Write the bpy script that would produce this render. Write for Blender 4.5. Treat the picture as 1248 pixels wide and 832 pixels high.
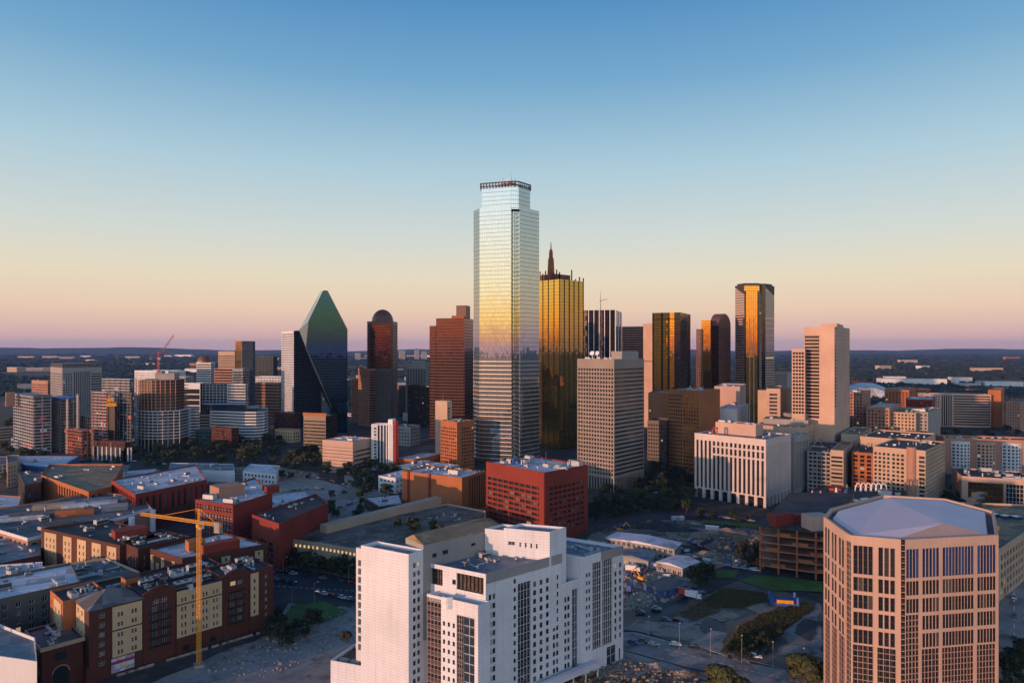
import bpy, math, random
import numpy as np
from mathutils import Vector
R = math.radians
rng = random.Random(7)
for o in list(bpy.data.objects): bpy.data.objects.remove(o)
scn = bpy.context.scene
COL = scn.collection
# ---------------------------------------------------------------- camera
F, CX, HY, H = 832.0, 624.0, 424.0, 115.0
cam = bpy.data.cameras.new('camera'); camo = bpy.data.objects.new('camera', cam); COL.objects.link(camo)
camo.location = (0, 0, H); camo.rotation_euler = (R(90), 0, 0)
cam.sensor_width = 36; cam.lens = 36*F/1248; cam.shift_y = (HY-416)/1248
cam.clip_start = 1; cam.clip_end = 90000
scn.camera = camo
# ---------------------------------------------------------------- light
SUN_E = 4.6
SX, SY = -0.80, -0.60                          # towards the sun, in plan
world = bpy.data.worlds.new('World'); scn.world = world; world.use_nodes = True
nt = world.node_tree; nt.nodes.clear()
def N(t, kind, **kw):
    n = t.nodes.new(kind)
    for k, v in kw.items(): setattr(n, k, v)
    return n
def setramp(r, stops):
    el = r.color_ramp.elements
    while len(el) > 1: el.remove(el[-1])
    for i, (p, c) in enumerate(stops):
        e = el[0] if i == 0 else el.new(p)
        e.position = p; e.color = (c[0], c[1], c[2], 1)
def s2l(c): return tuple(((x/255+.055)/1.055)**2.4 if x > 10 else x/255/12.92 for x in c)
def sc(c, k): return tuple(x*k for x in s2l(c))
wo = N(nt, 'ShaderNodeOutputWorld'); bg = N(nt, 'ShaderNodeBackground'); bg.inputs['Strength'].default_value = 0.1
sky = N(nt, 'ShaderNodeTexSky'); sky.sky_type = 'NISHITA'; sky.sun_disc = False
sky.sun_elevation = R(SUN_E); sky.sun_rotation = math.atan2(SX, SY); sky.altitude = 100
sky.air_density = 1.0; sky.dust_density = 1.5; sky.ozone_density = 2.0
tc = N(nt, 'ShaderNodeTexCoord')
sep = N(nt, 'ShaderNodeSeparateXYZ'); nt.links.new(tc.outputs['Generated'], sep.inputs[0])
anti = N(nt, 'ShaderNodeValToRGB'); anti.color_ramp.interpolation = 'LINEAR'
setramp(anti, [(0, sc((216, 178, 178), 1.06)), (.022, sc((230, 188, 178), 1.07)), (.055, sc((240, 209, 180), 1.08)), (.10, sc((234, 221, 194), 1.08)),
               (.155, sc((214, 220, 213), 1.07)), (.25, sc((177, 208, 222), 1.05)), (.36, sc((124, 176, 213), 1)), (.46, sc((84, 146, 202), 1)), (.7, sc((50, 100, 164), 1)), (1, sc((36, 74, 132), 1))])
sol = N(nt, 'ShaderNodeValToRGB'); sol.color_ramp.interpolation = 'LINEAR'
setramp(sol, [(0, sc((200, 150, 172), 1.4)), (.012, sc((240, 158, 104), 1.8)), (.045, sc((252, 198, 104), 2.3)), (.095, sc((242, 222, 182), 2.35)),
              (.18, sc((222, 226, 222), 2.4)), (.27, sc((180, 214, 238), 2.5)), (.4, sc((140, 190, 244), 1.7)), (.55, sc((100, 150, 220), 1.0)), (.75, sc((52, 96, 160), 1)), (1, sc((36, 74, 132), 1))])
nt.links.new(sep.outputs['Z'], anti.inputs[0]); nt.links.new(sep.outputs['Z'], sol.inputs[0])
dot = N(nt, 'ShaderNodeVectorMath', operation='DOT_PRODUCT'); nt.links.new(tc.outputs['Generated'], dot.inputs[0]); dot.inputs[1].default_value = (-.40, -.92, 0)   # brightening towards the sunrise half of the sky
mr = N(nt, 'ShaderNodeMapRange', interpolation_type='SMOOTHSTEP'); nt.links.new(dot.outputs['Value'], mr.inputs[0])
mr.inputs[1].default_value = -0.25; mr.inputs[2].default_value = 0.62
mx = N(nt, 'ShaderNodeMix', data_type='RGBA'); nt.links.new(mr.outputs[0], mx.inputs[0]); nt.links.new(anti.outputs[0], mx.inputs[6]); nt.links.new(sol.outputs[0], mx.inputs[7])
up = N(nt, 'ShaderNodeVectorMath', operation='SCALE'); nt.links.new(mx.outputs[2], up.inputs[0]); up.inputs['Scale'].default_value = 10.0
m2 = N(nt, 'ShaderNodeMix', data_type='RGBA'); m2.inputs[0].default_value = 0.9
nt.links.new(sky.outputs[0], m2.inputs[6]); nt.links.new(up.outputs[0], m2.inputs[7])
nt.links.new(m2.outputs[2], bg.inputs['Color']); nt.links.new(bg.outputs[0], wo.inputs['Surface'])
sl = bpy.data.lights.new('sun', 'SUN'); sl.energy = 4.5; sl.angle = R(0.5); sl.color = (1.0, 0.50, 0.29)
so = bpy.data.objects.new('sun', sl); COL.objects.link(so)
sv = Vector((SX*math.cos(R(SUN_E)), SY*math.cos(R(SUN_E)), math.sin(R(SUN_E))))
so.rotation_euler = sv.to_track_quat('Z', 'Y').to_euler()
vs = scn.view_settings; vs.view_transform = 'Standard'; vs.look = 'None'; vs.gamma = 1; vs.use_curve_mapping = False; vs.exposure = 0.0
scn.cycles.max_bounces = 5; scn.cycles.diffuse_bounces = 2; scn.cycles.glossy_bounces = 3; scn.cycles.volume_bounces = 0
scn.cycles.transparent_max_bounces = 6; scn.cycles.sample_clamp_indirect = 4; scn.cycles.use_denoising = True
# ---------------------------------------------------------------- helpers
def G(px, py, z=0.0):                              # picture point -> point of the plane at height z
    Y = F*(H-z)/(py-HY); return ((px-CX)/F*Y, Y)
def X_(px, Y): return (px-CX)/F*Y
def Z_(py, Y): return H-(py-HY)/F*Y
def YB(py): return F*H/(py-HY)
class MB:
    def __init__(s): s.v = []; s.f = []; s.m = []
    def poly(s, pts, m=0):
        n = len(s.v); s.v += [tuple(p) for p in pts]; s.f.append(tuple(range(n, n+len(pts)))); s.m.append(m)
    def prism(s, poly, z0, z1, m=0, cm=None, bottom=False, top=True):
        n = len(poly)
        for i in range(n):
            a, b = poly[i], poly[(i+1) % n]
            s.poly([(a[0], a[1], z0), (b[0], b[1], z0), (b[0], b[1], z1), (a[0], a[1], z1)], m)
        if top: s.poly([(p[0], p[1], z1) for p in poly], m if cm is None else cm)
        if bottom: s.poly([(p[0], p[1], z0) for p in reversed(poly)], m)
    def box(s, x0, x1, y0, y1, z0, z1, m=0, bottom=True):
        s.prism([(x0, y0), (x1, y0), (x1, y1), (x0, y1)], z0, z1, m, bottom=bottom)
    def obox(s, c, ang, lx, ly, z0, z1, m=0, bottom=True):
        ca, sa = math.cos(ang), math.sin(ang)
        s.prism([(c[0]+ca*x-sa*y, c[1]+sa*x+ca*y) for x, y in ((-lx/2, -ly/2), (lx/2, -ly/2), (lx/2, ly/2), (-lx/2, ly/2))], z0, z1, m, bottom=bottom)
    def tube(s, p0, p1, r0, r1=None, n=6, m=0, caps=True):
        r1 = r0 if r1 is None else r1
        p0, p1 = Vector(p0), Vector(p1); d = (p1-p0).normalized()
        a = d.orthogonal().normalized(); b = d.cross(a)
        c0 = [p0+(a*math.cos(2*math.pi*i/n)+b*math.sin(2*math.pi*i/n))*r0 for i in range(n)]
        c1 = [p1+(a*math.cos(2*math.pi*i/n)+b*math.sin(2*math.pi*i/n))*r1 for i in range(n)]
        for i in range(n): s.poly([c0[i], c0[(i+1) % n], c1[(i+1) % n], c1[i]], m)
        if caps: s.poly(c0[::-1], m); s.poly(c1, m)
    def add(s, o, off=(0, 0, 0), ang=0.0):
        n = len(s.v); ca, sa = math.cos(ang), math.sin(ang)
        s.v += [(ca*x-sa*y+off[0], sa*x+ca*y+off[1], z+off[2]) for x, y, z in o.v]
        s.f += [tuple(i+n for i in f) for f in o.f]; s.m += o.m
    def mesh(s, name, mats, loc=(0, 0, 0), smooth=False):
        me = bpy.data.meshes.new(name)
        v = np.array(s.v, dtype=np.float64).reshape(-1, 3)-np.array(loc)
        me.from_pydata(v.tolist(), [], s.f)
        for m in (mats if isinstance(mats, (list, tuple)) else [mats]): me.materials.append(m)
        if len(me.materials) > 1: me.polygons.foreach_set('material_index', s.m)
        w = np.array(s.v, dtype=np.float64).reshape(-1, 3)
        uv = me.uv_layers.new(name='UVMap'); out = np.empty((sum(len(f) for f in s.f), 2)); k = 0
        for f in s.f:
            p = w[list(f)]; nrm = np.zeros(3)
            for i in range(len(f)): nrm += np.cross(p[i]-p[0], p[(i+1) % len(f)]-p[0])
            ln = np.linalg.norm(nrm); nrm = nrm/ln if ln > 1e-12 else np.array((0, 0, 1.))
            if abs(nrm[2]) < .8:
                t = np.array((-nrm[1], nrm[0], 0)); t /= max(np.linalg.norm(t), 1e-9)
                out[k:k+len(f), 0] = p@t; out[k:k+len(f), 1] = p[:, 2]
            else: out[k:k+len(f)] = p[:, :2]
            k += len(f)
        uv.data.foreach_set('uv', out.ravel())
        if smooth: me.polygons.foreach_set('use_smooth', [True]*len(me.polygons))
        me.update(); return me
    def build(s, name, mats, parent=None, smooth=False, loc=None):
        base = tuple(parent.location) if parent else (0, 0, 0)
        if loc is None: loc = base
        me = s.mesh(name, mats, loc, smooth)
        return link(name, me, parent, tuple(loc[i]-base[i] for i in range(3)))
def link(name, me, parent=None, loc=(0, 0, 0), rz=0.0):
    o = bpy.data.objects.new(name, me); COL.objects.link(o); o.location = loc; o.rotation_euler = (0, 0, rz)
    if parent: o.parent = parent
    return o
def tag(o, label=None, cat=None, group=None, kind=None):
    if label: o['label'] = label
    if cat: o['category'] = cat
    if group: o['group'] = group
    if kind: o['kind'] = kind
    return o
def thing(name, label, cat, loc=(0, 0, 0), group=None):
    o = bpy.data.objects.new(name, None); COL.objects.link(o); o.location = loc; o.empty_display_size = 1
    return tag(o, label, cat, group)
def copy_tree(o, parent=None):
    c = o.copy(); COL.objects.link(c)
    if parent: c.parent = parent
    for ch in o.children: copy_tree(ch, c)
    return c
# ---------------------------------------------------------------- materials
def newmat(name):
    m = bpy.data.materials.new(name); m.use_nodes = True; t = m.node_tree
    b = t.nodes['Principled BSDF']; return m, t, b
def math_(t, op, a, b=None, c=None):
    n = N(t, 'ShaderNodeMath', operation=op)
    for i, x in enumerate((a, b, c)):
        if x is None: continue
        if isinstance(x, (int, float)): n.inputs[i].default_value = x
        else: t.links.new(x, n.inputs[i])
    return n.outputs[0]
def mixc(t, fac, a, b, mode='MIX'):
    n = N(t, 'ShaderNodeMix', data_type='RGBA', blend_type=mode)
    for i, x in ((0, fac), (6, a), (7, b)):
        if isinstance(x, (int, float)): n.inputs[i].default_value = x
        elif isinstance(x, tuple): n.inputs[i].default_value = (x[0], x[1], x[2], 1)
        else: t.links.new(x, n.inputs[i])
    return n.outputs[2]
def noise(t, vec, scale, detail=4, rough=.55):
    n = N(t, 'ShaderNodeTexNoise'); n.inputs['Scale'].default_value = scale; n.inputs['Detail'].default_value = detail; n.inputs['Roughness'].default_value = rough
    if vec: t.links.new(vec, n.inputs['Vector'])
    return n.outputs['Fac']
def uvout(t):
    u = N(t, 'ShaderNodeUVMap'); s = N(t, 'ShaderNodeSeparateXYZ'); t.links.new(u.outputs[0], s.inputs[0]); return u.outputs[0], s.outputs[0], s.outputs[1]
def maprange(t, v, a, b, c=0., d=1.):
    n = N(t, 'ShaderNodeMapRange'); t.links.new(v, n.inputs[0])
    for i, x in enumerate((a, b, c, d)): n.inputs[i+1].default_value = x
    return n.outputs[0]
def lines(t, x, period, width):                 # 1 on a line of given width every period metres
    fr = math_(t, 'FRACT', math_(t, 'DIVIDE', x, period)); return math_(t, 'LESS_THAN', fr, width/period)
def wallmat(name, c, var=.22, rough=.85, panel=None, brick=False, streak=.25):
    roof = streak == 0
    m, t, b = newmat(name); uv, u, v = uvout(t)
    g = N(t, 'ShaderNodeNewGeometry').outputs['Position']
    n1 = noise(t, g, .06, 5); n2 = noise(t, g, 1.3, 4)
    col = mixc(t, maprange(t, n1, .3, .7), tuple(x*(1-var) for x in c), tuple(min(1, x*(1+var*.6)) for x in c))
    col = mixc(t, maprange(t, n2, .35, .75, 0, var), col, tuple(x*.55 for x in c))
    if streak:
        mp = N(t, 'ShaderNodeMapping'); mp.inputs['Scale'].default_value = (1.1, .05, 1); t.links.new(uv, mp.inputs[0])
        col = mixc(t, maprange(t, noise(t, mp.outputs[0], 1.0, 4), .5, .8, 0, streak), col, tuple(x*.5 for x in c))
    if roof:                                   # repair patches, ponding stains and seams of a flat roof
        for sx_, sy_, th, k_ in ((7., 4.3, .86, .45), (15., 9., .8, .3), (2.6, 2.1, .93, 1.6)):
            cv = N(t, 'ShaderNodeCombineXYZ'); t.links.new(math_(t, 'FLOOR', math_(t, 'DIVIDE', math_(t, 'ADD', u, math_(t, 'MULTIPLY', v, .6)), sx_)), cv.inputs[0]); t.links.new(math_(t, 'FLOOR', math_(t, 'DIVIDE', math_(t, 'SUBTRACT', v, math_(t, 'MULTIPLY', u, .6)), sy_)), cv.inputs[1])
            wn = N(t, 'ShaderNodeTexWhiteNoise', noise_dimensions='2D'); t.links.new(cv.outputs[0], wn.inputs[0])
            col = mixc(t, math_(t, 'MULTIPLY', math_(t, 'GREATER_THAN', wn.outputs[0], th), .6), col, tuple(min(.7, x*k_) for x in c))
        col = mixc(t, maprange(t, noise(t, g, .22, 6, .7), .52, .62, 0, .55), col, tuple(x*.45 for x in c))
    if brick:
        bt = N(t, 'ShaderNodeTexBrick'); t.links.new(uv, bt.inputs[0]); bt.inputs['Scale'].default_value = 1.0
        bt.inputs['Brick Width'].default_value = .5; bt.inputs['Row Height'].default_value = .17; bt.inputs['Mortar Size'].default_value = .02
        bt.inputs['Color1'].default_value = (.82, .8, .8, 1); bt.inputs['Color2'].default_value = (1.15, 1.1, 1.05, 1); bt.inputs['Mortar'].default_value = (1.3, 1.4, 1.5, 1)
        col = mixc(t, .8, col, bt.outputs[0], 'MULTIPLY')
    if panel:
        pu, pv, pw = panel
        ln = math_(t, 'MAXIMUM', lines(t, u, pu, pw), lines(t, v, pv, pw))
        wn = N(t, 'ShaderNodeTexWhiteNoise', noise_dimensions='2D'); cv = N(t, 'ShaderNodeCombineXYZ')
        t.links.new(math_(t, 'FLOOR', math_(t, 'DIVIDE', u, pu)), cv.inputs[0]); t.links.new(math_(t, 'FLOOR', math_(t, 'DIVIDE', v, pv)), cv.inputs[1]); t.links.new(cv.outputs[0], wn.inputs[0])
        col = mixc(t, math_(t, 'MULTIPLY', wn.outputs[0], .12), col, tuple(x*.6 for x in c))
        col = mixc(t, math_(t, 'MULTIPLY', ln, .55), col, tuple(x*.4 for x in c))
    t.links.new(col, b.inputs['Base Color']); b.inputs['Roughness'].default_value = rough
    return m
def flat(name, c, rough=.6, metal=0., var=.15, scale=.8):
    m, t, b = newmat(name); g = N(t, 'ShaderNodeTexCoord').outputs['Object']
    col = mixc(t, maprange(t, noise(t, g, scale, 5), .3, .7), tuple(x*(1-var) for x in c), tuple(min(1, x*(1+var)) for x in c))
    t.links.new(col, b.inputs['Base Color']); b.inputs['Roughness'].default_value = rough; b.inputs['Metallic'].default_value = metal
    return m
def curtain(name, tint, du, dv, frame=(.05, .05, .05), mw=.16, mh=.3, rough=.03, metal=.92, jit=.012, vary=.25, spand=None):
    """mirror glass in panes of du x dv metres, each a touch out of plane"""
    m, t, b = newmat(name); uv, u, v = uvout(t)
    iu = math_(t, 'FLOOR', math_(t, 'DIVIDE', u, du)); iv = math_(t, 'FLOOR', math_(t, 'DIVIDE', v, dv))
    cv = N(t, 'ShaderNodeCombineXYZ'); t.links.new(iu, cv.inputs[0]); t.links.new(iv, cv.inputs[1])
    wn = N(t, 'ShaderNodeTexWhiteNoise', noise_dimensions='2D'); t.links.new(cv.outputs[0], wn.inputs[0])
    col = mixc(t, math_(t, 'MULTIPLY', wn.outputs['Value'], vary), tint, tuple(x*.45 for x in tint))
    ln = math_(t, 'MAXIMUM', lines(t, u, du, mw), lines(t, v, dv, mh))
    if spand:
        sp = math_(t, 'LESS_THAN', math_(t, 'FRACT', math_(t, 'DIVIDE', v, dv)), spand[1]); col = mixc(t, sp, col, spand[0])
    col = mixc(t, ln, col, frame)
    t.links.new(col, b.inputs['Base Color'])
    t.links.new(math_(t, 'MULTIPLY', math_(t, 'SUBTRACT', 1.0, ln), metal), b.inputs['Metallic'])
    t.links.new(math_(t, 'ADD', math_(t, 'MULTIPLY', ln, .4), rough), b.inputs['Roughness'])
    ge = N(t, 'ShaderNodeNewGeometry'); va = N(t, 'ShaderNodeVectorMath', operation='SUBTRACT'); t.links.new(wn.outputs['Color'], va.inputs[0]); va.inputs[1].default_value = (.5, .5, .5)
    vb = N(t, 'ShaderNodeVectorMath', operation='SCALE'); t.links.new(va.outputs[0], vb.inputs[0]); vb.inputs['Scale'].default_value = jit*2
    # slow bulge of the whole facade
    nz = N(t, 'ShaderNodeTexNoise'); nz.inputs['Scale'].default_value = .09; nz.inputs['Detail'].default_value = 2; t.links.new(ge.outputs['Position'], nz.inputs['Vector'])
    vd = N(t, 'ShaderNodeVectorMath', operation='SUBTRACT'); t.links.new(nz.outputs['Color'], vd.inputs[0]); vd.inputs[1].default_value = (.5, .5, .5)
    ve = N(t, 'ShaderNodeVectorMath', operation='SCALE'); t.links.new(vd.outputs[0], ve.inputs[0]); ve.inputs['Scale'].default_value = jit*2
    vc = N(t, 'ShaderNodeVectorMath', operation='ADD'); t.links.new(vb.outputs[0], vc.inputs[0]); t.links.new(ge.outputs['Normal'], vc.inputs[1])
    vf = N(t, 'ShaderNodeVectorMath', operation='ADD'); t.links.new(vc.outputs[0], vf.inputs[0]); t.links.new(ve.outputs[0], vf.inputs[1])
    vn = N(t, 'ShaderNodeVectorMath', operation='NORMALIZE'); t.links.new(vf.outputs[0], vn.inputs[0]); t.links.new(vn.outputs[0], b.inputs['Normal'])
    return m
def winglass(name, c=(.02, .024, .03), light=(.20, .18, .15), p=.25, metal=.0, rough=.06, spec=.7, lit=.012):
    """window glass over a dark room; some windows have pale blinds behind"""
    m, t, b = newmat(name); oi = N(t, 'ShaderNodeObjectInfo'); ge = N(t, 'ShaderNodeNewGeometry')
    r = math_(t, 'FRACT', math_(t, 'ADD', math_(t, 'MULTIPLY', oi.outputs['Random'], 7.31), ge.outputs['Random Per Island']))
    k = math_(t, 'LESS_THAN', r, p); k2 = math_(t, 'MULTIPLY', k, math_(t, 'FRACT', math_(t, 'MULTIPLY', r, 31.7)))
    t.links.new(mixc(t, k2, c, light), b.inputs['Base Color'])
    b.inputs['Roughness'].default_value = rough; b.inputs['Specular IOR Level'].default_value = spec; b.inputs['Metallic'].default_value = metal
    b.inputs['Emission Color'].default_value = (1, .66, .32, 1); t.links.new(math_(t, 'MULTIPLY', math_(t, 'GREATER_THAN', r, 1-lit), .45), b.inputs['Emission Strength'])
    return m
M = {}
M['white'] = wallmat('white_panel', (.68, .70, .73), .12, .7, (3.2, .95, .10), streak=.3)
M['white2'] = wallmat('white_render', (.60, .61, .62), .12, .7, streak=.2)
M['cream'] = wallmat('cream_stucco', (.54, .39, .22), .15)
M['tan'] = wallmat('tan_concrete', (.42, .30, .21), .15, panel=(6, 3.6, .12))
M['tanp'] = wallmat('tan_plain', (.45, .325, .225), .14)
M['pinkc'] = wallmat('pink_concrete', (.50, .335, .255), .13)
M['grey'] = wallmat('grey_concrete', (.30, .285, .27), .16)
M['dgrey'] = wallmat('dark_grey_concrete', (.09, .087, .085), .16)
M['brown'] = wallmat('brown_granite', (.15, .062, .044), .15, .45)
M['red'] = wallmat('red_brick', (.20, .026, .015), .2, brick=True)
M['brick'] = wallmat('brown_brick', (.080, .022, .013), .22, brick=True)
M['obrick'] = wallmat('orange_brick', (.36, .12, .043), .16, brick=True)
M['pbrick'] = wallmat('pink_brick', (.36, .19, .13), .18, brick=True)
M['black'] = wallmat('black_stone', (.02, .018, .02), .2, .3)
M['dbrown'] = wallmat('dark_brown_panel', (.05, .035, .03), .2, .5)
M['teal'] = wallmat('teal_panel', (.05, .11, .12), .2, .5)
M['rwhite'] = wallmat('white_roof_membrane', (.62, .63, .66), .22, .75, (12, 3, .1), streak=0)
M['rgrey'] = wallmat('grey_roof_gravel', (.16, .155, .155), .3, .9, streak=0)
M['rdark'] = wallmat('dark_roof_felt', (.045, .045, .05), .35, .85, (9, 1.1, .06), streak=0)
M['rlilac'] = wallmat('lilac_roof_membrane', (.72, .60, .61), .06, .75, (14, 4, .06), streak=.02)
M['rpod'] = wallmat('brown_grey_deck', (.17, .14, .115), .25, .9, streak=0)
M['gridc'] = wallmat('grid_concrete', (.27, .225, .185), .15)
M['pinkw'] = wallmat('pale_pink_stone', (.54, .45, .41), .12)
M['hotelc'] = wallmat('peach_concrete', (.54, .36, .26), .12)
M['obrown'] = wallmat('burnt_brown_panel', (.27, .12, .045), .18)
M['rtan'] = wallmat('tan_roof', (.28, .20, .11), .2, .85, streak=0)
M['rblue'] = wallmat('blue_grey_roof', (.15, .20, .235), .2, .6, (4, 20, .12), streak=0)
M['steel'] = flat('grey_steel', (.35, .36, .37), .45, .5)
M['dsteel'] = flat('dark_steel', (.06, .06, .065), .5, .4)
M['unit'] = flat('air_unit_paint', (.42, .43, .44), .5, .2)
M['yellow'] = flat('crane_yellow', (.75, .31, .02), .5)
M['redp'] = flat('red_paint', (.55, .05, .03), .5)
M['bluep'] = flat('blue_paint', (.04, .10, .30), .5)
M['whitep'] = flat('white_paint', (.75, .75, .75), .45)
M['gl'] = winglass('dark_window_glass')
M['glh'] = winglass('office_window_glass', (.015, .018, .02), (.10, .09, .08), .15, 0, .05, .45, lit=0.0)
M['glb'] = winglass('bluish_window_glass', (.03, .045, .06), (.2, .22, .24), .3, .35, .05, .8)
M['glm'] = winglass('mirror_window_glass', (.30, .30, .30), (.5, .45, .4), .3, .9, .05, .8)
M['glblue'] = winglass('blue_tinted_glass', (.012, .04, .13), (.03, .09, .24), .7, .1, .08, .5)
M['glo8'] = winglass('grey_reflecting_glass', (.018, .02, .026), (.10, .09, .08), .25, .06, .05, .5, lit=0.0)
M['fr'] = flat('pale_window_frame', (.55, .55, .55), .5)
M['frd'] = flat('dark_window_frame', (.05, .05, .055), .5)
# ---------------------------------------------------------------- buildings
WM = {}
FOOT = []
def winmesh(name, w, h, nx, nz, g, f, d, fine):
    w, h = round(w, 2), round(h, 2); key = (name, w, h, nx, nz, g, f, d, fine)
    if key in WM: return WM[key]
    mb = MB(); mb.poly([(0, d, 0), (w, d, 0), (w, d, h), (0, d, h)], 0)
    fw = .09 if fine else .14
    if fine:
        def bar(x0, x1, z0, z1):
            y0, y1 = d-.07, d-.004
            mb.poly([(x0, y0, z0), (x1, y0, z0), (x1, y0, z1), (x0, y0, z1)], 1)
            mb.poly([(x0, y1, z0), (x0, y0, z0), (x0, y0, z1), (x0, y1, z1)], 1); mb.poly([(x1, y0, z0), (x1, y1, z0), (x1, y1, z1), (x1, y0, z1)], 1)
            mb.poly([(x0, y0, z1), (x1, y0, z1), (x1, y1, z1), (x0, y1, z1)], 1); mb.poly([(x0, y1, z0), (x1, y1, z0), (x1, y0, z0), (x0, y0, z0)], 1)
        bar(0, fw, 0, h); bar(w-fw, w, 0, h); bar(fw, w-fw, 0, fw); bar(fw, w-fw, h-fw, h)
        for i in range(1, nx): bar(w*i/nx-fw*.4, w*i/nx+fw*.4, fw, h-fw)
        for j in range(1, nz): bar(fw, w-fw, h*j/nz-fw*.4, h*j/nz+fw*.4)
    else:
        def bar(x0, x1, z0, z1): mb.poly([(x0, d-.03, z0), (x1, d-.03, z0), (x1, d-.03, z1), (x0, d-.03, z1)], 1)
        for i in range(1, nx): bar(w*i/nx-fw/2, w*i/nx+fw/2, 0, h)
        for j in range(1, nz): bar(0, w, h*j/nz-fw/2, h*j/nz+fw/2)
    if fine:
        pn, fm = MB(), MB(); pn.v, pn.f, pn.m = mb.v[:4], mb.f[:1], mb.m[:1]; fm.v = mb.v[4:]; fm.f = [tuple(i-4 for i in q) for q in mb.f[1:]]; fm.m = [0]*len(fm.f)
        WM[key] = (mb, pn.mesh(name, M[g]), fm.mesh('frame', M[f]))
    else: WM[key] = (mb, mb.mesh(name, [M[g], M[f]]), None)
    return WM[key]
def W(bay=3.5, ww=1.5, wh=1.7, fl=3.4, sill=.9, mu=1.0, bot=1.0, top=1.0, d=.3, g='gl', f='frd', nx=1, nz=1, name='window', pair=0.0, arch=False, skip=None):
    return dict(bay=bay, ww=ww, wh=wh, fl=fl, sill=sill, mu=mu, bot=bot, top=top, d=d, g=g, f=f, nx=nx, nz=nz, name=name, pair=pair, skip=skip)
def ribbon(fl=3.6, wh=1.6, sill=1.0, mu=.6, bot=1.0, top=1.0, g='glh', d=.4, nx=8, f='frd', name='ribbon_window'):
    return W(0, 0, wh, fl, sill, mu, bot, top, d, g, f, nx, 1, name)
def strip(bay=3.0, ww=1.6, mu=.8, bot=1.0, top=1.5, g='glh', d=.9, nz=10, f='frd', name='window_strip'):
    return W(bay, ww, 0, 0, 0, mu, bot, top, d, g, f, 1, nz, name)
def K(mat, du=0, dv=0, mw=.18, d=.2, f='frd', out=.12, name='curtain_wall'): return dict(curt=mat, du=du, dv=dv, mw=mw, d=d, f=f, out=out, name=name)
def Hs(*seg): return dict(h=seg)                # splits along the wall: (metres, style); 0 metres = the rest
def Vs(*seg): return dict(v=seg)                # splits up the wall: (top height, style); None = to the top
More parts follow.
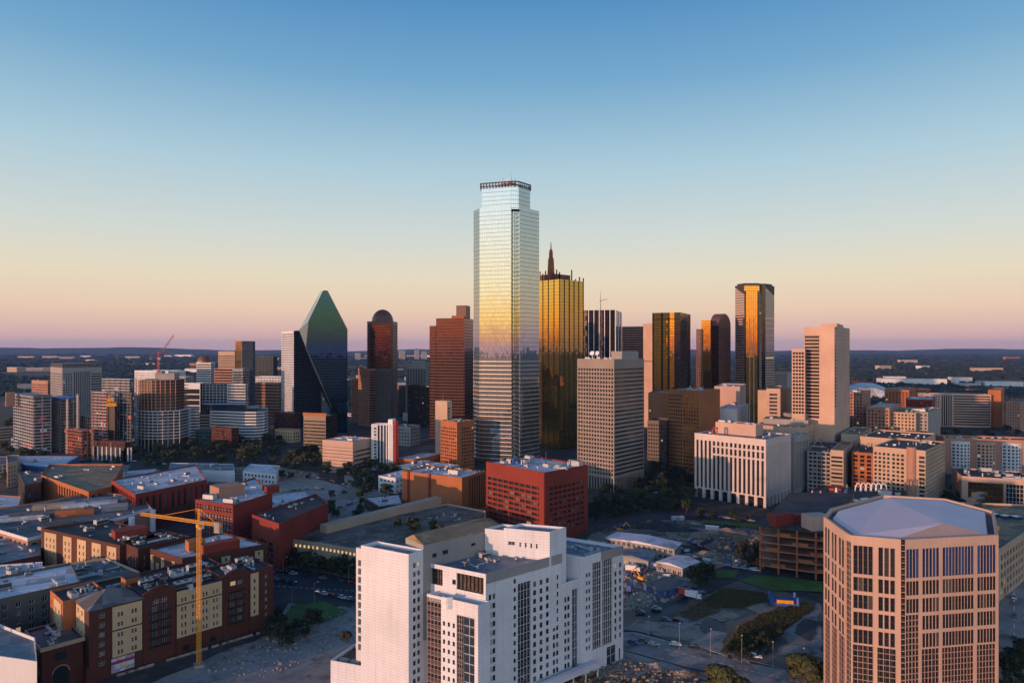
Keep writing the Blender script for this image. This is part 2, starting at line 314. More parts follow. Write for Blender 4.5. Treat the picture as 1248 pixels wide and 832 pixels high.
class Bld:
    """one building: an Empty at its base and all of its parts"""
    def __init__(s, name, label, cat, c, group=None, nmax=100):
        s.root = thing(name, label, cat, (c[0], c[1], 0), group); s.loc = (c[0], c[1], 0); s.wins = []; s.nmax = nmax
    def mass(s, poly, z0, z1, styles, wall, roof='rgrey', par=1.0, name='wall', rname='roof', pw=.35, roofname=None):
        FOOT.append(poly)
        mb = MB(); n = len(poly)
        if not isinstance(styles, (list, tuple)): styles = [styles]*n
        for i in range(n):
            a, b = poly[i], poly[(i+1) % n]; dx, dy = b[0]-a[0], b[1]-a[1]; L = math.hypot(dx, dy)
            if L < .05: continue
            mx, my = (a[0]+b[0])/2, (a[1]+b[1])/2; facing = (dy*(-mx)+(-dx)*(-my))/L/math.hypot(mx, my) > -.06
            s.face(mb, a, (dx/L, dy/L), 0, L, z0, z1, styles[i] if facing else None)
        if par:
            ins = inset(poly, pw)
            for i in range(n):
                a, b, c, d = poly[i], poly[(i+1) % n], ins[(i+1) % n], ins[i]
                mb.poly([(a[0], a[1], z1), (b[0], b[1], z1), (c[0], c[1], z1), (d[0], d[1], z1)])
                mb.poly([(d[0], d[1], z1), (c[0], c[1], z1), (c[0], c[1], z1-par), (d[0], d[1], z1-par)])
        else: ins = poly
        mb.build(name, M[wall], s.root)
        if roof:
            r = MB(); r.poly([(p[0], p[1], z1-par) for p in ins]); s.lastroof = r.build(rname, M[roof], s.root)
        return ins, z1-par
    def face(s, mb, a, d, u0, u1, z0, z1, st):
        P = lambda u, z, k=0.0: (a[0]+d[0]*u-d[1]*k, a[1]+d[1]*u+d[0]*k, z)
        q = lambda ua, ub, za, zb, k=0.0: mb.poly([P(ua, za, k), P(ub, za, k), P(ub, zb, k), P(ua, zb, k)])
        if u1-u0 < .02 or z1-z0 < .02: return
        if st is None: return q(u0, u1, z0, z1)
        if 'h' in st:
            tot = sum(x[0] for x in st['h']); free = max(0, (u1-u0)-tot); nf = max(1, sum(1 for x in st['h'] if x[0] == 0)); k = u0
            sc_ = 1.0 if any(x[0] == 0 for x in st['h']) and tot < (u1-u0) else (u1-u0)/max(tot, .01)
            for w, x in st['h']:
                w = free/nf if w == 0 else w*sc_
                s.face(mb, a, d, k, k+w, z0, z1, x); k += w
            return
        if 'v' in st:
            k = z0
            for zt, x in st['v']:
                zt = z1 if zt is None else min(zt, z1)
                if zt > k: s.face(mb, a, d, u0, u1, k, zt, x); k = zt
            return
        if 'curt' in st:
            dd = st['d']; c = MB()
            c.poly([P(u0, z0, dd), P(u1, z0, dd), P(u1, z1, dd), P(u0, z1, dd)], 0)
            def bar(ua, ub, za, zb, o):
                c.poly([P(ua, za, o), P(ub, za, o), P(ub, zb, o), P(ua, zb, o)], 1); e = dd-.01
                c.poly([P(ua, za, e), P(ua, za, o), P(ua, zb, o), P(ua, zb, e)], 1); c.poly([P(ub, za, o), P(ub, za, e), P(ub, zb, e), P(ub, zb, o)], 1)
                c.poly([P(ua, zb, o), P(ub, zb, o), P(ub, zb, e), P(ua, zb, e)], 1); c.poly([P(ua, za, e), P(ub, za, e), P(ub, za, o), P(ua, za, o)], 1)
            mw = st['mw']
            if st['du']:
                n = max(1, round((u1-u0)/st['du']))
                for i in range(n+1):
                    x = u0+(u1-u0)*i/n; bar(max(u0, x-mw/2), min(u1, x+mw/2), z0, z1, dd-st['out'])
            if st['dv']:
                n = max(1, round((z1-z0)/st['dv']))
                for i in range(n+1):
                    z = z0+(z1-z0)*i/n; bar(u0, u1, max(z0, z-mw/2), min(z1, z+mw/2), dd-st['out']*.8)
            c.build(st['name'], [M[st['curt']], M[st['f']]], s.root)
            for ua, ub, za, zb in ((u0, u0, z0, z1), (u1, u1, z0, z1)): mb.poly([P(ua, za), P(ua, za, dd), P(ua, zb, dd), P(ua, zb)])
            mb.poly([P(u0, z1), P(u1, z1), P(u1, z1, dd), P(u0, z1, dd)])
            return
        L = u1-u0; mu = min(st['mu'], L*.3)
        if st['bay'] <= 0: cols = [(u0+mu, u1-mu)]
        else:
            n = max(1, int(round((L-2*mu)/st['bay']))); bay = (L-2*mu)/n; ww = min(st['ww'], bay*.92); cols = []
            for i in range(n):
                c = u0+mu+bay*(i+.5)
                if st['pair']: g = st['pair']; cols += [(c-g/2-ww, c-g/2), (c+g/2, c+g/2+ww)]
                else: cols.append((c-ww/2, c+ww/2))
        if st['fl'] <= 0: rows = [(z0+st['bot'], z1-st['top'])]
        else:
            rows = []; z = z0+st['bot']+st['sill']
            while z+st['wh'] <= z1-st['top']+.01: rows.append((z, z+st['wh'])); z += st['fl']
        if not rows or rows[0][1] <= rows[0][0]: return q(u0, u1, z0, z1)
        cu = u0; dd = st['d']
        for ca, cb in cols:
            q(cu, ca, z0, z1); cz = z0
            for za, zb in rows:
                q(ca, cb, cz, za); cz = zb
                mb.poly([P(ca, za), P(cb, za), P(cb, za, dd), P(ca, za, dd)]); mb.poly([P(ca, zb, dd), P(cb, zb, dd), P(cb, zb), P(ca, zb)])
                mb.poly([P(ca, za), P(ca, za, dd), P(ca, zb, dd), P(ca, zb)]); mb.poly([P(cb, za, dd), P(cb, za), P(cb, zb), P(cb, zb, dd)])
                o = P(ca, za); cosv = abs(d[1]*o[0]-d[0]*o[1])/math.hypot(o[0], o[1])
                sz = (cb-ca)*(zb-za)*(.05+cosv)/(o[0]**2+o[1]**2)
                inv = abs(o[0])/o[1] < .77 and HY+F*(H-zb)/o[1] < 832
                s.wins.append((0 if inv else 1, -sz, o, math.atan2(d[1], d[0]), cb-ca, zb-za, st))
            q(ca, cb, cz, z1); cu = cb
        q(cu, u1, z0, z1)
    def done(s):
        s.wins.sort(key=lambda w: (w[0], w[1])); rest = MB(); mats = []; idx = {}
        for i, (_, _, o, ang, w, h, st) in enumerate(s.wins):
            fine = o[1] < 330
            mb, me, fme = winmesh(st['name'], w, h, st['nx'], st['nz'], st['g'], st['f'], st['d'], fine)
            if i < s.nmax:
                wo_ = link(st['name'], me, s.root, (o[0]-s.loc[0], o[1]-s.loc[1], o[2]), ang)
                if fme: link('frame', fme, wo_)
            else:
                for k in (st['g'], st['f']):
                    if k not in idx: idx[k] = len(mats); mats.append(M[k])
                c = MB(); c.v = mb.v; c.f = mb.f; c.m = [idx[st['g']] if m == 0 else idx[st['f']] for m in mb.m]
                rest.add(c, o, ang)
        if rest.v: tag(rest.build('window_field', mats, s.root), kind='stuff')
        return s.root
    def part(s, name, mb, mats, smooth=False): return mb.build(name, [M[m] for m in mats] if isinstance(mats, (list, tuple)) else M[mats], s.root, smooth)
    def units(s, poly, z, n, seed=0, big=1.0):
        n = int(n*1.7)+2; r = random.Random(seed*13+n); ax = max(poly, key=lambda p: p[0])[0]; xs = [p[0] for p in poly]; ys = [p[1] for p in poly]; k = tries = 0
        ang = math.atan2(poly[1][1]-poly[0][1], poly[1][0]-poly[0][0])
        while k < n and tries < 200:
            tries += 1; x, y = r.uniform(min(xs), max(xs)), r.uniform(min(ys), max(ys))
            if not inside(inset(poly, 2.5), x, y): continue
            me = UNITS[r.randrange(len(UNITS))]; o = link('roof_unit', me, getattr(s, 'lastroof', None) or s.root, (x-s.loc[0], y-s.loc[1], z), ang+r.choice((0, math.pi/2))); sc__ = big*r.choice((.5, .6, .7, .9, 1.2))*r.uniform(.85, 1.2); o.scale = (sc__, sc__, sc__); k += 1
def inset(poly, w):
    n = len(poly); out = []
    for i in range(n):
        p0, p1, p2 = Vector(poly[i-1]), Vector(poly[i]), Vector(poly[(i+1) % n])
        d0, d1 = (p1-p0).normalized(), (p2-p1).normalized(); n0, n1 = Vector((-d0.y, d0.x)), Vector((-d1.y, d1.x))
        b = (n0+n1); k = b.dot(n0)
        out.append(tuple(p1+b*(w/max(k, .3))))
    return out
def inside(poly, x, y):
    c = False; n = len(poly)
    for i in range(n):
        (x0, y0), (x1, y1) = poly[i], poly[i-1]
        if (y0 > y) != (y1 > y) and x < (x1-x0)*(y-y0)/(y1-y0)+x0: c = not c
    return c
def ngon(c, r, n, a0=0, ry=None): return [(c[0]+r*math.cos(a0+2*math.pi*i/n), c[1]+(ry or r)*math.sin(a0+2*math.pi*i/n)) for i in range(n)]
def unit_meshes():
    out = []
    for w, d, h in ((3, 2.2, 1.6), (2, 2, 1.3), (5, 2.4, 2.1)):
        mb = MB(); mb.box(-w/2, w/2, -d/2, d/2, .25, h, 0); mb.box(-w/2+.1, -w/2+.3, -d/2+.1, d/2-.1, 0, .25, 1); mb.box(w/2-.3, w/2-.1, -d/2+.1, d/2-.1, 0, .25, 1)
        for k in range(max(1, int(w//2))):
            cx = (-w/2+w*(k+.5)/max(1, int(w//2))); mb.prism(ngon((cx, 0), .7, 10), h, h+.25, 1)
        mb.box(-w/2-.05, w/2+.05, -d/2-.05, -d/2, .5, h-.4, 1)
        out.append(mb.mesh('roof_unit', [M['unit'], M['dsteel']]))
    mb = MB(); mb.box(-.3, .3, -4, 4, .3, .9, 0); mb.box(-.5, .5, -4.2, -3.2, 0, 1.5, 0); mb.box(-.25, .25, 2.2, 2.8, 0, .35, 1); out.append(mb.mesh('roof_unit', [M['unit'], M['dsteel']]))
    mb = MB(); mb.tube((0, 0, 0), (0, 0, 2.2), .35, n=8); mb.tube((0, 0, 2.2), (0, 0, 2.7), .6, .2, n=8, m=1); out.append(mb.mesh('roof_unit', [M['unit'], M['dsteel']]))
    return out
UNITS = unit_meshes()
def box2(xl, xc, xr, ytop, Y, a=45):
    """footprint of a box whose near corner stands at picture column xc and depth Y and whose faces end at columns xl and xr"""
    big = max(70, Y*.075); C = (X_(xc, Y), Y); best = None
    for k in range(0, 70):
        for a_ in ((a+k, a-k) if k else (a,)):
            if not 1 <= a_ <= 85: continue
            r = R(a_); dl, dr = (-math.cos(r), math.sin(r)), (math.sin(r), math.cos(r)); t = []
            for d, px in ((dl, xl), (dr, xr)):
                q = (px-CX)/F; den = d[0]-q*d[1]; t.append((q*C[1]-C[0])/den if abs(den) > 1e-6 else 1e9)
            if best is None and 3 < t[0] < big and 3 < t[1] < big: best = (dl, dr, t)
        if best: break
    if best is None: r = R(a); best = ((-math.cos(r), math.sin(r)), (math.sin(r), math.cos(r)), (20, 20)); print('BOX', xl, xc, xr)
    dl, dr, (tl, tr) = best
    Rr = (C[0]+dr[0]*tr, C[1]+dr[1]*tr); L = (C[0]+dl[0]*tl, C[1]+dl[1]*tl)
    return [C, Rr, (Rr[0]+L[0]-C[0], Rr[1]+L[1]-C[1]), L], Z_(ytop, Y)
def frontage(xl, Yl, xr, Yr, dep):
    L, C = Vector((X_(xl, Yl), Yl)), Vector((X_(xr, Yr), Yr)); d = (C-L).normalized(); n = Vector((-d.y, d.x))*dep
    return [tuple(C), tuple(C+n), tuple(L+n), tuple(L)]
def cen(poly): return (sum(p[0] for p in poly)/len(poly), sum(p[1] for p in poly)/len(poly))
def simple(name, label, cat, xl, xc, xr, ytop, Y, left, right, wall, roof='rgrey', a=45, par=1.0, units=0, group=None, z0=0, finish=True):
    if left is None and a <= 20: left = right
    poly, zt = box2(xl, xc, xr, ytop, Y, a); b = Bld(name, label, cat, cen(poly), group)
    ins, zr = b.mass(poly, z0, zt, [right, None, None, left], wall, roof, par); b.poly, b.zt = poly, zt
    if units: b.units(ins, zr, units, int(xc))
    if finish: b.done()
    return b
def bands(b, poly, z0, z1, fl, h, out, mat, name='floor_band'):
    ring = inset(poly, -out); mb = MB(); mb.prism(ring, 0, h, bottom=True); c = b.loc
    me = mb.mesh(name, M[mat], (c[0], c[1], 0)); z = z0; k = 0
    while z < z1 and k < 100: link(name, me, b.root, (0, 0, z)); z += fl; k += 1
def fin_row(b, a, c, z0, z1, n, w, out, mat, name='fin'):
    dx, dy = c[0]-a[0], c[1]-a[1]; L = math.hypot(dx, dy); d = (dx/L, dy/L); mb = MB(); mb.box(-w/2, w/2, -out, .05, z0, z1)
    me = mb.mesh(name, M[mat]); ang = math.atan2(d[1], d[0])
    for i in range(n+1): link(name, me, b.root, (a[0]+dx*i/n-b.loc[0], a[1]+dy*i/n-b.loc[1], 0), ang)
def mast(b, x, y, z, h, mat='steel', name='antenna'):
    mb = MB(); mb.tube((x, y, z), (x, y, z+h), .5, .12); 
    for k in (.45, .7, .85): mb.tube((x-1.6*(1.2-k), y, z+h*k), (x+1.6*(1.2-k), y, z+h*k), .12)
    b.part(name, mb, mat)
# ---------------------------------------------------------------- the setting
def groundmat():
    m, t, b = newmat('city_ground'); g = N(t, 'ShaderNodeNewGeometry').outputs['Position']
    s = N(t, 'ShaderNodeSeparateXYZ'); t.links.new(g, s.inputs[0])
    far = math_(t, 'MAXIMUM', maprange(t, s.outputs[1], 900, 1800), maprange(t, s.outputs[1], -60, -400))
    base = mixc(t, maprange(t, noise(t, g, .012, 6), .4, .62), (.022, .022, .023), (.062, .052, .043))
    base = mixc(t, maprange(t, noise(t, g, .11, 6, .65), .48, .7, 0, .8), base, (.11, .10, .095))
    base = mixc(t, maprange(t, noise(t, g, .03, 5), .55, .62), base, (.025, .035, .018))
    f = mixc(t, maprange(t, noise(t, g, .0016, 7, .65), .42, .6), (.018, .03, .02), (.04, .05, .028))
    f = mixc(t, maprange(t, noise(t, g, .006, 6, .7), .62, .72, 0, .6), f, (.16, .14, .13))
    t.links.new(mixc(t, far, base, f), b.inputs['Base Color']); b.inputs['Roughness'].default_value = .95
    return m
M['ground'] = groundmat()
def patchmat(name, a, c, s1=.08, rough=.9, d=None):
    m, t, b = newmat(name); g = N(t, 'ShaderNodeNewGeometry').outputs['Position']
    col = mixc(t, maprange(t, noise(t, g, s1, 6, .65), .35, .65), a, c)
    if d: col = mixc(t, maprange(t, noise(t, g, s1*2.7, 5, .7), .52, .64), col, d)
    col = mixc(t, maprange(t, noise(t, g, 1.2, 4), .4, .8, 0, .35), col, tuple(x*.5 for x in a))
    t.links.new(col, b.inputs['Base Color']); b.inputs['Roughness'].default_value = rough
    return m
M['asphalt'] = patchmat('asphalt', (.032, .033, .037), (.065, .065, .068), .05)
M['oldroad'] = patchmat('worn_concrete_road', (.22, .205, .19), (.38, .345, .31), .04, .9, (.14, .13, .12))
M['dirt'] = patchmat('bare_earth', (.20, .15, .105), (.40, .31, .22), .05, .95, (.10, .075, .055))
M['dirt2'] = patchmat('grey_gravel_lot', (.20, .18, .16), (.36, .315, .265), .06, .95, (.10, .085, .075))
M['mud'] = patchmat('dark_mud', (.085, .065, .05), (.20, .155, .115), .05, .8)
M['lawn'] = patchmat('lawn_grass', (.05, .11, .018), (.085, .16, .03), .09, .95)
M['scrub'] = patchmat('dry_scrub', (.07, .062, .025), (.14, .115, .05), .12, .95, (.025, .03, .012))
M['slab'] = patchmat('pale_concrete', (.26, .235, .20), (.36, .33, .28), .1, .9, (.18, .16, .14))
M['mark'] = flat('road_paint', (.7, .7, .66), .7)
mw_, tw_, bw_ = newmat('standing_water'); bw_.inputs['Base Color'].default_value = (.012, .02, .03, 1); bw_.inputs['Roughness'].default_value = .3; bw_.inputs['Specular IOR Level'].default_value = .12; M['water'] = mw_
mb = MB()
# one sheet out past the horizon, finer where the city stands
xs = [-24000, -6000, 6000, 24000]; ys = [-9000, -1500, 3000, 24000]
for i in range(3):
    for j in range(3): mb.poly([(xs[i], ys[j], 0), (xs[i+1], ys[j], 0), (xs[i+1], ys[j+1], 0), (xs[i], ys[j+1], 0)])
tag(mb.build('ground', M['ground']), kind='structure')
LAY = [0]
def sheet(name, px, mat, z=None, rag=0.0, seed=1, sub=1):
    """a flat patch of ground; px are picture points of the ground plane"""
    LAY[0] += 1; z = .03+.008*LAY[0]+(.3 if name == 'lawn' else 0) if z is None else z
    pts = [Vector(G(*p)) for p in px]
    rag = rag or .35
    if rag:
        r = random.Random(seed); out = []
        for i, p in enumerate(pts):
            q = pts[(i+1) % len(pts)]; n = max(1, int((q-p).length/6))
            for k in range(n):
                a = p.lerp(q, k/n); out.append(a+Vector((r.uniform(-rag, rag), r.uniform(-rag, rag))))
        pts = out
    mb = MB()
    if name == 'pavement': mb.prism([(p.x, p.y) for p in pts], .0, .15+z*.2)
    else: mb.poly([(p.x, p.y, z) for p in pts])
    o = mb.build(name, M[mat]); return tag(o, kind='structure')
def dashes(px, n, w=.18, duty=.5, off=0.0):
    P = [Vector(G(*p)) for p in px]; mb = MB()
    for k in range(n):
        t0, t1 = k/n, (k+duty)/n
        def f(t): t *= len(P)-1; i = min(int(t), len(P)-2); return P[i].lerp(P[i+1], t-i)
        a, c = f(t0), f(t1); d = (c-a).normalized(); q = Vector((-d.y, d.x)); a += q*off; c += q*off; mb.poly([tuple(a-q*w)+(.5,), tuple(c-q*w)+(.5,), tuple(c+q*w)+(.5,), tuple(a+q*w)+(.5,)])
    tag(mb.build('road_marking', M['mark']), kind='structure')
# --- lower left: torn-up street beside the brick apartments
sheet('dirt_lot', [(120, 860), (262, 798), (330, 772), (440, 728), (470, 860)], 'dirt2', rag=1.0)
sheet('road', [(150, 860), (285, 803), (440, 745), (450, 775), (330, 832), (290, 860)], 'oldroad', rag=1.2, seed=3)
sheet('road', [(318, 702), (352, 690), (470, 712), (470, 735), (430, 741), (390, 733), (318, 728)], 'asphalt')
sheet('pavement', [(352, 735), (430, 745), (434, 750), (416, 760), (345, 790), (330, 772)], 'slab')
sheet('lawn', [(356, 738), (395, 733), (424, 746), (398, 757), (352, 768), (345, 752)], 'lawn', rag=.5)
sheet('pavement', [(318, 697), (350, 687), (470, 706), (470, 711), (352, 691), (320, 703)], 'slab')
# --- left of centre: cleared field and car parks
sheet('dirt_lot', [(246, 577), (262, 571), (330, 567), (388, 577), (384, 584), (300, 590), (246, 590)], 'dirt', rag=2)
sheet('car_park', [(390, 598), (440, 585), (492, 612), (470, 634), (392, 660), (330, 640), (395, 612)], 'dirt2')
sheet('car_park', [(300, 590), (385, 583), (420, 592), (400, 612), (330, 612)], 'slab', rag=1)
# --- right of centre: building land
sheet('road', [(752, 770), (775, 770), (905, 806), (1010, 826), (1010, 850), (985, 850), (880, 824), (752, 790)], 'oldroad')
sheet('pavement', [(752, 791), (880, 826), (960, 846), (952, 850), (868, 831), (752, 797)], 'slab')
sheet('dirt_lot', [(690, 800), (752, 797), (868, 831), (905, 860), (680, 860)], 'dirt', rag=.8, seed=5)
sheet('dirt_lot', [(755, 768), (756, 700), (800, 690), (880, 700), (1003, 735), (1003, 824), (905, 804), (775, 768)], 'mud', rag=1.5, seed=6)
sheet('dirt_lot', [(826, 748), (880, 742), (905, 748), (880, 763), (835, 760)], 'dirt2', rag=1.5, seed=16)
sheet('dirt_lot', [(752, 768), (775, 755), (858, 762), (880, 772), (852, 782), (775, 770)], 'dirt2', rag=1.5, seed=17)
sheet('dirt_lot', [(905, 778), (1000, 735), (1003, 800), (940, 796)], 'dirt2', rag=1.5, seed=18)
sheet('puddle', [(775, 752), (800, 740), (842, 725), (842, 735), (826, 746), (806, 752)], 'water', rag=1.5, seed=8)
sheet('puddle', [(852, 765), (866, 752), (880, 755), (884, 768), (862, 772)], 'water', rag=1.4, seed=9)
sheet('puddle', [(888, 733), (905, 731), (912, 740), (896, 742)], 'water', rag=1.2, seed=10)
sheet('puddle', [(836, 718), (868, 714), (874, 722), (845, 727)], 'water', rag=1.2, seed=11)
sheet('scrub_ground', [(858, 732), (880, 717), (930, 722), (950, 730), (905, 742), (868, 740)], 'scrub', rag=1.5, seed=12)
sheet('scrub_ground', [(880, 795), (900, 765), (930, 748), (985, 735), (992, 742), (960, 765), (925, 795)], 'scrub', rag=1.5, seed=13)
sheet('lawn', [(902, 708), (920, 701), (1003, 709), (1003, 722), (940, 720)], 'lawn', rag=.6, seed=14)
sheet('lawn', [(862, 704), (874, 695), (900, 696), (895, 706)], 'lawn', rag=.6, seed=15)
sheet('pavement', [(842, 783), (868, 768), (887, 772), (880, 782), (912, 806), (890, 802)], 'slab', rag=.5)
sheet('road', [(856, 702), (880, 688), (1003, 696), (1003, 706), (920, 700), (842, 730), (832, 726)], 'asphalt')
sheet('dirt_lot', [(745, 655), (790, 634), (852, 634), (880, 650), (850, 663), (800, 668)], 'dirt', rag=2, seed=20)
sheet('dirt_lot', [(860, 665), (905, 640), (925, 645), (925, 690), (880, 688)], 'mud', rag=1.5, seed=21)
sheet('dirt_lot', [(757, 712), (757, 690), (800, 690), (842, 705), (832, 722), (790, 735)], 'dirt', rag=1.5, seed=22)
sheet('road', [(716, 652), (760, 628), (845, 624), (945, 634), (945, 640), (845, 631), (770, 635), (720, 662)], 'asphalt')
sheet('road', [(716, 610), (790, 600), (845, 604), (845, 612), (790, 608), (717, 622)], 'asphalt')
sheet('lawn', [(858, 634), (935, 640), (925, 645), (852, 637)], 'lawn', rag=.6, seed=24)
# --- right edge street
sheet('road', [(1217, 720), (1248, 690), (1300, 690), (1300, 850), (1217, 850)], 'oldroad')
sheet('road', [(1148, 640), (1140, 602), (1172, 590), (1172, 625)], 'asphalt')
for k_, (pts_, mt_) in enumerate((([(760, 735), (775, 718), (800, 722), (790, 742)], 'dirt'), ([(800, 760), (828, 752), (850, 758), (836, 770)], 'slab'), ([(862, 752), (890, 744), (905, 752), (884, 760)], 'dirt'), ([(925, 790), (948, 770), (962, 778), (945, 798)], 'mud'), ([(850, 690), (868, 680), (890, 684), (876, 694)], 'dirt'), ([(800, 706), (826, 698), (842, 706), (830, 716)], 'slab'), ([(720, 810), (760, 803), (800, 812), (770, 826), (730, 824)], 'slab'), ([(800, 826), (830, 822), (862, 834), (820, 842)], 'mud'), ([(905, 742), (930, 735), (950, 738), (925, 750)], 'dirt'), ([(965, 770), (985, 755), (1000, 760), (990, 782)], 'asphalt'), ([(725, 660), (750, 648), (764, 652), (744, 664)], 'slab'))):
    sheet('dirt_lot', pts_, mt_, rag=1.6, seed=60+k_)
dashes([(760, 779), (900, 815), (1003, 839)], 26); dashes([(770, 772), (905, 808), (1010, 829)], 1, .12, 1.0)
dashes([(318, 714), (470, 723)], 22)
dashes([(1236, 690), (1236, 845)], 14)
# --- far ridge
mb = MB(); r = random.Random(4); n = 120; pr = []
for i in range(n+1):
    x = -22000+44000*i/n
    h = 70+22*math.sin(i*.21+1)+14*math.sin(i*.73)+14*r.random()+(25 if i < 42 else 0)
    pr.append((x, h))
for i in range(n):
    (xa, ha), (xb, hb) = pr[i], pr[i+1]
    mb.poly([(xa, 13500, -1), (xb, 13500, -1), (xb, 15500, hb), (xa, 15500, ha)]); mb.poly([(xa, 15500, ha), (xb, 15500, hb), (xb, 18500, -1), (xa, 18500, -1)])
M['ridge'] = patchmat('wooded_ridge', (.014, .024, .018), (.03, .04, .026), .004)
tag(mb.build('hills', M['ridge']), kind='structure')
# ================================================================ downtown towers
M['bofa'] = curtain('silver_mirror_glass', (.52, .55, .53), 1.9, 4.15, (.10, .11, .11), .12, .4, .03, .95, .0035, .10)
M['gold'] = curtain('gold_mirror_glass', (.56, .36, .09), 2.2, 3.8, (.08, .05, .02), .2, .3, .03, .95, .004, .14)
M['fplace'] = curtain('green_mirror_glass', (.022, .075, .15), 3.0, 3.9, (.01, .025, .025), .12, .2, .03, .95, .002, .10)
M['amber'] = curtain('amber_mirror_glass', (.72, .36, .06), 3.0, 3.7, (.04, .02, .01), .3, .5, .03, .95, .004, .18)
M['blackgl'] = curtain('black_mirror_glass', (.06, .055, .06), 2.6, 3.7, (.012, .010, .010), .3, .5, .04, .9, .004, .3)
M['bluegl'] = curtain('blue_mirror_glass', (.10, .15, .22), 2.6, 3.7, (.05, .06, .08), .25, .6, .05, .9, .006, .35)
M['winegl'] = curtain('wine_brown_glass', (.17, .05, .033), 2.4, 3.8, (.05, .018, .014), .35, 1.2, .05, .9, .006, .35)
M['tealgl'] = curtain('teal_glass', (.06, .12, .14), 3.0, 3.7, (.03, .04, .05), .25, .6, .05, .9, .006, .35)
M['ledge'] = flat('pale_metal_ledge', (.50, .47, .43), .4, .3)
M['glo'] = winglass('sunlit_orange_glass', (.75, .36, .10), (.5, .2, .05), .4, .9, .08, .8)  # orange put into the glass for a sunlit patch of wall
M['rust'] = wallmat('rust_brown_plant', (.28, .11, .06), .25)
def pt(px, Y): return (X_(px, Y), Y)
# --- tallest: silver mirror tower with chamfered corners
Y0 = 672
pl = [pt(633.5, 668), pt(657, 690), pt(653, 735), pt(600, 748), pt(579, 720), pt(577, 690), pt(584.3, 677), pt(623, 666.5), pt(625.5, 680), pt(631, 681)]
b = Bld('glass_tower', 'tallest tower, silver mirror glass over pale floor ledges, with a dark crown and masts', 'tower', cen(pl))
zt = Z_(255, 680)
b.mass(pl, 0, zt, K('bofa', d=.1, name='curtain_wall'), 'ledge', 'rgrey')
bands(b, pl, 6, zt-150, 4.15, .7, .4, 'ledge')
crown = [pt(632, 675), pt(646, 690), pt(642, 730), pt(590, 736), pt(586.5, 684), pt(623, 674)]
zc = Z_(231, 690); b.mass(crown, zt-1, zc, K('bofa', d=.1), 'ledge', 'rgrey', name='crown_wall', rname='crown_roof')
mb = MB(); ins = inset(crown, -.6)
for i in range(len(ins)):
    p, q = Vector(ins[i]), Vector(ins[(i+1) % len(ins)]); n = max(2, int((q-p).length/3))
    for k in range(n):
        a = p.lerp(q, k/n); mb.box(a.x-.5, a.x+.5, a.y-.5, a.y+.5, zc-.5, zc+4.6)
for z in (zc+.4, zc+3.6):
    for i in range(len(ins)):
        p, q = ins[i], ins[(i+1) % len(ins)]; o2 = inset(ins, .5); p2, q2 = o2[i], o2[(i+1) % len(ins)]
        mb.poly([(p[0], p[1], z), (q[0], q[1], z), (q[0], q[1], z+1.2), (p[0], p[1], z+1.2)]); mb.poly([(p[0], p[1], z+1.2), (q[0], q[1], z+1.2), (q2[0], q2[1], z+1.2), (p2[0], p2[1], z+1.2)])
        mb.poly([(q2[0], q2[1], z), (p2[0], p2[1], z), (p2[0], p2[1], z+1.2), (q2[0], q2[1], z+1.2)])
b.part('crown_frame', mb, 'dbrown')
mb = MB(); cx, cy = cen(crown); mb.obox((cx, cy), .6, 22, 16, zc, zc+5.5); mb.obox((cx+2, cy), .6, 9, 9, zc+5.5, zc+8); b.part('plant_room', mb, 'rust')
for dx, h in ((-6, 9), (3, 12), (7, 8)): mast(b, cx+dx, cy, zc+5.5, h, 'steel')
mb = MB(); mb.tube((cx-1, cy-6, zc+5.5), (cx-1, cy-6, zc+9), .3); mb.tube((cx-1, cy-6.2, zc+9), (cx-1, cy-7.2, zc+9.6), .4, 1.6, n=12); b.part('dish_aerial', mb, 'whitep')
b.done()
# --- gold mirror tower
Y0 = 770; C = pt(682, Y0); Lp = pt(655, 795); Rp = pt(711, 800); Bk = (C[0]-3, Y0+62)
pl = [C, Rp, Bk, Lp]; zt = Z_(340, Y0)
b = Bld('gold_glass_tower', 'gold mirror glass tower with a rusty rooftop spire, close behind the tallest tower', 'tower', cen(pl))
b.mass(pl, 0, zt, K('gold', d=.1), 'dbrown', 'rdark')
for a, c, n in ((Lp, C, 4), (C, Rp, 5)): fin_row(b, a, c, 0, zt, n, .5, .5, 'dbrown', 'fin')
cx, cy = cen(pl)
mb = MB()
mb.obox((cx-4, cy-2), .75, 26, 24, zt-1, zt+7); b.part('plant_room', mb, 'rust')
mb = MB()
for k in range(9):
    a = Vector(Lp).lerp(Vector(C), k/8); mb.box(a.x-.7, a.x+.7, a.y, a.y+1.4, zt, zt+8+3*(k % 2))
for k in range(7):
    a = Vector(C).lerp(Vector(Rp), k/6); mb.box(a.x-.7, a.x+.7, a.y, a.y+1.4, zt, zt+(6, 3, 4, 12, 2, 5, 4)[k])
b.part('roof_screen', mb, 'rust')
mb = MB(); sx, sy = pt(671.5, 785); zs = zt+7
mb.tube((sx, sy, zs-6), (sx, sy, zs+18), 4.4, 3.2, 8); mb.tube((sx, sy, zs+18), (sx, sy, zs+28), 2.4, 1.8, 8); mb.tube((sx, sy, zs+28), (sx, sy, zs+37), .8, .3)
for k in range(5): mb.tube((sx-2.5, sy, zs+4+5*k), (sx+2.5, sy, zs+4+5*k), .3); mb.tube((sx, sy-2.5, zs+4+5*k), (sx, sy+2.5, zs+4+5*k), .3)
b.part('spire', mb, 'obrick'); b.done()
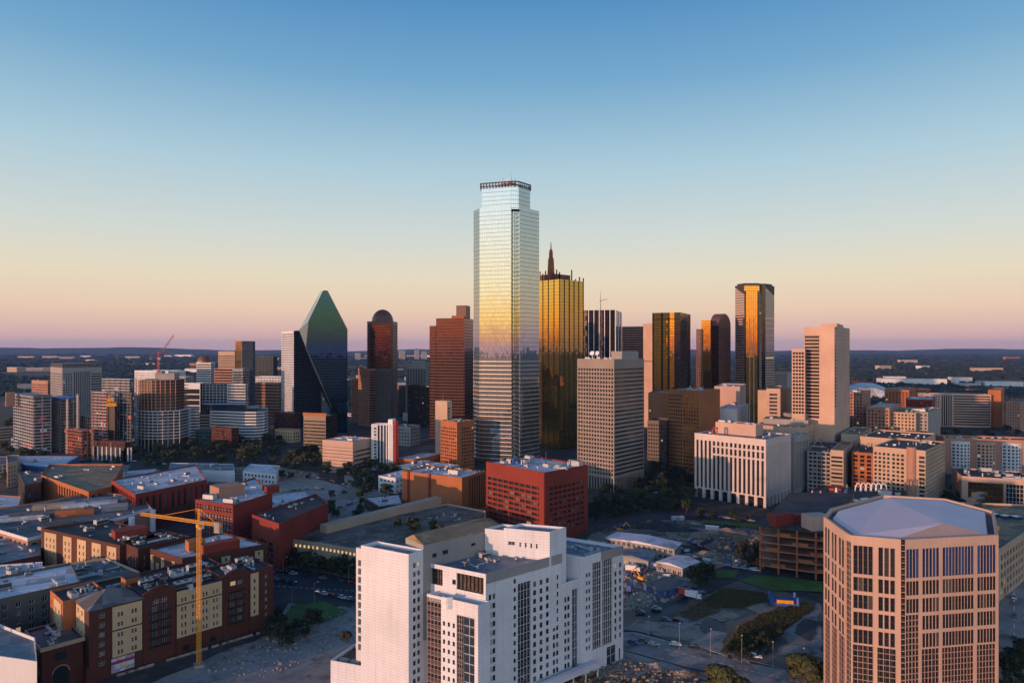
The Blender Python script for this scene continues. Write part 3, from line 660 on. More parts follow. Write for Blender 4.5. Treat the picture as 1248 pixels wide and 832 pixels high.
# --- green glass prism tower
Yf = 925; zz = lambda py, Y: Z_(py, Y)
def w3(px, py, Y): return (X_(px, Y), Y, Z_(py, Y))
Yk = 975
front = [w3(394, 354.5, Yf), w3(376.5, 391, Yf), w3(373, 424, Yf), w3(404.5, 497, Yf), (X_(404.5, Yf), Yf, 0), (X_(423.5, Yf), Yf, 0), w3(423.5, 402, Yf), w3(399, 354.5, Yf)]
back = [w3(391, 354.5, Yk), w3(364.5, 402, Yk), w3(366, 412, Yk), w3(400, 497, Yk), (X_(400, Yk), Yk, 0), (X_(421, Yk), Yk, 0), w3(421, 402, Yk), w3(398, 354.5, Yk)]
b = Bld('prism_tower', 'green glass tower cut like a crystal with a slanting pointed top', 'tower', (X_(405, 950), 950))
mb = MB(); mb.poly(front[::1])
for i in range(8):
    j = (i+1) % 8; mb.poly([front[j], front[i], back[i], back[j]])
mb.poly(back[::-1]); b.part('curtain_wall', mb, 'fplace')
mb = MB()
for i in (0, 1, 2, 6, 7):
    j = (i+1) % 8
    if i == 7: mb.tube(front[7], front[0], .7, n=4)
    mb.tube(front[i], front[j], .7, n=4)
b.part('edge_frame', mb, 'dsteel'); b.done()
# --- pale residential tower left of it
b = simple('apartment_tower', 'slim tower with a pale punched wall and dark glass side, left of the crystal tower', 'tower', 343, 358, 392, 403, 985,
           W(2.6, 1.9, 2.0, 3.4, .8, 1, 4, 2, .3, 'glh', 'frd'), K('bluegl', d=.1), 'white2', 'rgrey', 55, finish=False)
b.units(b.poly, b.zt-1, 3, 3); b.done()
# --- dome topped brown tower
Yd = 1010; b = Bld('domed_tower', 'brown granite tower with a rounded dome top, right of the crystal tower', 'tower', pt(466, Yd+20))
pl, zt = box2(447.5, 479, 484.5, 391.5, Yd, 1)
stb = Hs((3.5, W(0, 0, 2.2, 4, .8, .4, 2, 2, .4, 'glh')), (0, Vs((zt-4, K('winegl', d=.5)), (None, None))), (3.5, W(0, 0, 2.2, 4, .8, .4, 2, 2, .4, 'glh')))
ins, zr = b.mass(pl, 0, zt, [W(3, 1.4, 2.4, 4, .8, .6, 2, 2, .4, 'glh'), None, None, stb], 'brown', 'rdark')
c = cen(pl); mb = MB(); rad = (X_(483, Yd)-X_(452, Yd))/2*.86; ht = Z_(377, Yd)-zt+2
prev = None
for k in range(9):
    th = math.pi/2*k/8; ring = ngon(c, max(rad*math.cos(th), .05), 28); z = zr+ht*math.sin(th)
    if prev:
        for i in range(28):
            j = (i+1) % 28; mb.poly([(*prev[0][i], prev[1]), (*prev[0][j], prev[1]), (*ring[j], z), (*ring[i], z)])
    prev = (ring, z)
b.part('dome', mb, 'brown', True); b.done()
simple('granite_wing', 'low sunlit wing with slit windows at the left foot of the domed tower', 'office', 436.5, 450, 458, 449, 1000, W(2.4, 1.2, 2, 3.8, .8, .6, 2, 3, .4, 'glh'), W(0, 0, 2.2, 3.8, .6, .4, 2, 3, .4, 'glh'), 'pbrick', 'rdark', 45)
simple('granite_wing', 'grey punched wing at the right foot of the domed tower', 'office', 457.5, 476, 480, 449, 975, W(2.2, 1.2, 2, 3.6, .8, .5, 2, 3, .4, 'glh'), None, 'dgrey', 'rdark', 15)
# --- grey tower with arched crown
Yg = 1120; pl, zt = box2(494.5, 519, 526, 443, Yg, 20); b = Bld('arched_tower', 'ribbed grey tower with a pale arch in its crown, right of the domed tower', 'tower', cen(pl))
b.mass(pl, 0, zt, [strip(3, 1.6, .6, 3, 3), None, None, strip(3, 1.7, .8, 3, 9)], 'grey', 'rdark')
mb = MB(); L, Cc = Vector(pl[3]), Vector(pl[0]); d = (Cc-L); wid = d.length; d.normalize(); n_ = Vector((d.y, -d.x))
for k in range(14):
    t0, t1 = math.pi*k/14, math.pi*(k+1)/14; r0 = wid*.28; c0 = L+d*wid*.5
    def ap(t, r): p = c0+d*(r*math.cos(t))+n_*.5; return (p.x, p.y, zt-9+r*math.sin(t))
    mb.poly([ap(t0, r0), ap(t1, r0), ap(t1, r0-2), ap(t0, r0-2)][::-1])
for k in (0, 1):
    p = L+d*(wid*(.06+.88*k)); mb.box(p.x-1.5, p.x+1.5, p.y-1, p.y+2, zt, zt+3)
mb.obox(cen(pl), .35, 20, 14, zt-1, zt+5); b.part('crown', mb, 'grey'); b.done()
# --- wine brown stepped slab
Yw = 860; pl, zt = box2(531.5, 566, 579, 387.5, Yw, 12); b = Bld('brown_glass_tower', 'wine brown glass slab tower with a boxy roof cabin, left of the tallest tower', 'tower', cen(pl))
b.mass(pl, 0, zt, K('winegl', d=.1), 'brown', 'rdark')
pl2, z2 = box2(523.5, 531, 533, 397, Yw+12, 12); b.mass(pl2, 0, z2, K('winegl', d=.1), 'brown', 'rdark', name='wing_wall', rname='wing_roof')
pc, z3 = box2(556, 568, 573, 372, Yw+20, 12); b.mass(pc, zt-1, z3, None, 'brown', 'rdark', name='cabin_wall', rname='cabin_roof')
mb = MB(); p = pt(560, Yw+8); mb.box(p[0]-10, p[0]+6, p[1], p[1]+5, zt-1, zt+3.5); b.part('parapet_block', mb, 'obrick'); b.done()
# --- dark tower with white ribs
Yr = 1010; pl, zt = box2(711, 750, 757, 377.5, Yr, 8); b = Bld('ribbed_tower', 'black tower with thin white vertical ribs, right of the gold tower', 'tower', cen(pl))
b.mass(pl, 0, zt, K('blackgl', d=.1), 'black', 'rdark'); fin_row(b, pl[3], pl[0], 0, zt, 6, .9, .9, 'whitep'); fin_row(b, pl[0], pl[1], 0, zt, 2, .9, .9, 'whitep')
mast(b, *pt(732, Yr+15), zt-1, 30, 'dsteel'); mb = MB(); p = pt(732, Yr+15); mb.tube((p[0]-2, p[1], zt+14), (p[0]+10, p[1], zt+17), .35); b.part('jib', mb, 'dsteel'); b.done()
simple('office_slab', 'brown topped office slab with pale floor stripes behind the ribbed black tower', 'office', 752, 784, 795, 397.5, 1120, Vs((zt+8, ribbon(3.8, 1.9)), (None, None)), None, 'pbrick', 'rdark', 6)
# --- white slim tower + black gold tower
simple('white_tower', 'slim plain white tower standing between the grey grid tower and the black one', 'tower', 784, 797, 806, 394, 985, Vs((95, None), (97, W(0, 0, 1, 2, .3, 0, 0, 0, .3)), (None, None)), None, 'pinkc', 'rwhite', 40, units=2)
Yb = 905; pl, zt = box2(795, 829, 841.5, 380.5, Yb, 14); b = Bld('black_glass_tower', 'black glass tower whose left face is tinted amber for the golden sky, with vertical bars', 'tower', cen(pl))
b.mass(pl, 0, zt, [K('blackgl', d=.1), None, None, Hs((2, K('blackgl', d=.1)), (0, K('amber', d=.1)), (2.5, K('blackgl', d=.1)), (6, K('amber', d=.1)), (3, K('blackgl', d=.1)), (6, K('amber', d=.1)), (8, K('blackgl', d=.1)))], 'black', 'rdark')  # amber panes carry the golden sky reflection in their colour
mb = MB(); ring = inset(pl, -.4); mb.prism(ring, zt-9, zt-8, bottom=True); b.part('floor_band', mb, 'black'); b.done()
# --- barrel topped brown tower
Ya = 1040; pl, zt = box2(865.5, 876, 890.5, 396, Ya, 18); b = Bld('barrel_top_tower', 'brown tower with a barrel vaulted top and stepped left wing partly coloured as sunlit', 'tower', cen(pl))
b.mass(pl, 0, zt, [W(2.6, 1.6, 2.2, 3.9, .8, .6, 2, 1, .4, 'glh'), None, None, K('winegl', d=.2)], 'brown', 'rdark')
c0, c1 = (Vector(pl[3])+Vector(pl[0]))/2, (Vector(pl[2])+Vector(pl[1]))/2; ax = (c1-c0); ln = ax.length; ax.normalize(); sd = Vector((-ax.y, ax.x)); hw = (Vector(pl[0])-Vector(pl[1])).length/2
L_, R_ = Vector(pl[0]), Vector(pl[1]); mid = (L_+R_)/2; u = (R_-L_).normalized(); wv = Vector(pl[3])-Vector(pl[0]); hgt = Z_(380.5, Ya)-zt; mb = MB(); prev = None
for k in range(17):
    th = math.pi*k/16; p = mid-u*(hw*math.cos(th)); z = zt-.5+hgt*math.sin(th); q = p+wv
    if prev: mb.poly([(prev[0].x, prev[0].y, prev[2]), (p.x, p.y, z), (q.x, q.y, z), (prev[1].x, prev[1].y, prev[2])][::-1]); mb.poly([(mid.x, mid.y, zt-.5), (prev[0].x, prev[0].y, prev[2]), (p.x, p.y, z)][::-1])
    if prev: m_ = mid+wv; mb.poly([(m_.x, m_.y, zt-.5), (prev[1].x, prev[1].y, prev[2]), (q.x, q.y, z)])
    prev = (p, q, z)
b.part('vaulted_top', mb, 'brown')
for xl, xc, xr, yt, yy, st in ((855, 866, 869, 390, Ya-6, K('amber', d=.2)), (848.5, 856, 858, 401, Ya-10, W(2.4, 1.5, 2.2, 3.9, .8, .5, 2, 1, .4, 'glm'))):  # amber glass of the middle wing has golden sunlight in its colour
    p2, z2 = box2(xl, xc, xr, yt, yy, 16); b.mass(p2, 0, z2, [W(2.4, 1.5, 2.2, 3.9, .8, .4, 2, 1, .4, 'glh'), None, None, st], 'brown', 'rdark', name='wing_wall', rname='wing_roof')
b.done()
# --- tall gold tower with notched top
Yt = 1060
pl = [pt(907, Yt), pt(925.5, Yt), pt(928, Yt+8), pt(933, Yt+6), pt(943.5, Yt+22), pt(941, Yt+58), pt(899, Yt+58), pt(896, Yt+20)]
zt = Z_(347.5, Yt); b = Bld('notched_tower', 'tall gold glass tower with banded stone corners and a dark notched top', 'tower', cen(pl))
sb = ribbon(3.9, 2.0, .9, .5, 4, 6, 'glm', .4, 3)
b.mass(pl, 0, zt, [Vs((zt-9, Hs((3, K('blackgl', d=.3)), (5, K('amber', d=.3)), (1.2, None), (0, K('amber', d=.3)), (1.2, None), (5, K('amber', d=.3)), (3, K('blackgl', d=.3)))), (None, K('amber', d=.6))), sb, K('blackgl', d=.3), sb, W(2.4, 1.4, 2.1, 3.9, .9, .6, 2, 5, .3, 'glh'), None, None, sb], 'pinkc', 'rdark')
mb = MB()
for i in (7, 3, 1):
    p, q = pl[i], pl[(i+1) % 8]; e = inset(pl, -.35); p, q = e[i], e[(i+1) % 8]
    mb.poly([(p[0], p[1], zt-2), (p[0], p[1], zt+.5), (q[0], q[1], zt+.5), (q[0], q[1], zt-14)][::-1])
mb.prism(inset(pl, 3), zt-1, zt+3.5); b.part('top_frame', mb, 'dbrown'); b.done()
simple('office_block', 'short grey office block at the right foot of the notched gold tower', 'office', 944, 960, 967, 454, 1120, W(2.8, 1.5, 1.8, 3.7, .9, 1, 2, 1.5), None, 'grey', 'rgrey', 12)
# --- tan hotel tower
Yh = 600; pl, zt = box2(980, 1017, 1035.5, 398, Yh, 28)
b = Bld('hotel_tower', 'tan concrete hotel tower with dark balcony slots and a blank sunlit pier', 'tower', cen(pl))
b.mass(pl, 0, zt, [Vs((62, None), (None, Hs((1.5, None), (6, W(0, 0, 1.7, 3.1, .8, .5, 0, 3, .12, 'glh')), (0, W(3.2, .7, 2.4, 3.1, .4, .6, 0, 3, .12, 'glh'))))), None, None,
                   Vs((52, None), (None, Hs((0, Vs((zt-5, W(0, 0, 2.1, 3.1, .5, .5, 0, 0, 1.2, 'glh', 'frd', 10, 1, 'balcony_window')), (None, None))), (12, None))))], 'hotelc', 'rgrey')
pl2, z2 = box2(965, 981, 984, 425, Yh+6, 28); b.mass(pl2, 0, z2, [None, None, None, Vs((56, None), (None, W(2.6, 1.9, 2.0, 3.1, .6, .6, 0, 1.5, .5, 'glh')))], 'hotelc', 'rgrey', name='wing_wall', rname='wing_roof')
pc, z3 = box2(1000, 1020, 1028, 394, Yh+4, 28); b.mass(pc, zt-1, z3, None, 'hotelc', 'rgrey', name='lift_housing_wall', rname='lift_housing_roof')
mb = MB(); e = inset(pl2, -.2); p = pt(992, Yh-3); q = pl[3]
mb.box(X_(968, Yh+2), X_(1000, Yh), Yh-2+16, Yh+26, 53, 56); b.part('terrace', mb, 'grey'); b.done()
# --- grey grid tower
Yq = 545; pl, zt = box2(703.5, 748.5, 785, 437.5, Yq, 42); b = Bld('grid_tower', 'tan grey concrete grid tower with small square windows in front of the gold tower', 'tower', cen(pl))
g1 = Vs((12, strip(2.7, 1.7, .6, 0, 1.5, d=.8)), (zt-6, W(2.7, 1.75, 2.05, 3.35, .6, .5, 0, .3, .8, 'glh')), (None, None))
g2 = Vs((12, strip(2.7, 1.7, .6, 0, 1.5, d=.8)), (zt-6, W(0, 0, 1.5, 3.35, 1.1, .5, 0, .3, .6, 'glh', 'frd', 14, 1, 'ribbon_window')), (None, None))
ins, zr = b.mass(pl, 0, zt, [g2, None, None, g1], 'gridc', 'rgrey'); b.units(ins, zr, 8, 5, 1.3)
pc, z3 = box2(745, 758, 778, 428, Yq+8, 42); b.mass(pc, zr, z3, None, 'grey', 'rgrey', name='plant_room_wall', rname='plant_room_roof')
for px in (722, 728): mb = MB(); p = pt(px, Yq+18); mb.tube((*p, zr), (*p, zr+5), .3); mb.tube((p[0], p[1], zr+5), (p[0]-.6, p[1]-1, zr+5.6), .4, 2.0, n=12); b.part('dish_aerial', mb, 'whitep')
b.done()
# --- orange brown office
Yo = 625; pl, zt = box2(814, 852, 877.5, 476, Yo, 45); b = Bld('brown_office_tower', 'brown office block with a window strip coloured orange for sunlight and a blank dark side', 'office', cen(pl))
ins, zr = b.mass(pl, 0, zt, [None, None, None, Hs((0, W(2.5, 1.7, 1.6, 3.5, .9, .4, 2, 2, .4, 'glh')), (17, W(2.5, 1.9, 2.2, 3.5, .7, .4, 2, 2, .3, 'glo')))], 'obrown', 'rblue'); b.units(ins, zr, 6, 2)  # orange panes stand in for sun on this end of the face
b.done()
b = simple('dark_annex', 'dark block with a yellow lit ledge left of the brown office block', 'office', 789, 812, 822, 513, 640, W(2.6, 1.7, 1.7, 3.5, .8, .5, 2, 1.5, .3, 'glm'), None, 'dbrown', 'rtan', 30)
simple('dark_annex', 'narrow black block with a red window edge just under the black glass tower', 'office', 790, 815, 822, 479, 690, Hs((6, W(2.4, 1.6, 1.6, 3.4, .8, .3, 2, 1.5, .3, 'glm')), (0, None)), None, 'black', 'rtan', 20)
simple('pink_block', 'windowless pink block with a stair slot behind the brown office block', 'office', 870.5, 902, 909, 471, 720, Hs((0, None), (4, W(0, 0, 24, 30, 2, .3, 2, 2, .6, 'glm', 'frd', 1, 8)), (3, None)), None, 'pinkc', 'rwhite', 15, units=3)
simple('white_block', 'small white flat roofed block tucked behind the courthouse roof', 'office', 874, 898, 912, 498, 665, None, None, 'white2', 'rwhite', 25, units=3)
# ================================================================ middle distance, right
def gp(z, *px): return [G(x, y, z) for x, y in px]
# --- courthouse with white vertical fins
Yc = 491; pl, zt = box2(846.5, 933.5, 964, 535.5, Yc, 44); b = Bld('courthouse', 'pale office block with tall white fins between dark window strips and a pink rooftop cabin', 'office', cen(pl))
sl_ = strip(3.35, 1.9, .8, 7, 6, 'glh', 1.1, 12)
b1 = Vs((8, strip(3.35*2, 4.6, .8, 0, 1, 'glh', 2, 2)), (None, strip(3.35, 1.9, .8, 0, 5, 'glh', 1.1, 12)))
b2 = Vs((8, strip(6, 4.0, .8, 0, 1, 'glh', 2, 2)), (None, strip(2.2, .7, .8, 0, 5, 'glh', .7, 12)))
ins, zr = b.mass(pl, 0, zt, [b2, None, None, b1], 'pinkw', 'rblue'); b.units(ins, zr, 4, 9, 1.3)
L, C = Vector(pl[3]), Vector(pl[0]); d = (C-L).normalized(); n_ = Vector((d.y, -d.x)); W_ = (C-L).length
mb = MB()
for z, u0, u1 in ((zt-9.5, .27, 1.0), (zt-15.5, .27, 1.0)):
    p, q = L+d*W_*u0+n_*.15, L+d*(W_*u1-.4)+n_*.15; mb.prism([tuple(p), tuple(q), tuple(q-n_*.6), tuple(p-n_*.6)], z, z+1.3, bottom=True)
b.part('cross_beam', mb, 'pinkw')
pc, z3 = box2(872, 921, 930, 526, Yc+24, 44); i2, z2 = b.mass(pc, zr, 57, None, 'pinkc', 'rwhite', name='roof_cabin_wall', rname='roof_cabin_roof'); b.units(i2, z2, 6, 4)
mb = MB()
for px in (868.5, 874): p = pt(px, 523); mb.box(p[0]-.4, p[0]+.4, p[1]-.4, p[1]+.4, zr, zr+6)
p, q = pt(868.5, 523), pt(874, 523); mb.box(p[0]-.4, q[0]+.4, p[1]-.4, p[1]+.4, zr+5.2, zr+6.2); b.part('gantry', mb, 'redp'); b.done()
simple('dark_strip_office', 'grey block with black vertical window strips joined behind the white finned block', 'office', 955, 968, 986, 532, 535, None, strip(3.2, 1.9, 1.2, 4, 5, 'glh', 1, 12), 'grey', 'rgrey', 44, units=4)
b = simple('beige_block', 'beige block with one orange sunlit bay of windows left of the hotel tower', 'office', 923.5, 951, 966, 476, 640, None, Hs((0, None), (5, None)), 'tanp', 'rgrey', 20, finish=False)
b.done()
b = simple('bay_tower', 'narrow pink tower with a column of windows standing against the beige block', 'office', 934, 951, 953, 473.5, 630, W(0, 0, 1.9, 3.4, .9, 2.6, 2, 3, .4, 'glm'), None, 'pinkc', 'rgrey', 20)
simple('stepped_podium', 'low beige stepped block with flat terraces at the left foot of the hotel tower', 'office', 918, 977, 1001, 521, 575, W(2.6, 1.4, 1.8, 3.4, .8, 1, 2, 3), W(2.6, 1.4, 1.8, 3.4, .8, 1, 2, 3), 'tanp', 'rtan', 30, units=5)
simple('stepped_podium', 'small grey hall with a flat green tinged roof between courthouse and hotel tower', 'office', 930, 985, 992, 512, 598, None, W(2.6, 1.4, 1.8, 3.4, .8, 1, 2, 3), 'grey', 'rgrey', 20, units=4)
# --- tan apartment blocks
AG = 'tan apartment blocks on the right'
aw = W(2.9, 1.7, 1.8, 3.1, .7, .6, 1, 1.5, .5, 'gl'); aw2 = W(3.2, 1.1, 1.6, 3.1, .8, .8, 1, 1.5, .3, 'gl')
b = simple('apartment_building', 'pale striped apartment block with a dark flat roof right of the white finned block', 'apartment block', 984, 1013, 1022, 551, 535, W(3.4, 2.4, 1.9, 3.2, .6, .6, 1, 1, .9, 'gl'), aw2, 'grey', 'rdark', 24, group=AG, units=3)
simple('apartment_building', 'brown stair block with a tall dark slot between two apartment wings', 'apartment block', 1012, 1028, 1041, 549, 525, W(0, 0, 1.6, 3.1, .8, .6, 1, 2, .4, 'gl'), W(9, 2.2, 2.2, 3.1, .5, .3, 1, 2, .4, 'gl'), 'tanp', 'rtan', 24, group=AG)
simple('apartment_building', 'orange brick apartment wing with square balconies right of the brown stair block', 'apartment block', 1038, 1064, 1072, 552, 528, W(4.6, 3.0, 2.1, 3.1, .5, .4, 1, 1, 1.2, 'gl'), aw2, 'obrick', 'rdark', 24, group=AG, units=2)
simple('apartment_building', 'plain beige blank walled block rising behind the brown stair block', 'apartment block', 1025, 1048, 1062, 530, 585, None, None, 'tanp', 'rtan', 20, group=AG, units=1)
pl, zt = box2(1064, 1128, 1152, 549, 490, 30)
b = Bld('apartment_building', 'large tan apartment block with an orange rounded pier and a pale window grid end', 'apartment block', cen(pl), AG)
ins, zr = b.mass(pl, 0, zt, [W(2.5, 1.6, 1.75, 3.05, .7, .4, 1, 1, .5, 'glb'), None, None, Hs((13, W(2.9, 1.7, 1.8, 3.05, .7, .3, 1, 1.5, .5, 'glb')), (10, W(3.2, 1.9, 1.8, 3.05, .7, .3, 1, 1.5, .5, 'gl')), (9, W(2.8, 1.2, 1.7, 3.05, .7, .6, 1, 1.5, .4, 'gl')), (0, None), (5, W(0, 0, 1.9, 3.05, .6, .5, 1, 1.5, .8, 'glm')))], 'tanp', 'rdark'); b.units(ins, zr, 6, 3)
L, C = Vector(pl[3]), Vector(pl[0]); d = (C-L).normalized(); p = C-d*9; n_ = Vector((d.y, -d.x)); mb = MB(); mb.prism(ngon(p-n_*.6, 3.2, 16), 0, zt+1.6); b.part('pier', mb, 'pbrick')
b.done()
simple('apartment_building', 'long beige roof block stretching behind the large tan apartment block', 'apartment block', 1048, 1122, 1140, 537, 545, None, None, 'tanp', 'rdark', 24, group=AG, units=5)
ab = W(3.1, 1.6, 1.8, 3.2, .8, .6, 1, 1.5, .4, 'gl')
simple('apartment_building', 'brick grid block right beside the hotel tower with a pale corner strip', 'apartment block', 1035, 1052, 1061, 478, 700, ab, ab, 'pbrick', 'rgrey', 24, group=AG, units=2)
simple('apartment_building', 'reddish punched block with a cluttered white roof behind the brick grid block', 'apartment block', 1056, 1084, 1098, 497, 655, ab, ab, 'pbrick', 'rwhite', 24, group=AG, units=8)
simple('apartment_building', 'tan wide window block with a plain orange end, third block from the hotel tower', 'apartment block', 1084, 1116, 1128, 503, 650, ab, W(4, 1.4, 1.7, 3.2, .8, 2, 1, 1.5), 'tanp', 'rtan', 24, group=AG, units=3)
simple('apartment_building', 'narrow grey walled block with three window columns beside a blank white wall', 'apartment block', 1115, 1131, 1146, 502, 652, W(3.1, 1.6, 1.8, 3.2, .8, .3, 1, 1.5), None, 'grey', 'rgrey', 24, group=AG, units=1)
# long curved block at the right edge
pl = frontage(1150, 626, 1262, 606, 24); zt = Z_(534, 620); b = Bld('apartment_building', 'long pink sunlit block of curved window bays at the right edge', 'apartment block', cen(pl), AG)
bay = W(2.5, 1.6, 1.8, 3.0, .7, .3, 1, 2, .4, 'gl')
ins, zr = b.mass(pl, 0, zt, [None, None, None, None], 'pbrick', 'rdark', par=1.5); b.units(ins, zr, 7, 8)
L, C = Vector(pl[3]), Vector(pl[0]); d = (C-L).normalized(); n_ = Vector((d.y, -d.x)); LW = (C-L).length; k = 6
while k < LW-18:
    for j in range(5):
        t0, t1 = j/5, (j+1)/5; f_ = lambda t: L+d*(k+15*t)+n_*(.3+3.2*math.sin(math.pi*t)**.7)
        p, q = f_(t0), f_(t1); mbw = MB(); dd = (q-p); b.face(mbw, p, dd.normalized(), 0, dd.length, 0, zt-3, W(dd.length, dd.length*.55, 1.7, 3.0, .8, .05, 1, 1, .35, 'gl'))
        mbw.poly([(p.x, p.y, zt-3), (q.x, q.y, zt-3), tuple(q-n_*4)+(zt-3,), tuple(p-n_*4)+(zt-3,)]); b.part('bay_wall', mbw, ('white2', 'pinkc')[int(k) // 20 % 2])
    k += 20
b.done()
# --- low pink hall with glass front at the right edge
pl = frontage(1172, 508, 1262, 490, 40); zt = 20; b = Bld('glass_front_hall', 'low pink hall with a wide recessed glass front and a parapet of dark roof panels', 'hall', cen(pl))
ins, zr = b.mass(pl, 0, zt, [None, None, None, Vs((16, Hs((4, None), (22, K('amber', 3, 3, .25, 2.5)), (1.5, None), (0, K('blackgl', 2.2, 3, .25, 2.5, 'fr')))), (None, None))], 'pinkc', 'rdark'); b.units(ins, zr, 10, 5, 1.3); b.done()
# --- tan roofed garage right of the octagonal tower
pl = gp(24, (1219, 668), (1300, 560), (1258, 606), (1172, 606), (1136, 640), (1150, 672)); pl = [pl[0], (pl[1][0]+18, pl[1][1]-30), (X_(1262, 398), 398), (X_(1160, 404), 404), (X_(1130, 352), 352), (X_(1150, 300), 300)]
b = Bld('tan_roof_building', 'low building with a broad tan roof and small skylights at the right edge', 'office', cen(pl))
ins, zr = b.mass(pl, 0, 24, [W(5, 3.0, 2.6, 4, .8, .6, 1, 2, .5, 'gl'), None, None, None, None, None], 'tanp', 'rtan', par=1.2)
for px, py in ((1212, 628), (1225, 630), (1238, 631)): mb = MB(); p = G(px, py, 23); mb.obox(p, .3, 5, 4, zr, zr+.8); mb.obox(p, .3, 4, 3, zr+.8, zr+1.3); b.part('skylight', mb, 'glblue')
for k in range(5): mb = MB(); p = G(1178+4*k, 628-6*k, 23); mb.obox(p, .5, 9, 5, zr, zr+2.2); b.part('roof_duct', mb, 'dsteel')
mb = MB(); p = G(1214, 645, 23); mb.obox(p, .4, 2.5, 2, zr, zr+2); b.part('vent_box', mb, 'yellow'); b.done()
# --- far white roofs, slab office, overpass
b = Bld('arena', 'broad white swooping stadium roof beyond the brick blocks on the right', 'arena', pt(1062, 1500))
mb = MB(); prev = None
for k in range(15):
    t = k/14; px = 1032+64*t; h = Z_(467, 1500)*(.45+.55*math.sin(math.pi*min(1, t*1.1+.12))**.6); a = (X_(px, 1470), 1470, h*.8); c_ = (X_(px, 1540), 1540, h)
    if prev: mb.poly([prev[0], a, c_, prev[1]]); mb.poly([(prev[0][0], 1470, 0), (a[0], 1470, 0), a, prev[0]])
    prev = (a, c_)
b.part('roof', mb, 'rwhite'); b.done()
simple('brick_hall', 'square orange brick hall between the white stadium roof and the long striped office', 'hall', 1078, 1108, 1117, 475, 1150, None, W(5, 3, 2, 4), 'obrick', 'rgrey', 20, units=2)
pl = frontage(1126, 1005, 1208, 985, 26); zt = Z_(480, 1000); b = Bld('office_slab', 'long pale office with ribbon windows and an orange end tower far right', 'office', cen(pl)); i_, z_ = b.mass(pl, 0, zt, [None, None, None, Hs((22, W(3, 1.4, 2, 3.7)), (16, strip(3, 1.8)), (0, ribbon(3.7, 1.8, 1, 1, 2, 1.5)))], 'pinkc', 'rwhite'); b.units(i_, z_, 5, 6)
pe, ze = box2(1204, 1220, 1224, 477, 985, 20); b.mass(pe, 0, ze+2, None, 'obrick', 'rgrey', name='end_tower_wall', rname='end_tower_roof'); b.done()
simple('red_block', 'low dark red block with a bright end wall in front of the long striped office', 'office', 1104, 1136, 1140, 487, 900, W(3, 1.8, 2, 3.6), None, 'red', 'rwhite', 10, units=3)
simple('stone_turret_block', 'brown brick block with a small round turret at the far right edge', 'office', 1226, 1244, 1256, 490, 930, W(3, 1.2, 2, 4), None, 'pbrick', 'rgrey', 20)
ov = thing('highway_overpass', 'long grey elevated highway crossing behind the right hand apartment blocks', 'bridge', (X_(1200, 760), 760, 0))
mb = MB(); A = [pt(1125, 800), pt(1150, 780), pt(1200, 755), pt(1262, 735), pt(1330, 720)]
for i in range(4):
    p, q = Vector(A[i]), Vector(A[i+1]); n_ = Vector((-(q-p).y, (q-p).x)).normalized()*14
    mb.prism([tuple(p), tuple(q), tuple(q+n_), tuple(p+n_)], 9.5, 11, bottom=True)
    for s_ in (0, 1): e = n_*(.97*s_); mb.prism([tuple(p+e), tuple(q+e), tuple(q+e+n_*.03), tuple(p+e+n_*.03)], 11.003, 12.1)
mb.build('deck', M['grey'], ov)
for i in range(4):
    for t in (.2, .7): p = Vector(A[i]).lerp(Vector(A[i+1]), t); mb = MB(); mb.obox((p.x+2, p.y+7), .3, 2, 8, 0, 9.5); mb.build('pier', M['grey'], ov)
# --- unfinished brick and concrete frame left of the octagonal tower
pl = gp(24, (1003, 662), (1050, 600), (968, 612), (926.5, 640)); zt = 24
C0, R0 = Vector(G(927, 702)), Vector((0, 0))
pl = [pt(1018, 335), pt(1040, 430), pt(962, 430), pt(926.5, 350)]; zt = Z_(640.5, 350)
b = Bld('concrete_frame_building', 'unfinished concrete frame of open floors with orange brick and a dark parking roof', 'building site', cen(pl))
nf = 6
for k in range(nf+1): mb = MB(); z = zt*k/nf; mb.prism(inset(pl, -.2), max(0, z-.45), z, bottom=True); b.part('floor_slab', mb, 'rdark' if k == nf else 'pbrick')
L, C = Vector(pl[3]), Vector(pl[0])
for i in range(4):
    p, q = Vector(pl[i]), Vector(pl[(i+1) % 4]); n = max(2, int((q-p).length/7))
    for k in range(n):
        a = p.lerp(q, k/n); mb = MB(); mb.obox((a.x, a.y), 0, .7, .7, 0, zt-.4); b.part('column', mb, 'obrick')
mb = MB(); mb.prism(inset(pl, 9), 0, zt-.5); b.part('core_wall', mb, 'dbrown')
for k in range(1, nf):
    for j in range(3):
        t = (.08+.3*j+.07*(k % 3)); p = L.lerp(C, t); q = L.lerp(C, min(.98, t+.2)); mb = MB(); z = zt*k/nf; n_ = Vector((.0, .5)); mb.prism([tuple(p+n_), tuple(q+n_), tuple(q+n_*1.5), tuple(p+n_*1.5)], z, z+1.3); b.part('brick_upstand', mb, 'obrick' if (k+j) % 2 else 'brick')
p = pt(952, 352); mb = MB(); mb.obox(p, .45, 12, 5, zt, zt+6); mb.obox((p[0]+10, p[1]+6), .45, 9, 4, zt, zt+4); b.part('stair_head', mb, 'red')
p = pt(995, 345); mb = MB(); mb.obox(p, .2, 11, 9, zt, zt+7); b.part('lift_head', mb, 'pinkc'); b.done()
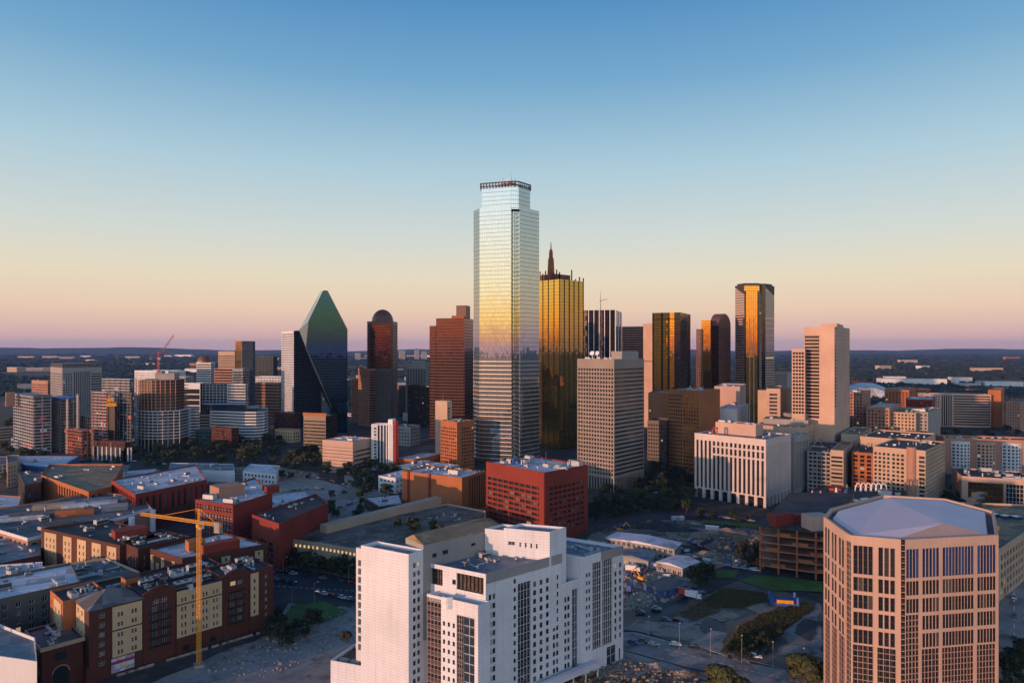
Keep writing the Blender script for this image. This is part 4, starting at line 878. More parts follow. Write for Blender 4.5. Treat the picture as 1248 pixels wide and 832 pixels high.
# dark roofed hall behind it
pl = [pt(1090, 400), pt(1105, 455), pt(1003, 475), pt(958, 425)]; b = Bld('dark_roof_hall', 'long dark roofed hall with white pipes and a row of white hoops', 'hall', cen(pl))
ins, zr = b.mass(pl, 0, 20, [W(4, 2, 2, 4), None, None, W(4, 2, 2, 4)], 'brick', 'rdark', par=.8); b.units(ins, zr, 12, 31, 1.2)
for k in range(6):
    mb = MB(); p = pt(1046+6.2*k, 452); ring = [(p[0]+2.1*math.cos(math.pi*j/8), p[1], zr+1+5.5*math.sin(math.pi*j/8)) for j in range(9)]
    for j in range(8): mb.tube(ring[j], ring[j+1], .35, n=5)
    b.part('hoop', mb, 'whitep')
mb = MB()
for k in range(8):
    p = pt(962+13*k, 428+4*(k % 3)); mb.obox(p, .5*k, 6, 1.2, zr, zr+1); 
b.part('pipe_run', mb, 'whitep')
for px, yy, m_ in ((990, 432, 'pinkc'), (1019, 440, 'whitep'), (1000, 430, 'pinkc')): mb = MB(); p = pt(px, yy); mb.tube((*p, zr), (*p, zr+6), 1.4, .3, 8); b.part('roof_cone', mb, m_)
p = pt(1018, 452); mb = MB(); mb.obox(p, .3, 6, 4, zr, zr+3); b.part('stair_head', mb, 'redp'); b.done()

# ================================================================ octagonal tower, right foreground
z8 = 62
pl = [G(1098, 657, z8), G(1104, 657.3, z8), G(1217, 651.5, z8), (X_(1212, 222), 222), (X_(1152, 241), 241), (X_(1075, 247), 247), (X_(1012, 226), 226), G(1003.7, 629, z8), G(1031, 649, z8), G(1037, 652, z8)]
b = Bld('octagonal_tower', 'large pink concrete office tower with angled faces, grouped windows and a pale lilac roof', 'office', cen(pl))
gw = lambda n, g='glh': W(1.75, 1.22, 3.4, 4.9, .8, .35, .0, .2, .55, g, 'frd', 1, 2)
def column8(p, g='glo8', gt='glo8', d=.45):
    w = p*.85; low = K('bofa8', p, 1.65, .14, .35, 'pinkf')
    return Vs((z8-30.7, low), (z8-11.4, W(p, w, 3.9, 4.9, .5, .1, 0, 0, d, g, 'frd', 1, 2)), (z8-11.0, None), (z8-2.2, W(p, w, 8.0, 9, .3, .1, 0, .2, d, gt, 'frd', 1, 4)), (None, None))
M['bofa8'] = curtain('grey_curtain_glass', (.14, .13, .13), 1.6, 1.65, (.10, .08, .07), .1, .12, .05, .85, .02, .5)
M['pinkf'] = flat('pink_metal_frame', (.36, .24, .20), .5)
P_ = None
left8 = Hs((.8, P_), (0, column8(2.0, d=.15)), (1.0, P_), (0, column8(2.0, d=.15)), (1.0, P_), (0, column8(2.0, d=.15)), (1.2, P_))
front8 = Hs((.5, P_), (5.2, column8(1.35, d=.2)), (1.0, P_), (0, column8(1.35, d=.2)), (1.2, P_))
skin8 = Vs((z8-20.9, K('bofa8', 1.1, 1.65, .2, .3, 'pinkf')), (z8-11.6, None), (None, None))
main8 = Hs((4.2, Vs((z8-20.9, K('bofa8', 1.1, 1.65, .2, .3, 'pinkf')), (None, column8(1.05, 'glo8', 'glblue', .15)))), (.8, P_), (5.6, column8(1.05, 'glo8', 'glblue', .15)), (.8, P_), (0, column8(1.05, 'glo8', 'glblue', .15)), (.9, P_), (6.2, column8(1.05, 'glo8', 'glblue', .15)), (.8, P_))
side8 = Hs((1.2, P_), (0, column8(1.6)), (1.2, P_))
stl = [K('bofa8', 1.5, 1.65, .2, .3, 'pinkf'), main8, side8, None, None, None, side8, left8, Vs((z8-2, K('bofa8', 1.5, 1.65, .2, .3, 'pinkf')), (None, None)), front8]
b.nmax = 100
ins, zr = b.mass(pl, 0, z8, stl, 'pinkc', 'rgrey', par=1.6, pw=.8)
# raised lilac roof deck sloping to a ridge on the right
dk = inset(pl, 2.6); mb = MB(); ridge = [G(1149, 638, z8+1.5), G(1140, 632, z8+1.5)]
hi = [(*G(1070, 612, z8+.5), z8+1.0), (*G(1012, 620, z8), z8+.4)]
A_ = (*dk[9], zr+1.2); B_ = (*dk[0], zr+1.2); D_ = (*dk[7], zr+1.2); E_ = (*dk[6], zr+1.2); F_ = (*dk[5], zr+1.2); G_ = (*dk[4], zr+1.2); Rg = (ridge[0][0], ridge[0][1], zr+3.2)
mb.poly([B_, Rg, G_, F_, E_, D_, (*dk[8], zr+1.2), A_])
for i in range(len(dk)): mb.poly([(*dk[i], zr), (*dk[(i+1) % len(dk)], zr), (*dk[(i+1) % len(dk)], zr+1.2), (*dk[i], zr+1.2)])
mb.poly([Rg, (*dk[2], zr+1.2), (*dk[3], zr+1.2), G_]); b.part('roof_deck', mb, 'rlilac')
mb = MB(); H2, H3 = (*dk[2], zr+1.2), (*dk[3], zr+1.2); mb.poly([B_, (*dk[1], zr+1.2), H2, Rg]); b.part('sloped_roof', mb, 'pinkc')
mb = MB()
for k in range(14):
    p = Vector(ins[0]).lerp(Vector(ins[9]), (k+.5)/14); mb.obox((p.x, p.y+.6), .3, .5, .5, zr, zr+1.4)
b.part('vent_row', mb, 'dsteel')
b.done()
# long glazed skylight strip behind it
pl = [pt(1195, 258), pt(1210, 300), pt(1128, 330), pt(1110, 300)]; b = Bld('glass_roof_hall', 'low hall with a sloping blue glass roof right behind the octagonal tower', 'hall', cen(pl))
b.mass(pl, 0, 34, None, 'grey', None, par=0); mb = MB(); mb.poly([(*pl[0], 34.05), (*pl[1], 40), (*pl[2], 42), (*pl[3], 36)]); mb.poly([(*pl[1], 40), (*pl[1], 34), (*pl[2], 34), (*pl[2], 42)]); mb.poly([(*pl[0], 34.05), (*pl[3], 34.05), (*pl[3], 36)]); b.part('glass_roof', mb, 'glb')
mb = MB()
for k in range(9):
    t = k/8; p = Vector((*pl[0], 34.2)).lerp(Vector((*pl[3], 36.15)), t); q = Vector((*pl[1], 40.15)).lerp(Vector((*pl[2], 42.15)), t); mb.tube(p, q, .18, n=4)
b.part('roof_frame', mb, 'steel'); b.done()

# ================================================================ red, orange and tan blocks, centre
Yr_ = 401; pl, zt = box2(592.5, 664, 716.5, 575.4, Yr_, 47); b = Bld('red_brick_block', 'square deep red block with rows of slot windows and a cluttered white roof', 'office', cen(pl))
rw = W(5.2, 4.2, 1.75, 3.15, .7, 1.2, 0, 0, .7, 'gl', 'frd', 3, 1)
rl = Vs((5, None), (zt-9, rw), (None, None)); rr = Vs((5, None), (zt-9, W(4.2, 3.1, 1.75, 3.15, .7, 3.4, 0, 0, .7, 'gl', 'frd', 3, 1)), (None, None))
ins, zr = b.mass(pl, 0, zt, [rr, None, None, rl], 'red', 'rwhite', par=1.0); b.units(ins, zr, 13, 12, 1.3)
L, C = Vector(pl[3]), Vector(pl[0]); d = (C-L).normalized(); n_ = Vector((d.y, -d.x)); mb = MB(); mb.prism([tuple(C-d*.2+n_*.5), tuple(C-d*4.5+n_*.5), tuple(C-d*4.5-n_*.3), tuple(C-d*.2-n_*.3)][::-1], 0, zt-.5); b.part('corner_pier', mb, 'red')
mb = MB(); p = cen(pl); mb.obox((p[0]-14, p[1]+4), .8, 6, 4, zr, zr+3.5); b.part('water_tank', mb, 'bluep'); mast(b, p[0]+6, p[1]-2, zr, 9, 'dsteel'); b.done()
Yo = 462; pl, zt = box2(490, 563, 592, 582, Yo, 30); b = Bld('orange_block', 'blank orange brick block with dark red piers left of the red block', 'hall', cen(pl))
b.mass(pl, 0, zt, [Hs((8, None), (0, strip(3, 1.8, .5, 2, 2, 'glh', .6, 6))), None, None, None], 'obrick', 'rwhite'); b.units(inset(pl, .5), zt-1, 9, 21, 1.2)
L, C = Vector(pl[3]), Vector(pl[0]); d = (C-L).normalized(); n_ = Vector((d.y, -d.x)); LW = (C-L).length
for t in (.10, .46): mb = MB(); p = L+d*LW*t; mb.prism([tuple(p), tuple(p+n_*.8), tuple(p+n_*.8+d*1.6), tuple(p+d*1.6)], 0, zt+.6); b.part('pier', mb, 'red')
b.done()
b = simple('tan_brick_tower', 'slim tan tower with a slot window column and thin antenna near the tallest tower', 'office', 530.5, 545, 551, 489, 668, None, Hs((0, None), (3, W(0, 0, 1.8, 3.4, .8, .3, 3, 5, .4, 'gl')), (3, None)), 'tanp', 'rgrey', 40, finish=False)
mast(b, *pt(540, 675), b.zt, 11, 'dsteel'); b.done()
simple('orange_office', 'orange brick office with a dark grid of windows at the foot of the tallest tower', 'office', 537, 557, 578, 514, 640, W(3, 1.9, 1.7, 3.2, .8, .5, 2, 4, .4, 'gl'), Hs((5, None), (0, W(3, 2.4, 1.6, 3.2, .8, .4, 2, 4, .5, 'gl'))), 'obrick', 'rgrey', 45, units=7)
pl, zt = box2(393, 430, 453, 538, 622, 24); b = Bld('cream_office', 'cream office with horizontal grooves and a stepped left end, in front of the crystal tower', 'office', cen(pl))
b.mass(pl, 0, zt, [ribbon(4, 1.5, 1.2, 1.5, 2, 6, 'glh', .4, 10), None, None, Vs((zt-2, W(0, 0, .45, 3.1, 1.8, .0, 0, 3, .3, 'gl', 'frd', 1, 1, 'groove')), (None, None))], 'pinkc', 'rwhite'); b.units(inset(pl, 1), zt-1, 6, 5); b.done()
pl, zt = box2(452.5, 479, 483, 513, 640, 8); b = Bld('striped_apartment_tower', 'slim white and black striped residential block with a red end wall', 'apartment block', cen(pl))
b.mass(pl, 0, zt-3, [None, None, None, Hs((2.5, None), (2.8, W(0, 0, 1.7, 3.0, .6, .2, 2, 1, .5, 'gl')), (0, strip(3.0, 2.0, .4, 2, 1, 'gl', 1.2, 14)), (3, None))], 'white2', 'rwhite')
mb = MB(); C = pl[0]; mb.obox((C[0]-2, C[1]+5), R(-8), 4.5, 9, 0, zt+1.5); b.part('end_pier', mb, 'whitep'); mb = MB(); mb.obox((C[0]+1.6, C[1]+6), R(-8), 2.2, 10, 0, zt-1); b.part('end_wall', mb, 'redp'); b.done()
b = simple('dark_office', 'near black office box with a golden lit roof edge in front of the crystal tower', 'office', 370, 397, 411, 507, 730, ribbon(3.6, 1.5, 1, .6, 2, 3, 'glh', .3, 10), ribbon(3.6, 1.5, 1, .6, 2, 3, 'glh', .3, 10), 'black', 'rtan', 18, units=3, finish=False)
mb = MB(); e = inset(b.poly, -.5); mb.prism([e[3], e[0], b.poly[0], b.poly[3]], b.zt-.5, b.zt+3.2, bottom=True); b.part('roof_edge', mb, 'obrick'); b.done()
LG = 'low white roofed sheds between the striped block and the orange block'
for i, (xl, xc, xr, yt, Y, lab) in enumerate(((461, 482, 545, 582, 540, 'low shed with a canopy roof left behind the orange block'), (482, 500, 530, 569, 590, 'small teal walled shed with a white roof beyond the canopy shed'), (484, 505, 537, 560, 640, 'orange fronted low shed beside the tan slim tower'), (497, 530, 560, 574, 560, 'white flat roofed shed directly behind the orange block'))):
    simple('low_shed', lab, 'shed', xl, xc, xr, yt, Y, W(4, 2, 1.5, 4, .5, 1, 0, .5), W(4, 2, 1.5, 4, .5, 1, 0, .5), ('white2', 'teal', 'obrick', 'grey')[i], 'rwhite', 30, par=.4, units=3, group=LG)
# ================================================================ white medical tower, centre foreground
b = Bld('white_hospital_tower', 'large white panelled hospital like building with stair tower, glass bays and blue roofs, bottom centre', 'building', (8, 236))
def A2(p, ang, t): a = R(ang); return (p[0]+math.cos(a)*t, p[1]+math.sin(a)*t)
C = (-8.2, 213.0); rdir, ldir = 40, 150
hw = W(2.9, .85, 1.45, 2.85, .9, .5, 1, .6, .28, 'glb', 'frd', 1, 2, pair=.5)
hw1 = W(2.6, 1.0, 1.5, 2.85, .9, .4, 1, .6, .28, 'glb', 'frd', 1, 2)
gb = K('hglass', 1.5, 2.85, .14, .5, 'fr', .14)
M['hglass'] = curtain('hospital_bay_glass', (.10, .11, .14), 1.5, 2.85, (.05, .05, .06), .1, .9, .05, .8, .02, .5)
M['hglass2'] = curtain('hospital_blue_glass', (.16, .22, .30), 2.6, 2.85, (.06, .07, .09), .1, .5, .05, .8, .02, .4)
# front-left slab tower
a, c = G(440, 664, 49.5), G(498, 675, 49.5); e = (c[0]+4.3, c[1]+5.2)
T1 = [c, e, (a[0]+4.3, a[1]+5.2), a]
ins, zr = b.mass(T1, 0, 49.5, [Vs((47, W(6, 1.15, 1.6, 2.85, .8, .3, 1, .3, .2, 'gl', 'frd', 1, 1, pair=.7)), (None, None)), None, None, None], 'white', 'rblue', par=1.2, name='slab_wall', rname='slab_roof')
# balcony strip on its left
d = Vector((a[0]-c[0], a[1]-c[1])).normalized(); p0 = Vector(a)+Vector((1.0, 3.6)); p1 = p0+d*4.6
S1 = [tuple(p0), (p0.x+4, p0.y+5), (p1.x+4, p1.y+5), tuple(p1)]
b.mass(S1, 0, 47, [None, None, None, Hs((.7, None), (0, Vs((12, None), (45.5, W(0, 0, 2.1, 2.85, .4, .2, 0, 0, .9, 'glb', 'fr', 1, 3)), (None, None))), (.5, None))], 'white2', 'rblue', name='balcony_wall', rname='balcony_roof')
# main block
D = A2(C, rdir, 33); tl = 22
wl = lambda z: Hs((5.0, Vs((z, W(3.6, 1.1, 1.7, 2.85, .8, .2, 1, .6, .2, 'gl', 'frd', 1, 2, pair=.45)), (None, None))), (5.6, None), (2.6, W(0, 0, 1.5, 2.85, .9, .85, 1, .6, .28, 'glb', 'frd', 1, 1)), (5.6, Vs((5, None), (38.5, gb), (None, None))), (0, W(2.6, 1.3, 1.7, 2.85, .8, .3, 1, 3.2, .2, 'gl', 'frd', 2, 1)), (4.2, W(4, 1.1, 1.7, 2.85, .8, .1, 1, 3.2, .2, 'gl', 'frd', 1, 1, pair=.4)), (.8, None))
Lf = A2(C, ldir, tl); Bk = A2(D, ldir, tl+6)
MAIN = [C, D, Bk, Lf]
top_left = Vs((38, None), (43.2, Hs((5.5, K('hglass', 1.2, 5, .3, 1.0, 'dsteel', .4)), (3.5, None), (2.0, W(0, 0, 1.6, 5, 1.2, .3, 0, 1, .3)), (0, K('amber8', 1.4, 5.1, .35, 1.2, 'dsteel', .5)), (.8, None))), (None, None))
M['amber8'] = curtain('amber_bay_glass', (.55, .36, .22), 1.4, 5.1, (.05, .03, .02), .1, .1, .06, .85, .02, .4)
ins, zr = b.mass(MAIN, 0, 44.5, [Vs((42.2, wl(38.5)), (None, None)), None, None, top_left], 'white', 'rblue', par=1.2, pw=.4)
b.units(inset(MAIN, 3), zr, 6, 41, .8)
mb = MB(); q0, q1 = A2(C, rdir, .05), A2(D, rdir, -.05); n_ = (math.sin(R(rdir)), -math.cos(R(rdir)))
mb.prism([(q0[0]+n_[0]*.12, q0[1]+n_[1]*.12), (q1[0]+n_[0]*.12, q1[1]+n_[1]*.12), q1, q0], 41.4, 44.62, bottom=True); b.part('parapet_band', mb, 'grey')
# lower front block with a curved balcony
C2 = A2(A2(C, rdir, 0.4), 240, 5.0); L2 = A2(C2, ldir, 19.5)
C2r = A2(C2, rdir, 4.9)
fr = Hs((5.6, Vs((35.5, K('hglass', 1.35, 1.42, .14, .35, 'pinkf', .14)), (None, None))), (6.0, Vs((31, W(1.9, .85, 1.45, 2.85, .9, .2, 1, .5, .28, 'glb', 'frd', 1, 1)), (None, None))), (2.4, Vs((32, K('hglass', .8, 1.42, .12, .4, 'pinkf', .14)), (None, None))), (4.2, Vs((32, K('hglass2', 2.1, 2.85, .12, .5, 'fr', .12)), (None, None))), (0, None))
fb = [C2, C2r, A2(C2r, ldir, 19.5), L2]
i2, z2 = b.mass(fb, 0, 36.4, [None, None, None, fr], 'white', 'rblue', par=2.2, name='front_wall', rname='front_roof')
mb = MB(); p = A2(L2, -30, 6.3); prev = None
for k in range(9):
    th = math.pi*k/8; w = (p[0]+.75*5*(k/8)*math.cos(R(-30))+math.sin(R(-30))*0, p[1]+.75*5*(k/8)*math.sin(R(-30))); w = (w[0]-.5*1.6*math.sin(th), w[1]-.87*1.6*math.sin(th))
    if prev: mb.prism([prev, w, (w[0]+.1, w[1]+.25), (prev[0]+.1, prev[1]+.25)], 33.5, 37.2, bottom=True)
    prev = w
b.part('curved_parapet', mb, 'whitep')
# link wall between slab and main block
q = A2(Lf, ldir, 1.5); mb = MB(); mb.prism([Lf, A2(Lf, 60, 3), A2(T1[1], 60, 3), T1[1]], 0, 42.5); b.part('link_wall', mb, 'white2')
# long roof hall behind the deck
P1, P2 = G(516, 664, 51), G(614, 642.5, 51); dl_ = Vector((P2[0]-P1[0], P2[1]-P1[1])).normalized(); nn = Vector((-dl_.y, dl_.x))
RH = [P1, P2, tuple(Vector(P2)+nn*16), tuple(Vector(P1)+nn*11)]
b.mass(RH, 20, 51, [Vs((45, None), (None, Hs((3, None), (3, W(0, 0, 1.3, 4, 1.2, .6, 0, 1, .3)), (6, W(0, 0, 1.4, 4, 1.4, 2, 0, 1, .3)), (7, None), (4, W(0, 0, 1.0, 4, 2, 1, 0, 1, .3)), (4, None), (8, W(3, 1.4, .9, 4, 2.4, .5, 0, 1, .3, 'gl')), (0, None)))), None, None, None], 'grey', None, par=0, name='roof_hall_wall')
mb = MB(); g0, g1 = Vector(RH[3]).lerp(Vector(RH[0]), .45), Vector(RH[2]).lerp(Vector(RH[1]), .5)
mb.poly([(*RH[0], 51.02), (*RH[1], 51.02), (g1.x, g1.y, 53), (g0.x, g0.y, 53.2)]); mb.poly([(g0.x, g0.y, 53.2), (g1.x, g1.y, 53), (*RH[2], 51.02), (*RH[3], 51.02)]); mb.poly([(*RH[3], 51.02), (*RH[0], 51.02), (g0.x, g0.y, 53.2)]); mb.poly([(*RH[1], 51.02), (*RH[2], 51.02), (g1.x, g1.y, 53)]); b.part('gable_roof', mb, 'rtan')
# white stair tower
S = [G(670, 648, 53), G(690, 642, 53), G(628, 628.5, 53), G(614, 643, 53)]; S[2] = (S[1][0]+S[3][0]-S[0][0], S[1][1]+S[3][1]-S[0][1])
i3, z3 = b.mass(S, 20, 53, [None, None, None, Vs((44, None), (None, Hs((1.2, None), (3.2, W(0, 0, 1.3, 9, 3.3, .4, 0, 1, .3, 'gl', 'fr', 2, 1)), (0, W(2.2, .6, 1.6, 9, 3.0, .6, 0, 1, .3, 'gl')), (3, None)))), ], 'white', 'rblue', par=1, name='stair_tower_wall', rname='stair_tower_roof')
ex = [S[3], tuple(Vector(S[3]).lerp(Vector(S[2]), 1)), None, None]; mb = MB()
e0, e1 = Vector(S[3]), Vector(S[2]); dd = (Vector(S[3])-Vector(S[0])).normalized()
i4, _ = b.mass([tuple(e0), tuple(e1), tuple(e1+dd*7), tuple(e0+dd*7)], 40, 52.2, None, 'white2', 'rblue', par=.8, name='rear_wall', rname='rear_roof')
# right wing: low link, then the taller end
E = A2(C, rdir, 63); K1, K2 = A2(C, rdir, 33.02), A2(C, rdir, 42)
LK = [K1, K2, A2(K2, ldir, 22), A2(K1, ldir, 22)]
b.mass(LK, 0, 34.2, [Hs((0, Vs((31, W(3.3, 1.05, 1.7, 2.85, .8, .2, 1, .5, .2, 'gl', 'frd', 1, 1, pair=.4)), (None, None))), (4, Vs((4, None), (31, K('hglass2', 2, 2.85, .12, .8, 'fr', .1)), (None, None)))), None, None, None], 'white', 'rblue', par=1.4, name='link_block_wall', rname='link_block_roof')
K2b = A2(K2, -50, 1.6); E2 = A2(E, -50, 1.6)
EW = [K2b, E2, A2(E2, ldir, 24), A2(K2b, ldir, 24)]
ew = Vs((7, Hs((12, None), (5, K('hglass2', 2.4, 3, .15, .4, 'fr')), (0, W(2.2, .9, 4, 6, .8, .4, 0, .3, .28, 'glb', 'frd', 1, 2)))), (8.2, None), (38.8, Hs((4.6, W(3.6, .85, 1.45, 2.85, .7, .2, 0, .2, .28, 'glb', 'frd', 1, 1, pair=.45)), (4.6, K('hglass', 1.2, 2.85, .2, .5, 'fr', .2)), (.5, None), (5.4, K('hglass', 1.2, 2.85, .2, .5, 'fr', .2)), (0, W(2.4, 1.1, 1.8, 2.85, .6, .4, 0, .2, .28, 'glb', 'frd', 1, 2)))), (None, None))
i5, z5 = b.mass(EW, 0, 42, [ew, None, None, None], 'white', 'rblue', par=1.2, name='end_wing_wall', rname='end_wing_roof'); b.units(i5, z5, 4, 9, .8)
mb = MB(); q0, q1 = A2(E2, rdir, -12), A2(E2, rdir, -.05); mb.prism([(q0[0]+n_[0]*.15, q0[1]+n_[1]*.15), (q1[0]+n_[0]*.15, q1[1]+n_[1]*.15), q1, q0], 38.9, 42.1, bottom=True); b.part('parapet_band', mb, 'grey')
# entrance canopy and low terrace wall along the right face
mb = MB()
for t0, t1, o in ((20, 46, 6), ): 
    p, q = A2(A2(C, rdir, t0), -50, o), A2(A2(C, rdir, t1), -50, o); mb.prism([p, q, A2(q, 130, 4), A2(p, 130, 4)], 4.2, 5, bottom=True)
for k in range(5): p = A2(A2(C, rdir, 21+6*k), -50, 5.6); mb.obox(p, 0, .4, .4, 0, 4.2)
b.part('canopy', mb, 'white2')
b.done()
# terrace at the bottom left and right
tp = [G(404, 806, 9), G(432, 783, 9), (X_(470, 232), 232), (X_(430, 205), 205), (X_(404, 200), 200)]
tp = [G(432, 815, 9), G(441, 800, 9), (X_(441, 245), 245), G(431, 783, 9), G(403, 805, 9), (X_(400, 205), 205), (X_(430, 205), 205)]
b = Bld('planted_terrace', 'white tiled terrace block with planting boxes at the lower left foot of the white building', 'terrace', cen(tp)); tq = [G(441, 811, 9), (X_(444, 232), 232), G(433, 783, 9), G(403, 804, 9)]; i9, z9 = b.mass(tq, 0, 9, None, 'white', 'rpod', par=1.0)
for t9 in (.3, .65): mb = MB(); p9 = Vector(tq[3]).lerp(Vector(tq[0]), t9)+Vector((.8, 3)); mb.obox(tuple(p9), -.4, 3.4, 1.6, z9, z9+.7); b.part('planting_box', mb, 'slab')
b.done()
tw = [G(660, 832), G(700, 806), G(727, 790), G(757, 781)]
wl_ = thing('garden_wall', 'low pale wall round the planted strip at the right foot of the white building', 'wall', (*tw[1], 0)); mb = MB()
for i in range(3):
    p, q = Vector(tw[i]), Vector(tw[i+1]); n2 = Vector((-(q-p).y, (q-p).x)).normalized()*.5; mb.prism([tuple(p), tuple(q), tuple(q+n2), tuple(p+n2)], 0, 2.6)
mb.build('wall', M['white2'], wl_)
mb = MB()
for i in range(3):
    p, q = Vector(tw[i]), Vector(tw[i+1]); n2 = Vector((-(q-p).y, (q-p).x)).normalized(); mb.prism([tuple(p-n2*.1), tuple(q-n2*.1), tuple(q+n2*.6), tuple(p+n2*.6)], 2.603, 2.8, bottom=True)
mb.build('coping', M['slab'], wl_)
sheet('lawn', [(668, 826), (702, 800), (727, 786), (757, 778), (757, 768), (690, 790), (655, 815)], 'lawn')
# ================================================================ left: building-site towers and offices in the middle distance
def frame_tower(name, label, xl, xc, xr, ytop, Y, a, fl, bays, slab='grey', col='grey', core='dbrown', inner=1.6, z0=0, roof='rgrey', extra=None):
    poly, zt = box2(xl, xc, xr, ytop, Y, a); b = Bld(name, label, 'building site', cen(poly)); n = max(2, int(zt/fl))
    me = None; mb = MB(); mb.prism(inset(poly, -.5), -.55, 0, bottom=True); me = mb.mesh('floor_slab', M[slab], (b.loc[0], b.loc[1], 0))
    for k in range(1, n+1): link('floor_slab', me, b.root, (0, 0, zt*k/n))
    for e in (3, 0):
        p, q = Vector(poly[e]), Vector(poly[(e+1) % 4]); m = max(1, int((q-p).length/bays))
        for k in range(m+1):
            c = p.lerp(q, k/m); mb = MB(); mb.obox((c.x, c.y), R(a), .9, .9, 0, zt-.5); b.part('column', mb, col)
    mb = MB(); mb.prism(inset(poly, inner), 0, zt-.4); b.part('core_wall', mb, core)
    r = random.Random(int(xl*7+Y)); 
    for k in range(1, n):
        for e in (3, 0):
            p, q = Vector(poly[e]), Vector(poly[(e+1) % 4]); d = (q-p).normalized(); nn = Vector((-d.y, d.x))
            if r.random() < .55:
                t = r.uniform(0, .7); u, w = p.lerp(q, t)+nn*.6, p.lerp(q, min(1, t+r.uniform(.15, .4)))+nn*.6; mb = MB()
                z = zt*k/n; mb.prism([tuple(u), tuple(w), tuple(w+nn*.3), tuple(u+nn*.3)], z, z+r.choice((1.1, fl-.6))); b.part('infill_panel', mb, r.choice(('grey', 'redp', 'dgrey', 'pbrick', 'rwhite')))
    b.poly, b.zt = poly, zt; return b
b = frame_tower('unfinished_tower', 'unfinished condo tower of open floor slabs with an orange lit end, far left', 17, 41, 62, 484, 735, 50, 3.35, 7, 'white2', 'grey', 'dbrown')
mb = MB(); p = pt(12.5, 760); mb.obox(p, .7, 8, 8, 50, 66); b.part('hoist_cabin', mb, 'pbrick')
mb = MB(); mb.prism(inset(b.poly, -1.2), b.zt+.02, b.zt+1.6, bottom=True); b.part('roof_canopy', mb, 'rblue'); b.done()
b = frame_tower('unfinished_tower', 'grey unfinished tower with a blue edge protection on top, second from the left', 58, 74, 97, 487, 755, 40, 3.35, 6, 'grey', 'grey', 'dgrey')
mb = MB(); mb.prism(inset(b.poly, -.8), b.zt-.5, b.zt+1.8); b.part('edge_screen', mb, 'bluep'); b.done()
b = frame_tower('unfinished_block', 'low reddish unfinished block with scaffolding standing before the grey site towers', 80, 100, 113, 525, 720, 35, 3.3, 5, 'pbrick', 'redp', 'dbrown'); b.done()
b = frame_tower('unfinished_block', 'pale unfinished block with a red netted floor behind the low scaffolded one', 94, 112, 122, 508, 765, 35, 3.3, 5, 'grey', 'pbrick', 'dgrey'); b.done()
for k, (x, y1, Y) in enumerate(((82, 486, 742), (94.5, 480, 735), (113, 476, 700))):
    h = thing('hoist_mast', ('thin grey lattice hoist mast standing by the grey site tower', 'tall grey hoist mast rising above the low reddish site block', 'pinkish hoist mast left of the tower with the yellow lift')[k], 'hoist', (*pt(x, Y), 0)); p = pt(x, Y); zt = Z_(y1, Y); mb = MB()
    for dx in (-.7, .7):
        for dy in (-.7, .7): mb.tube((p[0]+dx, p[1]+dy, 0), (p[0]+dx, p[1]+dy, zt), .16, n=4)
    z = 0
    while z < zt-2: mb.tube((p[0]-.7, p[1]-.7, z), (p[0]+.7, p[1]-.7, z+2), .1, n=4); mb.tube((p[0]+.7, p[1]-.7, z), (p[0]+.7, p[1]+.7, z+2), .1, n=4); z += 2
    mb.build('lattice_mast', M['steel' if k < 2 else 'pbrick'], h)
    mb = MB(); mb.box(p[0]-2.4, p[0]-.8, p[1]-1, p[1]+1, zt*.4, zt*.4+2.6); mb.build('cage', M['redp'], h)
# tall dark slab
b = simple('office_tower', 'broad grey slab tower with a dark louvred crown behind the far left site towers', 'tower', 61.5, 76, 124, 448, 960, W(2.8, 1.6, 2.1, 3.7, .8, .8, 2, 5), Hs((13, W(2.8, 1.6, 2.1, 3.7, .8, .8, 2, 5)), (22, strip(2.6, 1.2, .6, 2, 6)), (0, ribbon(3.7, 1.8, .9, .6, 2, 6))), 'grey', 'rdark', 55, finish=False)
mb = MB(); mb.prism(inset(b.poly, .8), b.zt-.5, b.zt+5.5); b.part('louvre_crown', mb, 'dbrown')
mb = MB(); e = inset(b.poly, .3); L, C, Rr = b.poly[3], b.poly[0], b.poly[1]
for k in range(24):
    p = Vector(C).lerp(Vector(Rr), k/24); mb.obox((p.x, p.y+.6), R(35), .5, .5, b.zt, b.zt+6)
b.part('crown_fins', mb, 'grey'); b.done()
simple('brick_block', 'small orange lit brick block left of the broad grey slab tower', 'office', 38.5, 58, 65, 464, 1020, W(3, 1.8, 2.2, 3.7, .8, .8, 2, 2), W(3, 1.8, 2.2, 3.7, .8, .8, 2, 2), 'pbrick', 'rtan', 30, units=2)
# twin site towers with yellow lift
b = frame_tower('unfinished_tower', 'pale site tower with curved white floor edges behind the yellow lift shaft', 125, 158, 166, 462, 830, 20, 3.3, 8, 'white2', 'grey', 'dgrey'); b.done()
b = frame_tower('unfinished_tower', 'site tower with red netting and open floors left of the yellow lift shaft', 112, 130, 134, 478, 740, 25, 3.3, 6, 'white2', 'redp', 'dbrown'); b.done()
b = frame_tower('unfinished_tower', 'site tower with red netting and open floors right of the yellow lift shaft', 141, 160, 166, 479, 742, 25, 3.3, 6, 'rblue', 'rblue', 'dbrown'); b.done()
pl, zt = box2(130, 140, 143, 495, 738, 20); b = Bld('lift_shaft', 'black shaft with a yellow lift platform on top between two site towers', 'lift shaft', cen(pl)); b.mass(pl, 0, zt, None, 'black', 'rdark')
c = cen(pl)
mb = MB(); mb.obox(c, .3, 10, 8, zt, zt+3.5); mb.obox((c[0]-1, c[1]), .3, 7, 6, zt+5.5, zt+8); mb.obox((c[0]-3, c[1]), .3, 1.5, 1.5, zt+3.5, zt+12); b.part('lift_platform', mb, 'yellow'); b.done()
pl, zt = box2(114, 152, 160, 539, 690, 20); b = Bld('podium', 'low brown podium on pale columns below the yellow lift shaft', 'building site', cen(pl)); 
